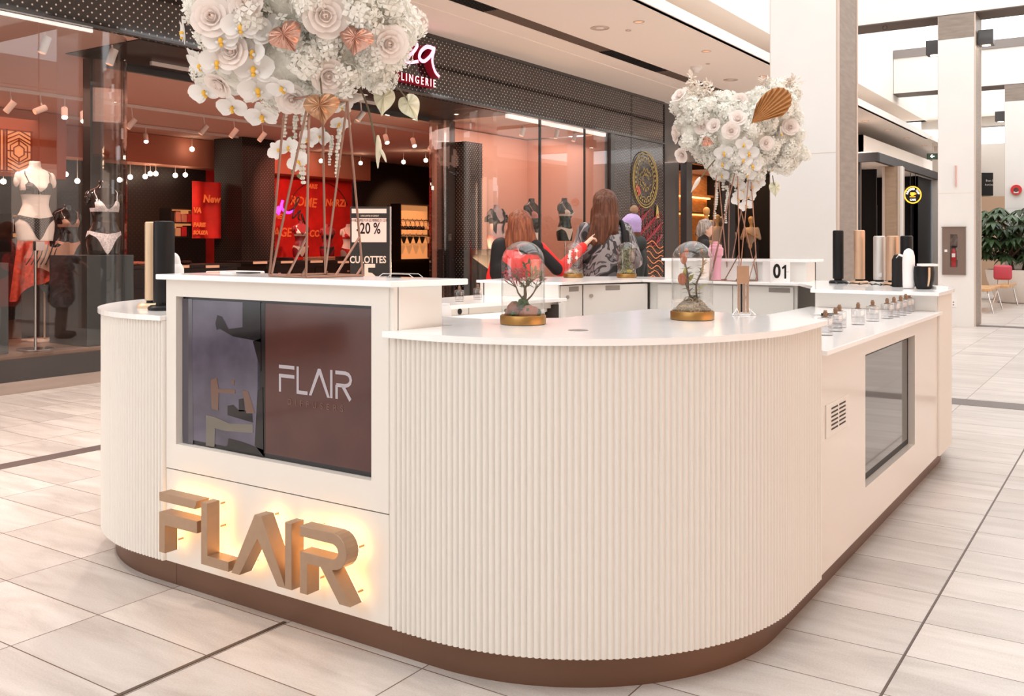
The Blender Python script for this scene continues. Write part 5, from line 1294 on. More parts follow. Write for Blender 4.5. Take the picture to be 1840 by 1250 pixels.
def patch(b, a0, a1, z0f, z1f, off=.004, n=26, m=10, mi=0):
    b.grid(lambda u, v: tp(a0 + (a1 - a0) * u, z0f(a0 + (a1 - a0) * u) + (z1f(a0 + (a1 - a0) * u) - z0f(a0 + (a1 - a0) * u)) * v, off), n, m, mi)
def torso(name, label, loc, yaw, skin_m, bra_m, pant_m, h=.74, group='lingerie torso mannequins', stand=None, style='bra', half=False):
    t = thing(name, label, 'mannequin', loc, group); t.rotation_euler = (0, 0, yaw); t.scale = (h / .74,) * 3
    zb = stand or 0
    torso_mesh().build('torso', skin_m, t, smooth=True, world=False)
    if bra_m:
        b = MB()
        for s_ in (-1, 1):
            cen = s_ * .46
            def cup(u, v, s_=s_): 
                a = s_ * (.02 + .90 * u); top = .448 + .060 * min(1, u * 2.4) + .030 * math.exp(-((abs(a) - .60) / .25) ** 2); 
                return tp(a, .425 + (top - .425) * v, .006)
            b.grid(cup, 12, 8)
            pts = [tp(s_ * .62, .53, .006), tp(s_ * .66, .58, .005), tp(s_ * .75, .62, .006), Vector((s_ * .085, -.01, .655)), tp(s_ * 2.3, .60, .006), tp(s_ * 2.6, .48, .006)]
            b.tube(smoothp(pts, 4), .0045, 6)
        patch(b, .9, 2 * PI - .9, lambda a: .425, lambda a: .462, .004, 26, 2)
        patch(b, -.1, .1, lambda a: .43, lambda a: .45, .007, 3, 2)
        b.build('bra', bra_m, t, smooth=True, world=False)
    if style == 'vest':
        b = MB()
        for s_ in (-1, 1):
            patch(b, s_ * .35, s_ * .95, lambda a: .25 + .12 * (abs(a) - .35), lambda a: .60 + .03 * (abs(a)), .009, 8, 16)
            patch(b, s_ * .95, s_ * 2.2, lambda a: .44, lambda a: .52, .010, 10, 4)
            b.tube(smoothp([tp(s_ * .6, .60, .012), Vector((s_ * .10, 0, .66)), tp(s_ * 2.4, .60, .010)], 4), .018, 8)
            b.tube(smoothp([tp(s_ * 1.2, .56, .02), Vector((s_ * .19, 0, .52)), Vector((s_ * .195, 0, .45))], 4), [.02] * 4 + [.035] * 5, 8)
        b.build('vest', bra_m, t, smooth=True, world=False)
    if pant_m and not half:
        b = MB()
        patch(b, -1.25, 1.25, lambda a: .135 - .13 * math.exp(-(a / .35) ** 2) + .07 * min(1, abs(a) / 1.25) ** .7 * 1.0, lambda a: .205 + .025 * abs(a), .004, 30, 8)
        patch(b, 1.25, 2 * PI - 1.25, lambda a: .10 + .10 * (abs(a - PI) / (PI - 1.25)), lambda a: .236, .004, 30, 6)
        b.build('briefs', pant_m, t, smooth=True, world=False)
    if stand:
        b = MB().tube([(0, 0, -stand / (h / .74)), (0, 0, .002)], .012, 10).lathe([(.16, 0), (.16, .008), (.03, .014), (.0001, .016)], (0, 0, -stand / (h / .74)), 28)
        b.build('pole', 'chrome', t, smooth=40, world=False)
    return t
M['mpale'] = mat('pale_torso', (.83, .66, .58), .28, coat=.4)
M['mdark'] = mat('gloss_dark_torso', (.018, .010, .009), .12, coat=.8)
M['mslate'] = mat('slate_torso', (.03, .035, .035), .22, coat=.4)
M['mred'] = mat('gloss_red_torso', (.30, .012, .02), .15, coat=.6)
M['lace'] = dots('black_lace', (.010, .008, .008), (.20, .14, .13), .024, .0042, .6, 0)
M['lacew'] = mat('white_lace', (.70, .62, .62), .7, var=.35, vscale=60)
M['satp'] = mat('peach_satin', (.62, .32, .22), .35)
M['satpk'] = mat('pink_satin', (.70, .28, .25), .35)
M['satw'] = mat('cream_satin', (.78, .62, .52), .4)
M['satb'] = mat('black_satin', (.012, .011, .012), .4)
def fy(dx, dy): return math.atan2(-dx, dy)      # yaw turning local +Y to (dx, dy)
torso('torso_mannequin', 'pale torso mannequin in a black lace set on a pole, in the left window', (-8.52, 4.80, 1.335), fy(.95, -.15), 'mpale', 'lace', 'lace', .74, stand=1.0)
torso('torso_mannequin', 'gloss dark torso in a white lace set on the dark block in the left window', (-8.62, 5.56, 1.20), fy(.95, -.25), 'mdark', 'lacew', 'lacew', .74)
torso('torso_mannequin', 'gloss dark torso in a peach bra left of the white lace one', (-9.32, 5.60, 1.16), fy(.8, -.1), 'mdark', 'satp', 'satp', .56)
t = thing('display_block', 'dark display block under the white lace torso in the left window', 'plinth', (-8.75, 5.55, .33))
MB().box(-8.98, -8.34, 5.20, 5.70, .331, 1.198, bev=.004).build('block_body', mat('block_dark', (.035, .04, .042), .35, coat=.3), t)
t = thing('display_block', 'dark block under the peach bra torso', 'plinth', (-9.35, 5.6, .33))
MB().box(-9.60, -9.08, 5.47, 5.71, .331, 1.158, bev=.004).build('block_body', 'shopblack', t)
t = thing('display_block', 'taller grey block at the far left edge of the window', 'plinth', (-8.6, 4.1, .33))
MB().box(-9.1, -8.42, 3.4, 4.50, .331, 1.14, bev=.004).build('block_body', mat('block_grey', (.07, .075, .075), .35, coat=.3), t)
# garment stand with a red slip behind the pale torso
t = thing('garment_stand', 'low stand with a hanging red lace slip and striped briefs in the left window', 'garment stand', (-9.2, 5.28, .33))
MB().box(-9.36, -9.04, 5.12, 5.44, .331, .35, bev=.004).build('stand_base', 'satw', t)
MB().tube([(-9.2, 5.28, .35), (-9.2, 5.28, 1.45)], .010, 8).build('pole', 'champ', t)
b = MB(); b.grid(lambda u, v: (-9.15 + .035 * sin(u * 14) + .03 * v, 4.98 + .30 * u - .10 * v * (1 - u), 1.37 - .62 * v * (1 - .35 * u) - .03 * sin(u * 9)), 20, 14)
b.build('red_slip', mat('red_lace', (.62, .07, .03), .6, var=.3, vscale=30), t, smooth=True)
b = MB(); b.grid(lambda u, v: (-9.12 + .05 * sin(u * PI), 5.16 + .34 * u, 1.30 - .26 * v + .03 * cos(u * 7)), 16, 8); b.build('peach_top', 'satp', t, smooth=True)
b = MB()
for k in range(6): b.tube(smoothp([(-9.08, 5.10 + .05 * k, 1.31), (-9.07, 5.08 + .045 * k, 1.20), (-9.08, 5.02 + .05 * k, 1.10)], 3), .006, 5)
b.grid(lambda u, v: (-9.08 + .05 * sin(u * PI), 5.14 + .30 * u, .90 - (.14 * sin(u * PI)) * v), 14, 6)
b.build('striped_briefs', 'satb', t, smooth=True)

# window two
torso('torso_mannequin', 'pale torso in a black vest at the left of the second window', (-8.75, 12.62, 1.207), fy(.8, -.4), mat('rose_torso', (.66, .44, .43), .3, coat=.3), 'satb', 'satpk', .73, style='vest')
torso('torso_mannequin', 'dark torso in a coral bra and pink briefs in the second window', (-8.7, 13.60, 1.26), fy(.85, -.1), 'mdark', 'satpk', 'satw', .82, stand=.93)
torso('torso_mannequin', 'slate torso in a cream bra and briefs in the second window', (-8.7, 14.70, 1.35), fy(.85, -.1), 'mslate', 'satw', 'satw', .78, stand=1.02)

# figures against the red wall
torso('torso_mannequin', 'gloss red torso in a cream bra on the table before the red wall', (-12.75, 12.13, 1.06), fy(.85, -.45), 'mred', 'satw', 'satw', .66)
torso('torso_mannequin', 'gloss red torso in a black bra on the table before the red wall', (-12.75, 12.80, 1.05), fy(.85, -.45), 'mred', 'satb', 'satb', .62)
torso('torso_mannequin', 'pale torso in a red set half hidden by the sale sign', (-12.8, 13.42, 1.0), fy(.85, -.45), 'mpale', 'redwall', 'redwall', .68)

# tables
def table(lb, x0, x1, y0, y1, h, drawers=True):
    t = thing('display_table', lb, 'table', ((x0 + x1) / 2, (y0 + y1) / 2, .012))
    MB().box(x0, x1, y0, y1, h - .05, h, bev=.004).build('table_top', 'shopblack', t)
    MB().box(x0 + .05, x1 - .03, y0 + .05, y1 - .05, .013, h - .055).build('cabinet_body', mat('table_dark', (.02, .014, .013), .5), t)
    if drawers:
        n = max(2, int((y1 - y0) / .55))
        for k in range(n):
            ya = y0 + .06 + (y1 - y0 - .12) * k / n; yb = y0 + .06 + (y1 - y0 - .12) * (k + 1) / n - .02
            for zr in (h - .30, h - .52):
                d = MB().box(x1 - .028, x1 - .012, ya, yb, zr, zr + .18).build('drawer', 'shopblack', t)
                MB().box(x1 - .011, x1 - .006, (ya + yb) / 2 - .03, (ya + yb) / 2 + .03, zr + .08, zr + .11).build('number_plate', 'champ', d)
    return t
table('long dark table with drawers before the red wall', -13.2, -12.2, 10.8, 13.7, 1.0)
table('dark table with patterned garments left of the perforated column', -13.0, -12.2, 8.2, 10.3, .98)
table('dark drawer unit with numbers behind the left window', -10.9, -10.2, 5.9, 6.9, 1.02)
rnd = random.Random(21)
gm = [mat('beige_cloth', (.70, .42, .26), .8), mat('peach_cloth', (.66, .25, .18), .8), mat('dark_cloth', (.05, .02, .02), .8, var=.8, vscale=50), mat('red_cloth', (.60, .02, .03), .8)]
gl = [('folded beige garments under the cream torso', 12.06, gm[0]), ('second folded beige pile on the red wall table', 12.42, gm[0]), ('folded dark garments under the black bra torso', 12.85, gm[2]), ('folded red garments beside the sale sign', 13.42, gm[3]),
      ('rolled dark garments at the left end of the red wall table', 11.4, gm[2])]
for lb, y, m in gl:
    b = MB()
    for k in range(3): b.box(-12.5, -12.28, y - .12, y + .12, 1.0005 + k * .022, 1.020 + k * .022, bev=.009)
    tag(b.build('folded_garments', m, smooth=50), lb, 'clothes', 'folded clothes on shop tables')
for lb, y, m in (('patterned dark bras laid on the left table', 9.4, gm[2]), ('peach garments on the left table by the white spray bottle', 8.75, gm[1])):
    b = MB()
    for k in range(7): b.ball((-12.5 + rnd.uniform(-.1, .1), y + rnd.uniform(-.25, .25), .981 + .03), .06, 10, sc=(1, 1, .5))
    tag(b.build('folded_garments', m, smooth=True), lb, 'clothes', 'folded clothes on shop tables')
for i, (px0, px1, py, X_, lb) in enumerate(((455, 480, 472, -12.19, 'first glowing price strip right of the perforated column'), (505, 530, 471, -12.19, 'price strip under the cream torso'), (558, 580, 470, -12.19, 'price strip under the black bra torso'), (607, 627, 471, -12.19, 'price strip beside the sale sign'),
                              (370, 394, 479, -12.19, 'price strip on the left table before the perforated column'), (322, 340, 479, -12.19, 'price strip on the left table beside the spray bottle'))):
    a = fpt(px0, py, X_); c_ = fpt(px1, py, X_)
    tag(MB().box(X_ - .004, X_ + .004, a[1], c_[1], a[2] - .02, a[2] + .02).build('price_strip', mat('price_strip', (.85, .55, .38), .6, emit=(1, .5, .3), es=.25)), lb, 'price strip', 'price strips')
t = thing('price_stand', 'small pale price card beside the black bra torso', 'sign', (-12.3, 13.12, 1.0))
MB().box(-12.32, -12.30, 13.05, 13.22, 1.001, 1.14).build('card', 'satw', t)
MB().text('45%', .07, lambda x, y, z: (-12.299 + z, 13.135 + x, 1.06 + y), .002, bold=.002, res=1).build('numerals', 'black', t)

# graffiti words and decor on the red wall
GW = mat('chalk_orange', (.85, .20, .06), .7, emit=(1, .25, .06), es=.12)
gw = MB(); GWP = []
def wr_(s_, px, py, size, sh=.15, X_=-15.98, rot=0):
    p = fpt(px, py, X_); gq = MB(); GWP.append(gq); gq.text(s_, size, lambda x, y, z: (X_ + z, p[1] + x * cos(rot) - y * sin(rot), p[2] + y * cos(rot) + x * sin(rot)), .006, bold=.006, shear=sh, res=2)
wr_('ROME', 545, 363, .30, rot=-.05); wr_('NYMES', 495, 389, .16); wr_('AGE', 507, 418, .28); wr_('NoRZI', 603, 365, .24); wr_('PARIS', 560, 335, .14); wr_('VA', 473, 345, .2); wr_('CO', 565, 420, .22)
tw = thing('painted_lettering', 'orange painted words scattered over the glowing red wall', 'wall art', (-15.98, 14.5, 1.6))
for gq in GWP: gq.build('word', GW, tw)
a = MB(); c0 = fpt(575, 385, -15.9); ring = [(-15.9, c0[1] + .95 * cos(k * PI / 20), c0[2] + .78 * sin(k * PI / 20)) for k in range(2, 19)]
a.tube(ring, .012, 6)
tag(a.build('hoop_ring', mat('hoop_dark', (.2, .03, .02), .4), smooth=True), 'thin dark hoop standing around the torsos on the red wall', 'hoop')
a = MB(); sc_pts = [(478, 378), (484, 388), (490, 368), (492, 385), (500, 372), (500, 385), (508, 360), (506, 372), (512, 380), (520, 382), (528, 376)]
a.tube(smoothp([fpt(*q, -14.5) for q in sc_pts], 4), .028, 7)
t = thing('neon_word', 'purple beaded script light hanging before the red wall', 'light', fpt(500, 375, -14.5)); a.build('script_tube', mat('purple_neon', (.35, .05, .5), .4, emit=(.65, .06, .9), es=1.2), t, smooth=True)
a = MB(); a.tube(smoothp([fpt(*q, -14.45) for q in ((520, 378), (530, 372), (538, 358), (534, 356), (528, 378), (526, 392), (534, 384), (540, 378), (536, 392), (544, 398), (542, 384), (548, 402))], 4), .016, 6); a.build('dark_tail', 'shopblack', t, smooth=True)

# red banner with words, left of the perforated column
t = thing('red_banner', 'red hanging banner with scribbled city names left of the perforated column', 'banner', (-14.9, 12.0, 1.5))
p0, p1, p2 = fpt(345, 325, -14.9), fpt(396, 325, -14.9), fpt(345, 428, -14.9)
b = MB(); b.grid(lambda u, v: (-14.9 + .05 * sin(u * 9), p0[1] + (p1[1] - p0[1]) * u, p0[2] + (p2[2] - p0[2]) * v), 24, 6); b.build('cloth', 'redwall', t, smooth=True)
GWP.clear(); wr_('New', 380, 358, .2, X_=-14.82); wr_('VA', 354, 378, .14, X_=-14.82); wr_('PARIS', 358, 404, .11, X_=-14.82); wr_('SOUZA', 360, 418, .10, X_=-14.82); [gq.build('scribbled_word', GW, t) for gq in GWP]

# shelf wall with boxes behind
def shelf_unit(lb, X_, pxa, pxb, pya, pyb, rows, glow=True):
    a, c_ = fpt(pxa, pya, X_), fpt(pxb, pyb, X_)
    a2 = fpt(pxb, pya, X_); y0, y1 = a[1], c_[1]; z1 = (a[2] + a2[2]) / 2; z0 = fpt(pxa, pyb, X_)[2]
    t = thing('wall_shelves', lb, 'shelves', (X_, (y0 + y1) / 2, z0))
    MB().box(X_ - .02, X_, y0, y1, z0, z1).build('back_panel', mat('lit_back', (.75, .38, .18), .6, emit=(1, .40, .14), es=.45), t)
    b = MB()
    for k in range(rows + 1): z = z0 + (z1 - z0) * k / rows; b.box(X_, X_ + .35, y0, y1, z - .015, z + .005)
    b.box(X_, X_ + .35, y0 - .02, y0, z0 - .015, z1); b.box(X_, X_ + .35, y1, y1 + .02, z0 - .015, z1)
    b.build('shelf_boards', 'shopblack', t)
    return t, y0, y1, z0, z1
bi = 0
cols = [gm[0], gm[1], 'satw', 'shopblack', gm[3]]
words_ = ['bottom', 'middle', 'top']
for lb, X_, pa, pb, ya, yb, rows, where in (('lit shelves with small boxes seen between the left window and the red banner', -15.4, 288, 343, 375, 425, 2, 'between the window and the red banner'), ('lit shelves with handbags behind the pale torso', -13.8, 0, 42, 385, 450, 2, 'behind the pale torso')):
    t, y0, y1, z0, z1 = shelf_unit(lb, X_, pa, pb, ya, yb, rows)
    n = 5
    for r_ in range(rows):
        for k in range(n):
            yy_ = y0 + (y1 - y0) * (k + .5) / n; hh = rnd.uniform(.55, .85) * (z1 - z0) / rows; zz = z0 + (z1 - z0) * r_ / rows + .006
            o = MB().box(X_ + .08, X_ + .26, yy_ - (y1 - y0) / n * .40, yy_ + (y1 - y0) / n * .40, zz, zz + hh, bev=.006).build('gift_box', cols[rnd.randrange(5)])
            tag(o, 'small boxed item on the %s lit shelf %s' % (('lower', 'upper')[r_], where), 'box', 'boxed items %s, %s row' % (where, ('lower', 'upper')[r_]))

# rack wall on the right with hanging bras and poster
t, y0, y1, z0, z1 = shelf_unit('amber lit rack wall right of the sale sign', -15.9, 702, 770, 368, 466, 1)
b = MB()
for z in ((z0 + z1) / 2 + .30, z0 + .62): b.tube([(-15.6, y0, z), (-15.6, y1, z)], .012, 6)
b.build('rail', 'shopblack', t)
def bra_hanger(lb, y, z, m, kind=0):
    t = thing('hanging_bra' if kind == 0 else 'hanging_briefs', lb, 'lingerie', (-15.6, y, z), 'lingerie on the amber rack')
    MB().tube(smoothp([(-15.6, y, z + .10), (-15.6, y + .015, z + .12), (-15.6, y, z + .08), (-15.6, y - .1, z + .04), (-15.6, y + .1, z + .04), (-15.6, y, z + .08)], 3), .005, 5).build('hanger', 'shopblack', t)
    b = MB()
    if kind == 0:
        for s_ in (-1, 1): b.ball((-15.58, y + s_ * .055, z - .12), .058, 10, sc=(.6, 1, .9)); b.tube([(-15.57, y + s_ * .06, z - .08), (-15.59, y + s_ * .09, z + .04)], .006, 5)
        b.box(-15.60, -15.58, y - .13, y + .13, z - .17, z - .14)
    else:
        b.prism([(y - .11, z + .03), (y + .11, z + .03), (y + .02, z - .14), (y - .02, z - .14)], -15.60, -15.58, axis='X')
    b.build('garment', m, t, smooth=40)
n = 0
for k in range(8):
    y = y0 + .12 + (y1 - y0 - .24) * k / 7
    bra_hanger('beige bra in the middle of the upper amber rail' if k == 5 else 'dark bra hanging on the upper amber rail', y, (z0 + z1) / 2 + .22, gm[0] if k == 5 else ('satb' if k % 3 else gm[2]))
    if k == 5: continue
for k in range(6):
    y = y0 + .15 + (y1 - y0 - .3) * k / 5
    bra_hanger('beige briefs on the lower amber rail' if k == 4 else 'dark briefs hanging on the lower amber rail', y, z0 + .55, gm[0] if k == 4 else 'satb', 1)
# poster
t = thing('wall_poster', 'tall brown poster of a blonde person in dark lingerie', 'poster', (-15.85, 19.9, 1.6))
ya, yb = 19.65, 20.30; zc = 2.28
MB().box(-15.88, -15.86, ya, yb, .92, 2.34).build('print', mat('poster_brown', (.16, .055, .035), .6, var=.3, vscale=3), t)
yc = (ya + yb) / 2 - .04
def el(b, y, z, ry, rz, x0=-15.858, n=20): b.prism([(y + ry * cos(2 * PI * k / n), z + rz * sin(2 * PI * k / n)) for k in range(n)], x0, x0 + .002, axis='X')
b = MB(); el(b, yc - .02, 2.10, .16, .21); el(b, yc - .08, 1.92, .12, .14); b.build('blonde_hair', mat('poster_hair', (.62, .34, .17), .7, var=.3, vscale=20), t)
b = MB(); el(b, yc, 2.10, .075, .12, -15.855); b.prism([(yc - .04, 2.02), (yc + .05, 2.02), (yc + .07, 1.86), (yc + .30, 1.80), (yc + .30, 1.0), (yc + .12, .95), (yc - .12, .95), (yc - .12, 1.5), (yc - .27, 1.80), (yc - .06, 1.86)], -15.856, -15.8545, axis='X')
b.build('printed_skin', mat('poster_skin', (.75, .40, .24), .7, var=.15, vscale=6), t)
b = MB(); el(b, yc - .09, 1.60, .10, .09, -15.853); el(b, yc + .13, 1.60, .10, .09, -15.853); b.prism([(yc - .2, 1.50), (yc + .25, 1.50), (yc + .25, 1.56), (yc - .2, 1.56)], -15.853, -15.851, axis='X')
for s_ in (-.10, .14): b.prism([(yc + s_, 1.66), (yc + s_ + .02, 1.66), (yc + s_ + .03, 1.84), (yc + s_ + .01, 1.84)], -15.853, -15.851, axis='X')
b.build('printed_bra', 'shopblack', t)
b = MB()
for z in (1.30, 1.22, 1.10, 1.00): b.box(-15.85, -15.848, yc - .12, yc + .12, z, z + .025)
b.build('printed_lines', 'satw', t)
b = MB()
for y, z in ((yc - .028, 2.12), (yc + .03, 2.12)): el(b, y, z, .014, .007, -15.852)
el(b, yc, 2.045, .022, .008, -15.852); b.build('printed_features', 'shopblack', t)

# sale sign stand
P0 = Vector(at(630, 8.2) + (0,)); P1 = Vector(at(700, 8.2) + (0,)); ux = (P1 - P0).normalized(); uy = Vector((-ux.y, ux.x, 0))
if uy.dot(_F) < 0: uy = -uy
zt_ = 1.32 + (435.7 - 371) / 1697 * 8.2; cc = (P0 + P1) / 2; hw = (P1 - P0).length / 2
t = thing('sale_sign', 'black floor sign stand reading minus 20 percent and CULOTTES 5', 'sign', (cc.x, cc.y, 0))
bx(MB(), cc + Vector((0, 0, (zt_ + .02) / 2)), ux, uy, (0, 0, 1), hw, .02, (zt_ - .02) / 2).build('board', 'shopblack', t)
bx(MB(), cc + ux * (hw + .01) + Vector((0, 0, (zt_ + .0) / 2)), ux, uy, (0, 0, 1), .006, .012, zt_ / 2).build('side_rail', 'chrome', t)
bx(MB(), cc + Vector((0, 0, .01)), ux, uy, (0, 0, 1), hw + .02, .16, .01).build('base_plate', 'shopblack', t)
PKP = mat('pink_paper', (.80, .56, .50), .6, emit=(1, .6, .5), es=.10)
def zp(py): return 1.32 + (435.7 - py) / 1697 * 8.18
def sgn(x, y, z): return tuple(cc + ux * x - uy * (.0225 + z) + Vector((0, 0, y)))
b = MB()
for ya, yb in ((375, 383), (392, 435)):
    za, zb2 = zp(ya), zp(yb); b.add([sgn(-hw * .92, zb2, 0), sgn(hw * .86, zb2, 0), sgn(hw * .86, za, 0), sgn(-hw * .92, za, 0), sgn(-hw * .92, zb2, .002), sgn(hw * .86, zb2, .002), sgn(hw * .86, za, .002), sgn(-hw * .92, za, .002)], [(0, 3, 2, 1), (4, 5, 6, 7), (0, 1, 5, 4), (1, 2, 6, 5), (2, 3, 7, 6), (3, 0, 4, 7)])
b.build('paper_panel', PKP, t)
MB().text('-20 %', .135, lambda x, y, z: sgn(x - .01, zp(411) + y, z + .003), .001, sx=.68, bold=.002).text('DOUBLE REMISE POUR LES MEMBRES DU CLUB', .036, lambda x, y, z: sgn(x - .005, zp(396) + y, z + .003), .001, sx=.42, res=1).build('dark_print', 'black', t)
MB().text('CULOTTES', .085, lambda x, y, z: sgn(x - .015, zp(467) + y, z + .001), .001, sx=.76, bold=.002).text('5', .28, lambda x, y, z: sgn(x - .0, zp(497) + y, z + .001), .001, bold=.004).text('OFFRE LIMITEE SEULEMENT', .022, lambda x, y, z: sgn(x, zp(388) + y, z + .001), .001, sx=.6, res=1).build('pale_print', 'satw', t)

# track lights of the shop
def track_spot(p, aim, lb, lit, s=1.0, grp='track spotlights in the lingerie shop'):
    p = Vector(p); t = thing('track_spotlight', lb, 'spotlight', p, grp); d = (Vector(aim) - p).normalized()
    L = .17 * s; r = .042 * s
    MB().tube([p - d * L * .5, p + d * L * .5], r, 14).build('barrel', 'fixture', t, smooth=50)
    MB().tube([p - d * L * .2, Vector((p.x, p.y, 3.30))], .010, 6).build('arm', 'fixture', t)
    q = p + d * (L * .5 + .001)
    MB().tube([q, q + d * .002], r * .85, 14).build('lens', 'lamp' if lit else 'copperlens', t)
for nm, x, y0, y1, lb in (('lighting_track', -12.35, 3.0, 12.0, 'long white lighting track across the shop ceiling'), ('lighting_track', -14.3, 3.0, 12.0, 'second white lighting track deeper in the shop'), ('lighting_track', -10.86, 11.5, 15.0, 'short white lighting track left of the door post'), ('lighting_track', -9.2, 6.5, 10.5, 'white lighting track just inside the entrance')):
    tag(MB().box(x - .018, x + .018, y0, y1, 3.30, 3.345).build(nm, 'fixture'), lb, 'lighting track')
def onX_(px, py, X_): return fpt(px, py, X_)
spots = [(18, 192, -12.35, 0, 'unlit spotlight at the far left of the long track'), (72, 197, -12.35, 0, 'tilted spotlight on the long track above the lattice panel'), (116, 203, -12.35, 1, 'lit spotlight on the long track, first of the bright pair'), (150, 210, -12.35, 1, 'lit spotlight on the long track, second of the bright pair'),
         (236, 222, -12.35, 0, 'spotlight on the long track behind the curved glass'), (366, 233, -12.35, 0, 'spotlight on the long track left of the perforated column'), (420, 239, -12.35, 0, 'spotlight just above the perforated column'), (471, 246, -12.35, 0, 'spotlight right above the perforated column'),
         (348, 160, -9.2, 0, 'big spotlight just inside the entrance beside the white flowers'), (648, 209, -9.2, 0, 'spotlight inside the entrance right of the flower stems'), (694, 250, -10.86, 1, 'first spotlight of the short track by the door post'), (743, 256, -10.86, 1, 'second spotlight of the short track by the door post'), (776, 262, -10.86, 0, 'third spotlight of the short track by the door post'),
         (83, 262, -14.3, 0, 'dim spotlight of the second track above the pale torso'), (262, 248, -14.3, 1, 'small lit spotlight behind the curved glass')]
for px, py, X_, lit, lb in spots:
    p = fpt(px, py, X_); s_ = 1.0 if X_ < -10 else .9
    aim = Vector((p[0] + (.9 if lit else -.5), p[1] + (-.5 if lit else -.8), p[2] - 1.3)) if px != 72 else Vector((p[0], p[1] - 2, p[2] - 1))
    track_spot(p, aim, lb, lit, s_)
for i, (px, py, X_) in enumerate(((345, 268, -15.2), (315, 315, -15.7), (333, 314, -15.7), (475, 278, -15.1), (577, 289, -15.1), (648, 293, -14.9), (725, 291, -13.6), (765, 288, -13.2), (118, 313, -15.7), (139, 325, -15.7), (215, 323, -15.7), (234, 318, -15.7), (6, 326, -15.7), (261, 317, -15.7), (270, 312, -15.7), (280, 312, -15.7))):
    p = Vector(fpt(px, py, X_))
    t = thing('ball_spotlight', 'small bright spotlight glowing far back under the shop ceiling', 'spotlight', p, 'far bright spotlights in the shop')
    MB().ball(p, .045, 16).build('lens', 'lamp', t); MB().tube([p, Vector((p.x, p.y, 3.345 if p.x > -15.3 else 2.80))], .005, 5).build('drop_rod', 'fixture', t)
    t['group'] = 'far bright spotlights in the shop'
for px, py, X_, lb in ((80, 50, -8.6, 'big white spotlight at the top of the left window'), (201, 76, -8.6, 'big white spotlight at the top of the left window near the curved glass')):
    p = Vector(fpt(px, py, X_)); p.z = min(p.z, 3.18); track_spot(p, p + Vector((-.12, -.3, -1)), lb, 0, .95)
for px, py, X_, lb in ((939, 236, -8.7, 'left white spotlight in the second window'), (1000, 241, -8.7, 'middle white spotlight in the second window'), (1032, 246, -8.7, 'right white spotlight in the second window')):
    p = Vector(fpt(px, py, X_)); track_spot(p, p + Vector((-.12, -.3, -1)), lb, 0, .95)

# ornament on the perforated side panel
t = thing('panel_emblem', 'gold ring emblem with a red mark on the perforated side panel', 'emblem', (-8.18, 16.9, 2.56))
GD = mat('gold_line', (.62, .48, .16), .4, metal=.4)
c1 = (16.92, 2.56); b = MB()
def rg(ry, rz, r, a0=0, a1=40, w_=0): b.tube([(-8.168, c1[0] + (ry + w_ * sin(k * 2.3)) * cos(k * PI / 20), c1[1] + (rz + w_ * sin(k * 1.7)) * sin(k * PI / 20)) for k in range(a0, a1 + 1)], r, 5)
rg(.55, .55, .011); rg(.50, .50, .008); rg(.36, .37, .006, w_=.03); rg(.24, .20, .006, 3, 37, w_=.05); rg(.13, .11, .006, 0, 30, w_=.04)
b.build('gold_rings', GD, t)
b = MB()
for k in range(28):
    a = PI / 20 * k * 1.4; b.box(-8.172, -8.166, c1[0] + .43 * cos(a) - .018, c1[0] + .43 * cos(a) + .018, c1[1] + .43 * sin(a) - .022, c1[1] + .43 * sin(a) + .022)
b.build('gold_letters', GD, t)
b = MB(); b.prism([(16.50, 2.45), (16.66, 2.40), (16.72, 2.30), (16.60, 2.20), (16.56, 2.32), (16.50, 2.33)], -8.174, -8.167, axis='X'); b.build('red_mark', 'redfl', t)
b = MB(); b.prism([(17.38, 1.80), (17.55, 1.82), (17.50, 2.02), (17.44, 2.10)], -8.174, -8.167, axis='X'); b.build('gold_bell', GD, t)
OL = mat('orange_line', (.70, .25, .10), .5, emit=(1, .3, .1), es=.1); RL = mat('dark_red_line', (.35, .03, .05), .5)
b = MB()
for k in range(8):
    z = 1.42 - k * .115; b.tube([(-8.168, 16.48 + 1.25 * j / 16, z + .05 * sin(j * .8 + k) - .012 * j) for j in range(17)], .009, 5)
o = b.build('orange_waves', OL); tag(o, 'orange wavy lines low on the perforated side panel', 'wall art')
b = MB()
for k in range(9):
    z = 1.95 - k * .06; b.tube([(-8.168, 16.55 + 1.1 * j / 14 + .08 * sin(k * 2 + j), z + .13 * sin(j * 1.1 + k * 1.7) - .012 * j) for j in range(15)], .008, 5)
o = b.build('red_scribble', RL); tag(o, 'dark red scribbled lines in the middle of the perforated side panel', 'wall art')

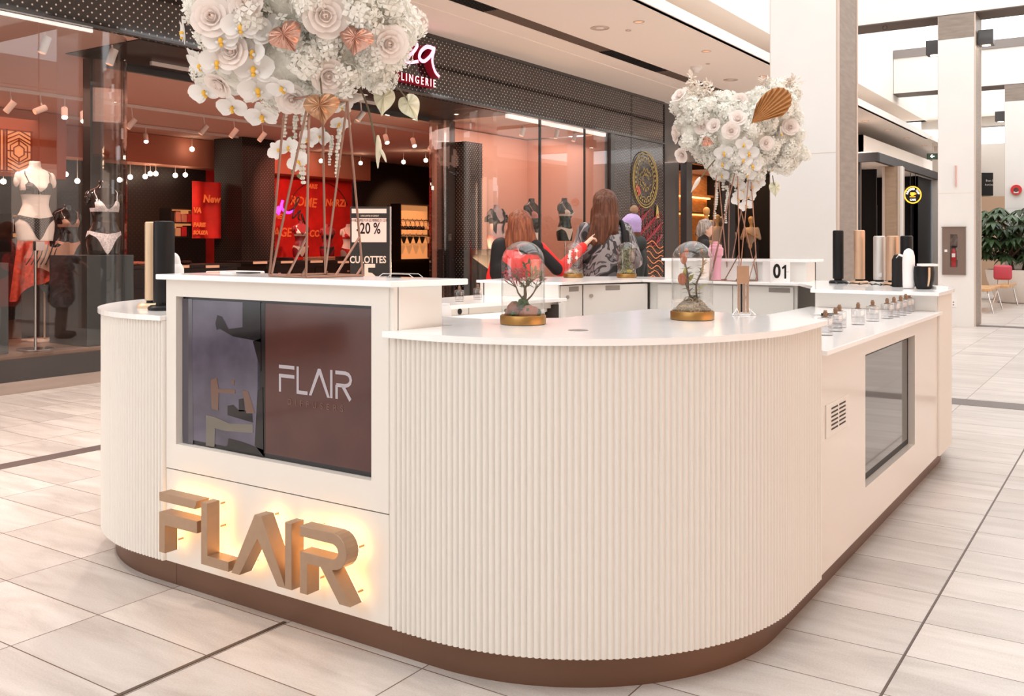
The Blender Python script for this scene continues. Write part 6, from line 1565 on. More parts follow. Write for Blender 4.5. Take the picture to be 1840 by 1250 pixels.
# ------------------------------------------------------------------ people
def frame(o_, yaw):
    """local frame: x right, y forward, z up, at point o_"""
    c_, s_ = cos(yaw), sin(yaw); O = Vector(o_)
    return lambda x, y, z: O + Vector((x * c_ - y * s_, x * s_ + y * c_, z))
def hand(segs, W, d, up, side, scale=1.0, point=False):
    """palm, five fingers and a thumb as capsules; d = forearm direction"""
    W = Vector(W); d = Vector(d).normalized(); sd = d.cross(Vector(up)).normalized() * side; nn = sd.cross(d)
    s_ = scale
    for k in range(4):
        o = sd * ((k - 1.5) * .018 * s_); a = W + d * .015 * s_ + o * .8; b_ = W + d * .085 * s_ + o
        segs.append((a, b_, .013 * s_, .0115 * s_))
        L = (.066, .074, .070, .055)[k] * s_; curl = (.05 if (point and k == 0) else (1.5 if point else .55))
        p1 = b_ + (d * cos(curl * .5) - nn * sin(curl * .5)) * L * .5; p2 = p1 + (d * cos(curl) - nn * sin(curl)) * L * .3; p3 = p2 + (d * cos(curl * 1.4) - nn * sin(curl * 1.4)) * L * .25
        for q0, q1, r0, r1 in ((b_, p1, .010, .009), (p1, p2, .009, .008), (p2, p3, .008, .007)): segs.append((q0, q1, r0 * s_, r1 * s_))
    t0 = W + d * .02 * s_ - sd * .024 * s_; t1 = t0 + (d * .7 - sd * .7).normalized() * .04 * s_ - nn * .01 * s_; t2 = t1 + (d * .9 - sd * .3).normalized() * .032 * s_
    segs.append((t0, t1, .013 * s_, .011 * s_)); segs.append((t1, t2, .011 * s_, .008 * s_))
def person(label, loc, yaw, H, arms, coat_m, hair, trouser_m='blackm', boot_m='black', coat_len=.48, coat_w=1.0, head_turn=0.0, extras=None, lean=0.0, name='person'):
    """H total height; arms = ((elbow, wrist, point?), ...) in local coordinates; body continuous, clothes and hair are its children"""
    t = thing(name, label, 'person', loc); k = H / 1.70
    Lf = frame((0, 0, 0), yaw)
    f = lambda x, y, z: Lf(x * k, (y + lean * max(0, z - .9)) * k, z * k)
    sh = 1.385; hd = (0, .015, 1.585)
    segs = [(f(0, 0, .93), f(0, 0, 1.08), .135 * k, .115 * k), (f(0, 0, 1.08), f(0, 0, 1.30), .115 * k, .135 * k), (f(-.11, 0, 1.36), f(.11, 0, 1.36), .065 * k, .065 * k), (f(0, .0, 1.36), f(0, .01, 1.50), .058 * k, .052 * k),
            (f(0, .01, 1.59), f(0, .012, 1.615), .088 * k, .086 * k), (f(0, .045, 1.535), f(0, .055, 1.555), .052 * k, .058 * k), (f(0, .105, 1.572), f(0, .098, 1.60), .013 * k, .009 * k),
            (f(-.088, 0, 1.575), f(-.088, 0, 1.60), .014 * k, .014 * k), (f(.088, 0, 1.575), f(.088, 0, 1.60), .014 * k, .014 * k), (f(-.02, .095, 1.535), f(.02, .095, 1.535), .010 * k, .010 * k),
            (f(-.03, .084, 1.612), f(-.03, .086, 1.612), .016 * k, .016 * k), (f(.03, .084, 1.612), f(.03, .086, 1.612), .016 * k, .016 * k)]
    for s_ in (-1, 1):
        segs += [(f(s_ * .09, 0, .92), f(s_ * .095, .01, .50), .090 * k, .060 * k), (f(s_ * .095, .01, .50), f(s_ * .095, -.01, .10), .056 * k, .038 * k), (f(s_ * .095, -.02, .06), f(s_ * .10, .12, .04), .040 * k, .032 * k)]
    asg = []
    for s_, (el_, wr, pt) in zip((-1, 1), arms):
        S = f(s_ * .170, 0, sh); E_ = f(*el_); W_ = f(*wr)
        segs += [(S, E_, .047 * k, .040 * k), (E_, W_, .038 * k, .027 * k)]; hand(segs, W_, W_ - E_, (0, 0, 1), s_, 1.0 * k, pt); asg.append((S, E_, W_))
    blob('body', segs, 'skin', t, voxel=.0085, sm=4)
    # trousers and boots
    tr = []
    for s_ in (-1, 1): tr += [(f(s_ * .09, 0, .92), f(s_ * .095, .01, .50), .105 * k, .073 * k), (f(s_ * .095, .01, .50), f(s_ * .095, -.01, .13), .070 * k, .058 * k)]
    blob('trousers', tr + [(f(-.04, 0, .95), f(.04, 0, .95), .13 * k, .13 * k)], trouser_m, t, voxel=.015)
    bt = []
    for s_ in (-1, 1): bt += [(f(s_ * .095, -.01, .26), f(s_ * .095, -.02, .07), .066 * k, .052 * k), (f(s_ * .095, -.03, .05), f(s_ * .105, .13, .045), .050 * k, .042 * k)]
    bb = blob('boots', bt, boot_m, t, voxel=.012)
    # coat
    cs = [(f(-.115 * coat_w, 0, 1.345), f(.115 * coat_w, 0, 1.345), .088 * k, .088 * k), (f(-.05, 0, 1.28), f(-.035, 0, 1.08), .145 * k, .125 * k), (f(.05, 0, 1.28), f(.035, 0, 1.08), .145 * k, .125 * k),
          (f(-.04, 0, 1.08), f(-.07 * coat_w, 0, .93 - coat_len * .5), .125 * k, .165 * k * coat_w), (f(.04, 0, 1.08), f(.07 * coat_w, 0, .93 - coat_len * .5), .125 * k, .165 * k * coat_w), (f(0, -.01, 1.42), f(0, -.01, 1.46), .088 * k, .078 * k)]
    for S, E_, W_ in asg: cs += [(S, E_, .070 * k, .062 * k), (E_, E_.lerp(W_, .90), .060 * k, .048 * k)]
    blob('coat', cs, coat_m, t, voxel=.012)
    if hair: blob('hair', [(f(*a), f(*b_), r0 * k, r1 * k) for a, b_, r0, r1 in hair[1]], hair[0], t, voxel=.009, sm=5)
    if extras: extras(t, f, k)
    return t
def hairmat(name, c, c2):
    m = mat(name, c, .6, spec=.3, bump=.5, bscale=30); nt = m.node_tree; b = nt.nodes['Principled BSDF']
    tc = nt.nodes.new('ShaderNodeTexCoord'); mp = nt.nodes.new('ShaderNodeMapping'); mp.inputs['Scale'].default_value = (60, 60, 3); nt.links.new(tc.outputs['Object'], mp.inputs[0])
    n = nt.nodes.new('ShaderNodeTexNoise'); n.inputs['Scale'].default_value = 1; nt.links.new(mp.outputs[0], n.inputs['Vector']); r = nt.nodes.new('ShaderNodeValToRGB')
    r.color_ramp.elements[0].position = .35; r.color_ramp.elements[1].position = .68; r.color_ramp.elements[0].color = (*c, 1); r.color_ramp.elements[1].color = (*c2, 1)
    nt.links.new(n.outputs['Fac'], r.inputs[0]); nt.links.new(r.outputs[0], b.inputs['Base Color']); return m
# swirled grey camouflage
cm = mat('swirl_coat', (.3, .3, .3), .6); nt = cm.node_tree; bs = nt.nodes['Principled BSDF']
tc = nt.nodes.new('ShaderNodeTexCoord'); n = nt.nodes.new('ShaderNodeTexNoise'); n.inputs['Scale'].default_value = 2.9; n.inputs['Detail'].default_value = 2.0; n.inputs['Distortion'].default_value = 2.4
nt.links.new(tc.outputs['Object'], n.inputs['Vector']); r = nt.nodes.new('ShaderNodeValToRGB'); r.color_ramp.interpolation = 'CONSTANT'; e = r.color_ramp.elements
e[0].position = 0; e[0].color = (.012, .012, .013, 1); e[1].position = .43; e[1].color = (.10, .09, .095, 1)
for p_, c_ in ((.48, (.34, .32, .33)), (.53, (.05, .045, .05)), (.57, (.22, .20, .21)), (.63, (.48, .45, .46))): q = e.new(p_); q.color = (*c_, 1)
nt.links.new(n.outputs['Fac'], r.inputs[0]); nt.links.new(r.outputs[0], bs.inputs['Base Color'])
M['brownhair'] = hairmat('brown_hair', (.065, .022, .012), (.17, .065, .035))
M['auburn'] = hairmat('auburn_hair', (.13, .035, .018), (.32, .10, .045))
M['greyhair'] = hairmat('grey_hair', (.16, .13, .12), (.38, .34, .31))
def yawto(p, q): return math.atan2(-(q[0] - p[0]), q[1] - p[1])
pw = (-3.80, 7.28)
pw = (at(1087, 8.35))
yw = yawto((0, 0), (-.62, .78))
def wx(t, f, k):
    # shoulder bag strap across the right shoulder and the bag behind the elbow
    P = smoothp([f(.13, .09, 1.40), f(.14, 0, 1.455), f(.145, -.105, 1.36), f(.15, -.16, 1.15), f(.16, -.17, .98)], 5)
    b = MB()
    for a, c_ in zip(P, P[1:]): pass
    b.tube(P, .022, 8); b.build('bag_strap', 'blackm', t, smooth=True, world=False)
    bb = MB(); c0 = f(.17, -.19, .86); bx(bb, c0, f(1, 0, 0) - f(0, 0, 0), f(0, 1, 0) - f(0, 0, 0), (0, 0, 1), .045, .05, .15); bb.build('shoulder_bag', 'blackm', t, world=False)
person('person with long brown hair in a grey swirl patterned coat facing the shop window', (pw[0], pw[1], 0), yw, 1.755,
       (((-.245, .03, 1.10), (-.20, .16, .93), False), ((.265, -.02, 1.12), (.17, .20, 1.02), False)), cm,
       ('brownhair', [((0, .0, 1.635), (0, -.01, 1.625), .108, .108), ((0, -.03, 1.60), (0, -.06, 1.45), .112, .10), ((-.03, -.07, 1.47), (-.10, -.10, 1.29), .088, .05), ((.03, -.07, 1.47), (.05, -.095, 1.38), .085, .05), ((-.07, -.06, 1.47), (-.17, -.08, 1.27), .05, .022), ((-.08, .0, 1.55), (-.10, .01, 1.40), .045, .03), ((.08, .0, 1.55), (.095, .0, 1.40), .045, .03), ((0, -.09, 1.42), (-.05, -.115, 1.28), .07, .035)]),
       coat_len=.75, extras=wx)
pg = at(934, 7.75)
M['redcoat'] = mat('red_coat', (.78, .015, .012), .65)
def gx(t, f, k):
    blob('black_panels', [(f(-.17, .0, 1.40), f(-.20, .01, 1.16), .088 * k, .078 * k), (f(-.13, -.02, 1.18), f(-.12, -.04, 1.02), .12 * k, .11 * k), (f(.03, -.085, 1.37), f(.13, -.085, 1.40), .06 * k, .070 * k), (f(.13, -.07, 1.40), f(.20, -.04, 1.33), .06 * k, .045 * k)], 'blackm', t, voxel=.011)
    blob('black_sleeve_patch', [(f(.20, -.035, 1.34), f(.34, .02, 1.20), .052 * k, .060 * k)], 'blackm', t, voxel=.011)
yg = yawto((0, 0), (-.66, .75))
person('younger person with auburn hair in a red and black coat pointing right', (pg[0], pg[1], 0), yg, 1.56,
       (((-.24, .04, 1.12), (-.17, .20, 1.02), False), ((.37, .05, 1.19), (.62, .12, 1.42), True)), 'redcoat',
       ('auburn', [((0, .0, 1.63), (0, -.01, 1.62), .112, .112), ((0, -.03, 1.60), (0, -.055, 1.49), .118, .115), ((-.05, -.04, 1.52), (-.08, -.05, 1.42), .085, .07), ((.05, -.04, 1.52), (.10, -.06, 1.38), .085, .06), ((.12, -.03, 1.45), (.155, -.05, 1.33), .04, .02)]), coat_len=.5, extras=gx)
pc = at(1132, 9.2)
def cxx(t, f, k):
    blob('beanie', [(f(0, -.01, 1.64), f(0, -.03, 1.66), .110 * k, .104 * k), (f(0, -.01, 1.60), f(0, -.02, 1.60), .108 * k, .108 * k)], mat('lilac_knit', (.50, .38, .70), .9, bump=.6, bscale=80), t, voxel=.010)
    blob('pompom', [(f(.01, -.05, 1.795), f(.01, -.05, 1.80), .048 * k, .048 * k)], mat('brown_fur', (.36, .22, .13), .95, bump=1, bscale=120), t, voxel=.01)
    blob('hood', [(f(-.06, -.08, 1.44), f(.06, -.08, 1.44), .085 * k, .085 * k)], mat('dark_green_coat2', (.025, .03, .03), .8), t, voxel=.012)
person('person in a lilac beanie with a brown pompom and a dark coat', (pc[0], pc[1], 0), yawto((0, 0), (-.85, .2)), 1.55,
       (((-.25, .03, 1.10), (-.22, .14, .92), False), ((.25, .03, 1.10), (.22, .14, .92), False)), mat('dark_green_coat', (.022, .026, .026), .8),
       ('brownhair', [((0, -.02, 1.58), (0, -.04, 1.50), .098, .085)]), coat_len=.8, coat_w=1.1, extras=cxx)
po = at(1257, 12.6)
def ox(t, f, k):
    MB().tube([f(.088, .03, 1.612), f(.062, .10, 1.612), f(.02, .108, 1.608), f(-.02, .108, 1.608), f(-.062, .10, 1.612), f(-.088, .03, 1.612)], .004, 6).build('glasses', 'chrome', t, world=False)
person('grey haired person with glasses in a black coat walking right by the fashion shop', (po[0], po[1], 0), YAW - PI / 2 - .1, 1.60,
       (((-.25, .0, 1.10), (-.22, .12, .90), False), ((.25, .0, 1.10), (.22, .12, .90), False)), 'blackm',
       ('greyhair', [((0, -.01, 1.645), (0, -.02, 1.64), .098, .10), ((0, -.05, 1.60), (0, -.06, 1.53), .085, .065), ((-.05, -.01, 1.62), (-.05, -.03, 1.57), .06, .05), ((.05, -.01, 1.62), (.05, -.03, 1.57), .06, .05)]), coat_len=.6, coat_w=1.1, extras=ox, lean=.12)

# dressed mannequins in the fashion shop
def dummy(label, px, d, ztop, yaw, skin_m, top_m, low_m, arm=((-.24, .03, 1.10), (-.20, .10, .88)), jacket=None):
    x, y = at(px, d); t = thing('dressed_mannequin', label, 'mannequin', (x, y, .33), 'dressed shop mannequins'); k = (ztop - .33) / 1.72
    Lf = frame((0, 0, 0), yaw); f = lambda a, b_, c_: Lf(a * k, b_ * k, c_ * k)
    segs = [(f(0, 0, .93), f(0, 0, 1.08), .125 * k, .10 * k), (f(0, 0, 1.08), f(0, 0, 1.30), .10 * k, .13 * k), (f(-.11, 0, 1.36), f(.11, 0, 1.36), .06 * k, .06 * k), (f(0, .0, 1.36), f(0, .01, 1.50), .045 * k, .042 * k), (f(0, .01, 1.59), f(0, .015, 1.635), .075 * k, .082 * k), (f(0, .03, 1.54), f(0, .03, 1.56), .05 * k, .055 * k)]
    for s_ in (-1, 1):
        segs += [(f(s_ * .09, 0, .92), f(s_ * .095, .01, .50), .085 * k, .055 * k), (f(s_ * .095, .01, .50), f(s_ * .095, -.01, .08), .05 * k, .034 * k), (f(s_ * .095, -.02, .05), f(s_ * .10, .12, .04), .036 * k, .028 * k)]
        E_ = f(s_ * abs(arm[0][0]), arm[0][1], arm[0][2]); W_ = f(s_ * abs(arm[1][0]), arm[1][1], arm[1][2]); S = f(s_ * .165, 0, 1.375)
        segs += [(S, E_, .04 * k, .034 * k), (E_, W_, .032 * k, .024 * k)]; hand(segs, W_, W_ - E_, (0, 0, 1), s_, k)
    blob('figure', segs, skin_m, t, voxel=.011, sm=3)
    blob('top', [(f(-.11, 0, 1.33), f(.11, 0, 1.33), .078 * k, .078 * k), (f(0, 0, 1.28), f(0, 0, 1.0), .155 * k, .13 * k)] + [(f(s_ * .165, 0, 1.37), f(s_ * abs(arm[0][0]), arm[0][1], arm[0][2]), .056 * k, .05 * k) for s_ in (-1, 1)], top_m, t, voxel=.014)
    blob('trousers', [(f(s_ * .09, 0, .96), f(s_ * .11, .01, .14), .115 * k, .07 * k) for s_ in (-1, 1)], low_m, t, voxel=.016)
    MB().lathe([(.18, 0), (.18, .012), (.0001, .014)], (0, 0, 0.001), 24).build('foot_plate', 'chrome', t, world=False)
M['mgold'] = mat('warm_mannequin', (.80, .52, .24), .4)
GJ = mat('grey_jacket', (.18, .17, .18), .8); BG = mat('beige_top', (.68, .52, .40), .8); CRM = mat('cream_trousers', (.72, .66, .58), .8); DKT = mat('dark_garment', (.03, .03, .035), .8); REDG = mat('dark_red_dress', (.22, .015, .025), .7)
dummy('shop mannequin in a grey jacket, leftmost in the fashion shop', 1270, 23.8, 2.22, YAW + .4, 'mgold', GJ, DKT)
dummy('tall shop mannequin behind the beige one in the fashion shop', 1303, 24.9, 2.36, YAW + 2.7, 'mgold', DKT, DKT)
dummy('shop mannequin with its back turned in a beige top and cream trousers', 1289, 22.75, 2.0, YAW, 'mgold', BG, CRM)
dummy('shop mannequin with folded arms and dark skirt behind the fashion window', 1350, 24.9, 2.02, YAW + 2.6, 'mgold', BG, DKT, arm=((-.24, .05, 1.12), (-.05, .20, 1.22)))
dummy('shop mannequin in a dark red dress at the right end of the fashion window', 1374, 26.2, 2.30, YAW + 2.9, 'mgold', REDG, REDG)
for px, m, lb in ((1320, GJ, 'grey long coat hanging in the fashion window'), (1333, DKT, 'dark long coat hanging in the fashion window'), (1346, GJ, 'grey scarf and coat hanging behind the folded arm mannequin')):
    x, y = at(px, 26.6); t = thing('hanging_coat', lb, 'coat', (x, y, 1.0), 'coats in the fashion window')
    blob('coat_body', [(Vector((-.03, 0, .85)), Vector((.03, 0, .85)), .05, .05), (Vector((0, 0, .80)), Vector((0, 0, -.1)), .06, .07)], m, t, voxel=.02)
    MB().tube([(0, 0, .9), (0, 0, 1.02)], .012, 6).build('hanger', 'chrome', t, world=False)
tag(MB().tube([(-9.6, 25.0, 2.02), (-9.6, 28.6, 2.02)], .015, 6).build('rail', 'chrome'), 'steel garment rail inside the fashion window', 'rail')

# ------------------------------------------------------------------ flower arrangements on wire stands
def shademat(name, c, tip=None, rough=.6, sub=.12):
    m = mat(name, c, rough); b = m.node_tree.nodes['Principled BSDF']
    b.inputs['Subsurface Weight'].default_value = 0
    return m
M['rose'] = mat('blush_rose', (.94, .87, .83), .6); M['rosec'] = mat('rose_heart', (.92, .78, .70), .6)
M['wpetal'] = mat('white_petals', (.93, .92, .91), .6); M['cluster'] = mat('ivory_clusters', (.94, .93, .88), .7)
M['ycore'] = mat('orchid_core', (.85, .50, .06), .5); M['anth'] = mat('bronze_anthurium', (.56, .33, .26), .25, metal=.85, bump=.0); M['anthg'] = mat('bronze_anthurium_gold', (.46, .26, .15), .28, metal=.8)
M['paleg'] = mat('pale_green_anthurium', (.70, .69, .52), .4, var=.2, vscale=14); M['gstem'] = mat('green_brown_stem', (.14, .11, .06), .6)
M['palm'] = mat('dried_palm', (.45, .22, .08), .5, var=.15, vscale=10); M['feather'] = mat('ivory_sprig', (.84, .76, .68), .7)
def basis(n):
    n = Vector(n).normalized(); u = n.orthogonal().normalized(); return u, n.cross(u), n
def petal(b, c, dr, n, L, wd, cup, mi=0, nu=5, nv=4, ruff=0.0, ph=0.0):
    """petal from c outwards along dr, normal n, cupped upwards"""
    sd = dr.cross(n).normalized()
    def fn(u, v):
        w_ = wd * (sin(PI * (u * .80 + .14)) ** .75); y = (v - .5) * w_
        h = cup * L * (u ** 1.8) + (y / wd) ** 2 * wd * .55 * (1 if cup >= 0 else -1) + ruff * sin(v * 9 + ph) * u * L
        return c + dr * (L * u) + sd * y + n * h
    b.grid(fn, nu, nv, mi)
def mk_rose(seed):
    """petals as pieces of nested bowls that overlap like a real rose"""
    rnd = random.Random(seed); b = MB(); Z = Vector((0, 0, 1))
    for ring, (npet, R0, H, flare, span, mi) in enumerate(((5, .020, .034, .034, 1.75, 0), (5, .017, .038, .022, 1.75, 0), (5, .014, .040, .011, 1.7, 0), (4, .011, .041, .003, 1.9, 0), (3, .0085, .043, -.006, 2.6, 1), (2, .005, .045, -.0045, 3.4, 1))):
        for k in range(npet):
            a0 = 2 * PI * k / npet + ring * .55 + rnd.uniform(-.12, .12); hh = H * rnd.uniform(.94, 1.05); tw = rnd.uniform(.10, .2)
            def fn(u, v, a0=a0, R0=R0, flare=flare, span=span, hh=hh, tw=tw):
                s_ = (v - .5) * 2; a = a0 + s_ * span * .5; edge = 1 - .28 * abs(s_) ** 2.6
                r = R0 * (.35 + .65 * sin(min(1, u * 1.15) * PI / 2)) * (1 + tw * (v - .5)) + flare * u ** 2.4 * edge
                z = hh * u * edge * .9 - (flare * .55 * max(0, u - .75) if flare > .01 else 0)
                return Vector((r * cos(a), r * sin(a), z - .012))
            b.grid(fn, 6, 8, mi)
    b.ball((0, 0, -.004), .018, 8, 0)
    return b
def mk_orchid(seed):
    rnd = random.Random(seed); b = MB(); Z = Vector((0, 0, 1))
    for a, L, wd, z in ((PI / 2, .045, .034, 0), (PI / 2 + 2.2, .045, .032, 0), (PI / 2 - 2.2, .045, .032, 0), (.18, .050, .058, .003), (PI - .18, .050, .058, .003)):
        o = Vector((cos(a), sin(a), 0)); petal(b, Vector((0, 0, z)) + o * .003, o, Z, L, wd, .12 + rnd.uniform(-.05, .05))
    b.ball((0, -.004, .010), .0075, 8, 1, sc=(1, 1.3, 1)); b.ball((0, -.016, .010), .006, 6, 1); b.ball((-.010, -.008, .010), .006, 6, 0); b.ball((.010, -.008, .010), .006, 6, 0)
    return b
def mk_cluster(seed, R_=.060, n=120):
    rnd = random.Random(seed); b = MB()
    b.ball((0, 0, 0), R_ * .60, 10)
    for k in range(n):
        z = 1 - 2 * (k + .5) / n; a = k * 2.39996; r = math.sqrt(1 - z * z); N = Vector((r * cos(a), r * sin(a), z)); u, v, _ = basis(N); c = N * R_ * rnd.uniform(.62, 1.18); s_ = rnd.uniform(.013, .022); N = (N + Vector((rnd.gauss(0, .35), rnd.gauss(0, .35), rnd.gauss(0, .35)))).normalized(); u, v, _ = basis(N); t0 = rnd.uniform(0, 6)
        for j in range(4):
            o = u * cos(t0 + j * PI / 2) + v * sin(t0 + j * PI / 2); sd = N.cross(o)
            b.add([c, c + o * s_ * .7 + sd * s_ * .45 + N * .003, c + o * s_ * 1.15 + N * .006 * rnd.random(), c + o * s_ * .7 - sd * s_ * .45 + N * .003], [(0, 1, 2, 3)])
    return b
def mk_anthurium(L=.085, wd=.085):
    b = MB(); nu, nv = 10, 80
    def fn(u, v):
        a = (v - .5) * 2 * PI; r = u
        # heart outline, notch at +y (stem side)
        x = 16 * sin(a) ** 3 / 16.0; y = (13.5 * cos(a) - 3.2 * cos(2 * a) - 1.2 * cos(3 * a) - .6 * cos(4 * a)) / 15.0
        px_, py_ = x * r * wd / 2, (y * r * .92 + (1 - r) * .10) * L / 1.9
        rib = .0048 * sin(a * 11) * sin(min(1, r * 1.4) * PI / 2) * (1.1 - r * .55)
        return Vector((px_, py_, rib - .014 * r ** 2.2 + .006 * (1 - r)))
    b.grid(fn, nu, nv); return b
def translucent(key, amt):
    nt = M[key].node_tree; b = nt.nodes['Principled BSDF']; o = [n for n in nt.nodes if n.type == 'OUTPUT_MATERIAL'][0]
    t = nt.nodes.new('ShaderNodeBsdfTranslucent'); t.inputs[0].default_value = b.inputs['Base Color'].default_value; mx = nt.nodes.new('ShaderNodeMixShader'); mx.inputs[0].default_value = amt
    nt.links.new(b.outputs[0], mx.inputs[1]); nt.links.new(t.outputs[0], mx.inputs[2]); nt.links.new(mx.outputs[0], o.inputs[0])
for k_ in ('rose', 'wpetal', 'cluster'): translucent(k_, .35)
protos = {}
def proto_mesh(key, mb, mats, smooth=True):
    o = mb.build(key, mats, smooth=smooth); me = o.data; bpy.data.objects.remove(o); protos[key] = me; return me
for i in range(3): proto_mesh('rose%d' % i, mk_rose(i), ['rose', 'rosec'])
for i in range(2): proto_mesh('orchid%d' % i, mk_orchid(i), ['wpetal', 'ycore'])
for i in range(3): proto_mesh('cluster%d' % i, mk_cluster(i), ['cluster'], smooth=False)
proto_mesh('anth', mk_anthurium(), ['anth']); proto_mesh('anthg', mk_anthurium(), ['anthg']); proto_mesh('paleg', mk_anthurium(.11, .07), ['paleg'])
def put(name, key, parent, c, n, scale=1.0, up=None, roll=0.0):
    """place a flower mesh: local +Z to n, local +Y towards up; c relative to the parent"""
    o = bpy.data.objects.new(name, protos[key]); C.objects.link(o); o.parent = parent
    n = Vector(n).normalized(); up = Vector(up or (0, 0, 1)); y = (up - n * up.dot(n)); y = y.normalized() if y.length > 1e-3 else n.orthogonal().normalized(); x = y.cross(n)
    m = Matrix((x, y, n)).transposed().to_4x4() @ Matrix.Rotation(roll, 4, 'Z'); m.translation = Vector(c); o.matrix_local = m @ Matrix.Scale(scale, 4); return o
def strand(b, p, L, r, rnd, sway=.01):
    z = 0; k = 0
    while z < L:
        q = Vector(p) + Vector((sway * sin(k * .35), sway * cos(k * .5) * .6, -z)); rr = r * rnd.uniform(.75, 1.15) * (1 - .35 * z / L)
        for j in range(3): a = rnd.uniform(0, 6.3); b.ball(q + Vector((cos(a), sin(a), 0)) * rr * .5, rr * .72, 6)
        z += r * 1.05; k += 1
def arrangement(label, c, blobs, seed, ncl, nro, nor, orch_bias, core_r):
    """blobs: ellipsoids (centre offset, radii) that give the overall shape; flowers sit all over their outside"""
    t = thing('flower_arrangement', label, 'flowers', c, None); rnd = random.Random(seed)
    core = MB()
    for off, rad in blobs: core.ball(off, 1, 16, sc=tuple(r * .86 for r in rad))
    core.build('moss_core', mat('pale_moss_core%d' % seed, (.78, .77, .70), .9, bump=1, bscale=60, var=.12, vscale=30), t, world=False, smooth=True)
    def inside(p, s_=1.0): return any(sum(((p[i] - off[i]) / (rad[i] * s_)) ** 2 for i in range(3)) < 1 for off, rad in blobs)
    tot = sum(rad[0] * rad[2] for _, rad in blobs); pts = []
    N = ncl + nro + nor
    for off, rad in blobs:
        m = max(4, round(N * rad[0] * rad[2] / tot * 1.9))
        for k in range(m):
            z = 1 - 2 * (k + .5) / m; a = k * 2.39996 + seed; r = math.sqrt(1 - z * z); nn = Vector((r * cos(a), r * sin(a), z)); p = Vector(off) + Vector((nn.x * rad[0], nn.y * rad[1], nn.z * rad[2]))
            if not any(sum(((p[i] - o2[i]) / (r2[i] * .93)) ** 2 for i in range(3)) < 1 for o2, r2 in blobs if o2 != off): pts.append((p, Vector((nn.x / rad[0], nn.y / rad[1], nn.z / rad[2])).normalized()))
    return t, pts, rnd
def wire_stand(label, c, hd, h, ht, cross=False):
    """square base set cornerwise to the front, rods leaning in to a small top square"""
    t = thing('wire_stand', label, 'stand', c, None); r = .0042
    D = [-_R, -_F, _R, _F]
    def P(i, s_, z): return D[i % 4] * s_ + Vector((0, 0, z))
    base = MB()
    for i in range(4): base.tube([P(i, hd, r), P(i + 1, hd, r)], r, 6)
    base.build('base_frame', 'coppergold', t, world=False)
    for i in range(4): MB().tube([P(i, hd, r), P(i, ht, h)], r, 6).build('upright_rod', 'coppergold', t, world=False)
    MB().tube([P(0, hd * .96, r), P(1, ht, h)], r, 6).build('slanted_rod', 'coppergold', t, world=False)
    MB().tube([P(3, hd * .96, r), P(2, ht, h)], r, 6).build('slanted_rod', 'coppergold', t, world=False)
    def on(i, k): return P(i, hd + (ht - hd) * k, r + (h - r) * k)
    for i, j, kk in ((0, 1, .22), (1, 2, .22), (1, 0, .05), (2, 1, .05)):
        m = (P(i, hd, r) + P(j, hd, r)) / 2 if kk > .1 else P(i, hd, r).lerp(P(j, hd, r), .12); tgt = j if kk > .1 else i
        MB().tube([m, on(tgt, kk)], r, 6).build('brace_rod', 'coppergold', t, world=False)
    if cross:
        for i in range(4): MB().tube([P(i, hd, r), P(i + 1, ht, h)], r, 6).build('slanted_rod', 'coppergold', t, world=False)
    top = MB()
    for i in range(4): top.tube([P(i, ht, h), P(i + 1, ht, h)], r, 6)
    top.build('top_frame', 'coppergold', t, world=False)
    return t

# --- big arrangement over the tall counter
cA = Vector((-2.51, 2.40, 2.10))
wire_stand('rose gold wire stand holding the big white flowers on the tall counter', (-2.43, 2.385, 1.2), .165, .62, .11)
E_ = lambda r, f_, u: tuple(_R * r + _F * f_ + Vector((0, 0, u)))
blA = [(E_(0.0, 0, .14), (.31, .25, .27)), (E_(-.20, 0, -.02), (.19, .18, .21)), (E_(.17, 0, .0), (.21, .19, .17)), (E_(-.01, 0, -.12), (.21, .17, .14)), (E_(.12, 0, -.12), (.19, .16, .12)), (E_(-.20, 0, -.13), (.15, .14, .12))]
tA, ptsA, rnd = arrangement('big cloud of white orchids, blush roses and bronze anthuriums over the tall counter', cA, blA, 1, 60, 16, 22, -1, .3)
rnd.shuffle(ptsA); cnt = {'rose': 0, 'orchid': 0, 'hydrangea_cluster': 0}
def px_of(p):   # direction as seen in the photograph, only to give each side of the bouquet the right kinds of flowers
    v = Vector(p) - Vector((0, 0, 1.32)); return v.dot(_R) / v.dot(_F)
fixedA = [('rose', 'rose0', 392, 35, 1.35), ('rose', 'rose1', 583, 22, 1.45), ('rose', 'rose2', 690, 72, 1.25), ('rose', 'rose0', 585, 128, 1.15), ('rose', 'rose1', 528, 163, 1.1), ('rose', 'rose2', 455, 2, 1.2),
          ('orchid', 'orchid0', 470, 118, 1.45), ('orchid', 'orchid1', 482, 60, 1.4), ('orchid', 'orchid0', 460, 148, 1.3), ('orchid', 'orchid1', 400, 105, 1.2), ('orchid', 'orchid0', 378, 152, 1.15), ('orchid', 'orchid1', 475, 192, 1.2), ('orchid', 'orchid0', 435, 50, 1.25), ('orchid', 'orchid1', 405, 70, 1.2), ('orchid', 'orchid0', 425, 178, 1.1)]
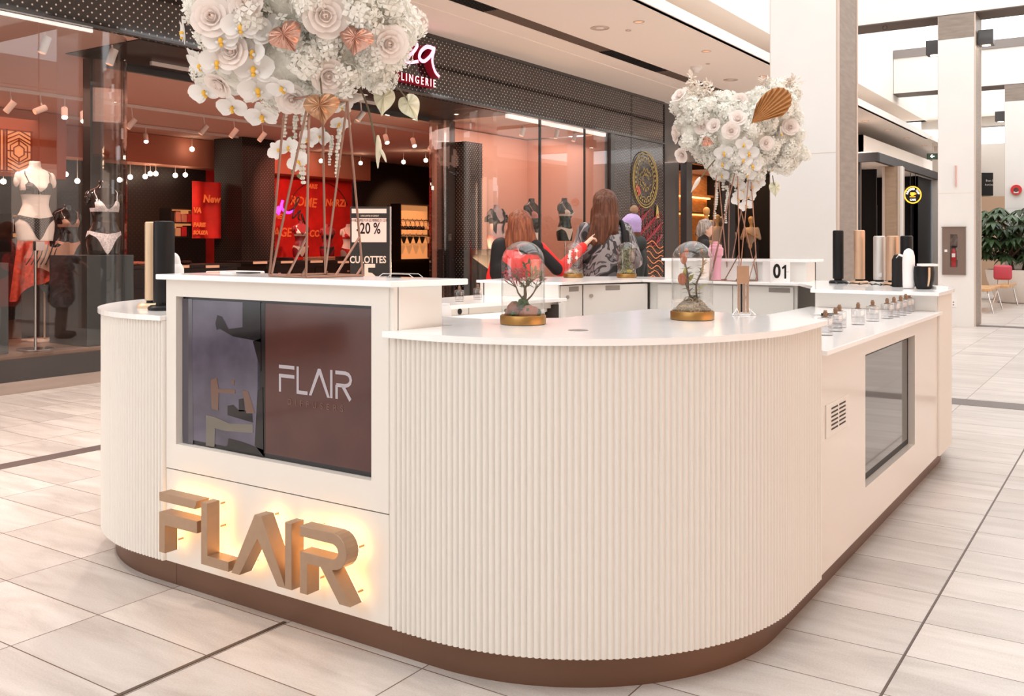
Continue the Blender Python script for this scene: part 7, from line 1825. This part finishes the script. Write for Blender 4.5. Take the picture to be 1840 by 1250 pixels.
def facing_pt(px, py, c, bl, extra=.012):
    """first hit of the outside of the bouquet along the view towards that spot"""
    d = (_F + _R * ((px - 920) / 1697.0) + Vector((0, 0, (435.7 - py) / 1697.0))); o = Vector((0, 0, 1.32)) - c; best = None
    for off, rad in bl:
        A = Vector([d[i] / rad[i] for i in range(3)]); B = Vector([(o[i] - off[i]) / rad[i] for i in range(3)]); aa, bb_, cc_ = A.dot(A), 2 * A.dot(B), B.dot(B) - 1; q = bb_ * bb_ - 4 * aa * cc_
        if q < 0: tt = -bb_ / (2 * aa); miss = True
        else: tt = (-bb_ - math.sqrt(q)) / (2 * aa); miss = False
        if not miss and (best is None or tt < best[0] or best[2]): 
            p = o + d * tt; best = (tt, p, False, Vector([(p[i] - off[i]) / rad[i] ** 2 for i in range(3)]).normalized())
        elif best is None:
            p = o + d * tt; best = (tt, p, True, Vector([(p[i] - off[i]) / rad[i] ** 2 for i in range(3)]).normalized())
    return best[1] + best[3] * extra, best[3]
usedA = []
def fixed(t, c, bl, lst, used):
    for nm, key, px, py, sc_ in lst:
        p, nn = facing_pt(px, py, c, bl, .03); vd = -(Vector((_F.x, _F.y, 0)) + _R * ((px - 920) / 1697)); nn = (nn + vd * 1.2).normalized()
        put(nm, key, t, p, nn, sc_, roll=rnd.uniform(-.3, .3)); used.append(p)
fixed(tA, cA, blA, fixedA, usedA)
def fill_flowers(t, pts, used, rnd, nro, nor, orchid_side, scale=1.0):
    ro = orr = 0
    for p, nn in pts:
        if any((p - q).length < .055 for q in used): continue
        side = p.dot(_R)
        if orr < nor and (side < .0 if orchid_side < 0 else p.z < .0) and rnd.random() < .35: put('orchid', 'orchid%d' % rnd.randrange(2), t, p + nn * .03, nn, rnd.uniform(1.05, 1.3) * scale, roll=rnd.uniform(-.6, .6)); orr += 1; used.append(p)
        elif ro < nro and rnd.random() < .22: put('rose', 'rose%d' % rnd.randrange(3), t, p + nn * .02, nn, rnd.uniform(1.0, 1.25) * scale, roll=rnd.uniform(0, 6)); ro += 1; used.append(p)
        else: put('hydrangea_cluster', 'cluster%d' % rnd.randrange(3), t, p - nn * .005, nn, rnd.uniform(.85, 1.15) * scale, roll=rnd.uniform(0, 6))
fill_flowers(tA, ptsA, usedA, rnd, 10, 10, -1)
for px, py, key, sc_, ro_ in ((525, 42, 'anth', .62, .5), (632, 84, 'anth', .60, -.2), (576, 192, 'anthg', .64, .1)):
    p, nn = facing_pt(px, py, cA, blA, .085)
    if py > 150: p = Vector(at(px, 3.17) + (1.32 + (435.7 - py) / 1697.0 * 3.17,)) - cA
    d = Vector((_F.x, _F.y, 0)); o = put('anthurium_leaf', key, tA, p, -d + Vector((0, 0, -.15)), sc_ * 2.25, roll=ro_); o['label'] = 'metallic bronze anthurium'
def local_pt(px, py, d_, c): return Vector(at(px, d_) + (1.32 + (435.7 - py) / 1697.0 * d_,)) - c
for (px, py, d_, sc_, ro_), (sx_, sy_) in (((689, 178, 3.42, 1.12, -.15), (665, 130)), ((736, 190, 3.42, 1.12, .45), (668, 118))):
    p = local_pt(px, py, d_, cA); put('anthurium_leaf', 'paleg', tA, p, -_F, sc_, roll=ro_)['label'] = 'pale green hanging anthurium'
    MB().tube(smoothp([local_pt(sx_, sy_, 3.42, cA), local_pt((sx_ + px) / 2 + 6, (sy_ + py) / 2 - 4, 3.42, cA), p + Vector((0, 0, .012))], 4), .0028, 6).build('long_stem', 'gstem', tA, world=False)
MB().tube(smoothp([local_pt(638, 142, 3.42, cA), local_pt(660, 190, 3.42, cA), local_pt(676, 262, 3.42, cA)], 5), .0035, 6).build('long_stem', 'gstem', tA, world=False)
b = MB(); q = local_pt(679, 243, 3.42, cA); b.tube(smoothp([q, q + Vector((.004, 0, -.04)), q + Vector((0, 0, -.085)), q + Vector((0, 0, -.12))], 4), [.004, .006, .008, .010, .011, .011, .010, .009, .007, .006, .004, .003, .001], 8)
b.tube(smoothp([q + Vector((.008, 0, -.045)), q + Vector((.028, 0, -.075)), q + Vector((.040, 0, -.10))], 4), [.002, .004, .006, .006, .006, .005, .004, .003, .001], 8); b.build('closed_anthurium', mat('cream_bud', (.72, .68, .52), .5), tA, smooth=True, world=False)
MB().tube(smoothp([local_pt(567, 105, 3.25, cA), local_pt(575, 140, 3.22, cA), local_pt(578, 168, 3.2, cA)], 4), .003, 6).build('long_stem', 'gstem', tA, world=False)
for px, py0, py1, r_ in ((545, 165, 335, .016), (608, 215, 318, .0125), (593, 245, 298, .009), (512, 165, 250, .012), (530, 190, 300, .010)):
    b = MB(); d_ = 3.50; L = (py1 - py0) / 1697 * d_; strand(b, local_pt(px, py0, d_, cA), L, r_, rnd); b.build('hanging_strand', 'cluster', tA, world=False)
for px, py in ((556, 250), (520, 265), (535, 290), (575, 245), (615, 190), (612, 225), (500, 290 - 20)):
    p = local_pt(px, py, 3.47, cA); put('orchid', 'orchid%d' % (px % 2), tA, p, -_F + Vector((rnd.gauss(0, .3), rnd.gauss(0, .3), rnd.gauss(0, .2))), .80, roll=rnd.uniform(-1, 1))
b = MB()
for px, py in ((528, 300), (533, 315), (526, 245), (585, 245), (590, 235)): leafm(b, local_pt(px, py, 3.48, cA), (rnd.gauss(0, 1), 0, -.6), (_F.x, _F.y, 0), .03, .016)
b.build('green_leaves', 'leaf', tA, world=False)

# --- arrangement on the far counter
cB = Vector((-2.45, 6.62, 2.10))
x_, y_ = at(1325, 6.95)
cB = Vector((x_, y_, 2.12))
wire_stand('rose gold wire stand holding the far flowers beside the pink bottle', (x_ + .0, min(y_, 6.62), W1), .175, .86, .12, cross=True)
blB = [(E_(-.02, 0, -.02), (.30, .25, .22)), (E_(-.24, 0, .13), (.15, .14, .13)), (E_(-.36, 0, .22), (.085, .09, .075)), (E_(-.33, 0, .02), (.10, .1, .12)), (E_(-.06, 0, .20), (.11, .1, .08)), (E_(.22, 0, .14), (.19, .17, .16)), (E_(.33, 0, .27), (.08, .09, .10)), (E_(.32, 0, -.06), (.12, .12, .18)), (E_(.42, 0, -.13), (.06, .07, .07)), (E_(.02, 0, -.20), (.22, .19, .12))]
tB, ptsB, rnd = arrangement('far white flower arrangement with a brown palm leaf beside the white column', cB, blB, 2, 66, 14, 14, 0, .3)
fixedB = [('rose', 'rose0', 1268, 230, 1.2), ('rose', 'rose1', 1315, 236, 1.25), ('rose', 'rose2', 1325, 184, 1.1), ('rose', 'rose0', 1416, 232, 1.2), ('rose', 'rose1', 1372, 255, 1.0), ('rose', 'rose2', 1232, 275, 1.1),
          ('orchid', 'orchid0', 1303, 270, 1.35), ('orchid', 'orchid1', 1303, 292, 1.25), ('orchid', 'orchid0', 1300, 308, 1.15), ('orchid', 'orchid1', 1344, 270, 1.4), ('orchid', 'orchid0', 1350, 294, 1.35), ('orchid', 'orchid1', 1336, 287, 1.2), ('orchid', 'orchid0', 1356, 314, 1.3), ('orchid', 'orchid1', 1342, 307, 1.2)]
usedB = []; fixed(tB, cB, blB, fixedB, usedB); rnd.shuffle(ptsB); fill_flowers(tB, ptsB, usedB, rnd, 9, 5, 0, 1.05)
# palm leaf fan
base = local_pt(1350, 222, 6.62, cB); b = MB(); tip = local_pt(1416, 174, 6.62, cB); ax = (tip - base); 
def palm(u, v):
    a = (v - .5) * 1.9; L = .34 * max(.3, cos((v - .42) * 2.2)) ** .9 ; d = (_R * cos(.80 + a * .60) + Vector((0, 0, 1)) * sin(.80 + a * .60)); return base + d * (L * u) - _F * (.012 * math.cos(v * PI * 22) * u + .02 * u * u)
b.grid(palm, 8, 88); b.build('palm_leaf', 'palm', tB, world=False)['label'] = 'pleated dried brown palm leaf'
put('anthurium_leaf', 'anth', tB, local_pt(1271, 252, 6.66, cB), (-_F + Vector((0, 0, .6))), 1.15, roll=1.2)['label'] = 'metallic bronze anthurium'
put('anthurium_leaf', 'paleg', tB, local_pt(1393, 338, 6.8, cB), -_F, 1.15, roll=.1)['label'] = 'pale green hanging anthurium'
MB().tube([local_pt(1388, 315, 6.8, cB), local_pt(1391, 333, 6.8, cB)], .004, 6).build('long_stem', 'gstem', tB, world=False)
MB().tube(smoothp([local_pt(1285, 287, 6.7, cB), local_pt(1270, 305, 6.7, cB), local_pt(1258, 322, 6.7, cB)], 4), .005, 6).build('long_stem', 'gstem', tB, world=False)
b = MB(); q = local_pt(1258, 318, 6.7, cB); d = (_R * -.5 + Vector((0, 0, -.85))); b.tube(smoothp([q, q + d * .04, q + d * .09, q + d * .13], 4), [.004, .008, .012, .015, .016, .016, .015, .013, .011, .008, .005, .003, .001], 8); b.build('closed_anthurium', mat('blush_bud', (.74, .62, .55), .5), tB, smooth=True, world=False)
for pts in (((1275, 190), (1262, 165), (1240, 142)), ((1268, 190), (1250, 180), (1238, 168)), ((1290, 195), (1280, 178), (1272, 158)), ((1375, 185), (1390, 160), (1430, 146)), ((1365, 190), (1375, 165), (1376, 148)), ((1395, 185), (1410, 165), (1425, 158))):
    b = MB(); P = smoothp([local_pt(a, c_, 6.95, cB) for a, c_ in pts], 6); b.tube(P, .003, 5)
    for p in P[3:]:
        p = Vector(p)
        for k in range(9):
            d = Vector((rnd.gauss(0, 1), rnd.gauss(0, 1), rnd.gauss(.2, 1))).normalized(); q = p + d * rnd.uniform(.01, .055); leafm(b, q, d, (0, 0, 1), .034, .013, seg=2); leafm(b, q, (d + Vector((rnd.gauss(0, .6), 0, rnd.gauss(0, .6)))), (0, 1, 0), .034, .013, seg=2)
    b.build('feathery_sprig', 'feather', tB, world=False)
for px, py0, py1, r_ in ((1286, 330, 392, .016), (1305, 335, 400, .014), (1322, 300, 352, .02), (1298, 310, 345, .02)):
    b = MB(); strand(b, local_pt(px, py0, 6.95, cB), (py1 - py0) / 1697 * 6.95, r_, rnd); b.build('hanging_strand', 'cluster', tB, world=False)
for px, py in ((1328, 330), (1336, 345), (1326, 356), (1352, 335), (1345, 352), (1362, 328), (1340, 370), (1318, 315)):
    put('orchid', 'orchid%d' % (px % 2), tB, local_pt(px, py, 6.9, cB), -_F + Vector((rnd.gauss(0, .3), rnd.gauss(0, .3), rnd.gauss(0, .2))), 1.05, roll=rnd.uniform(-1, 1))
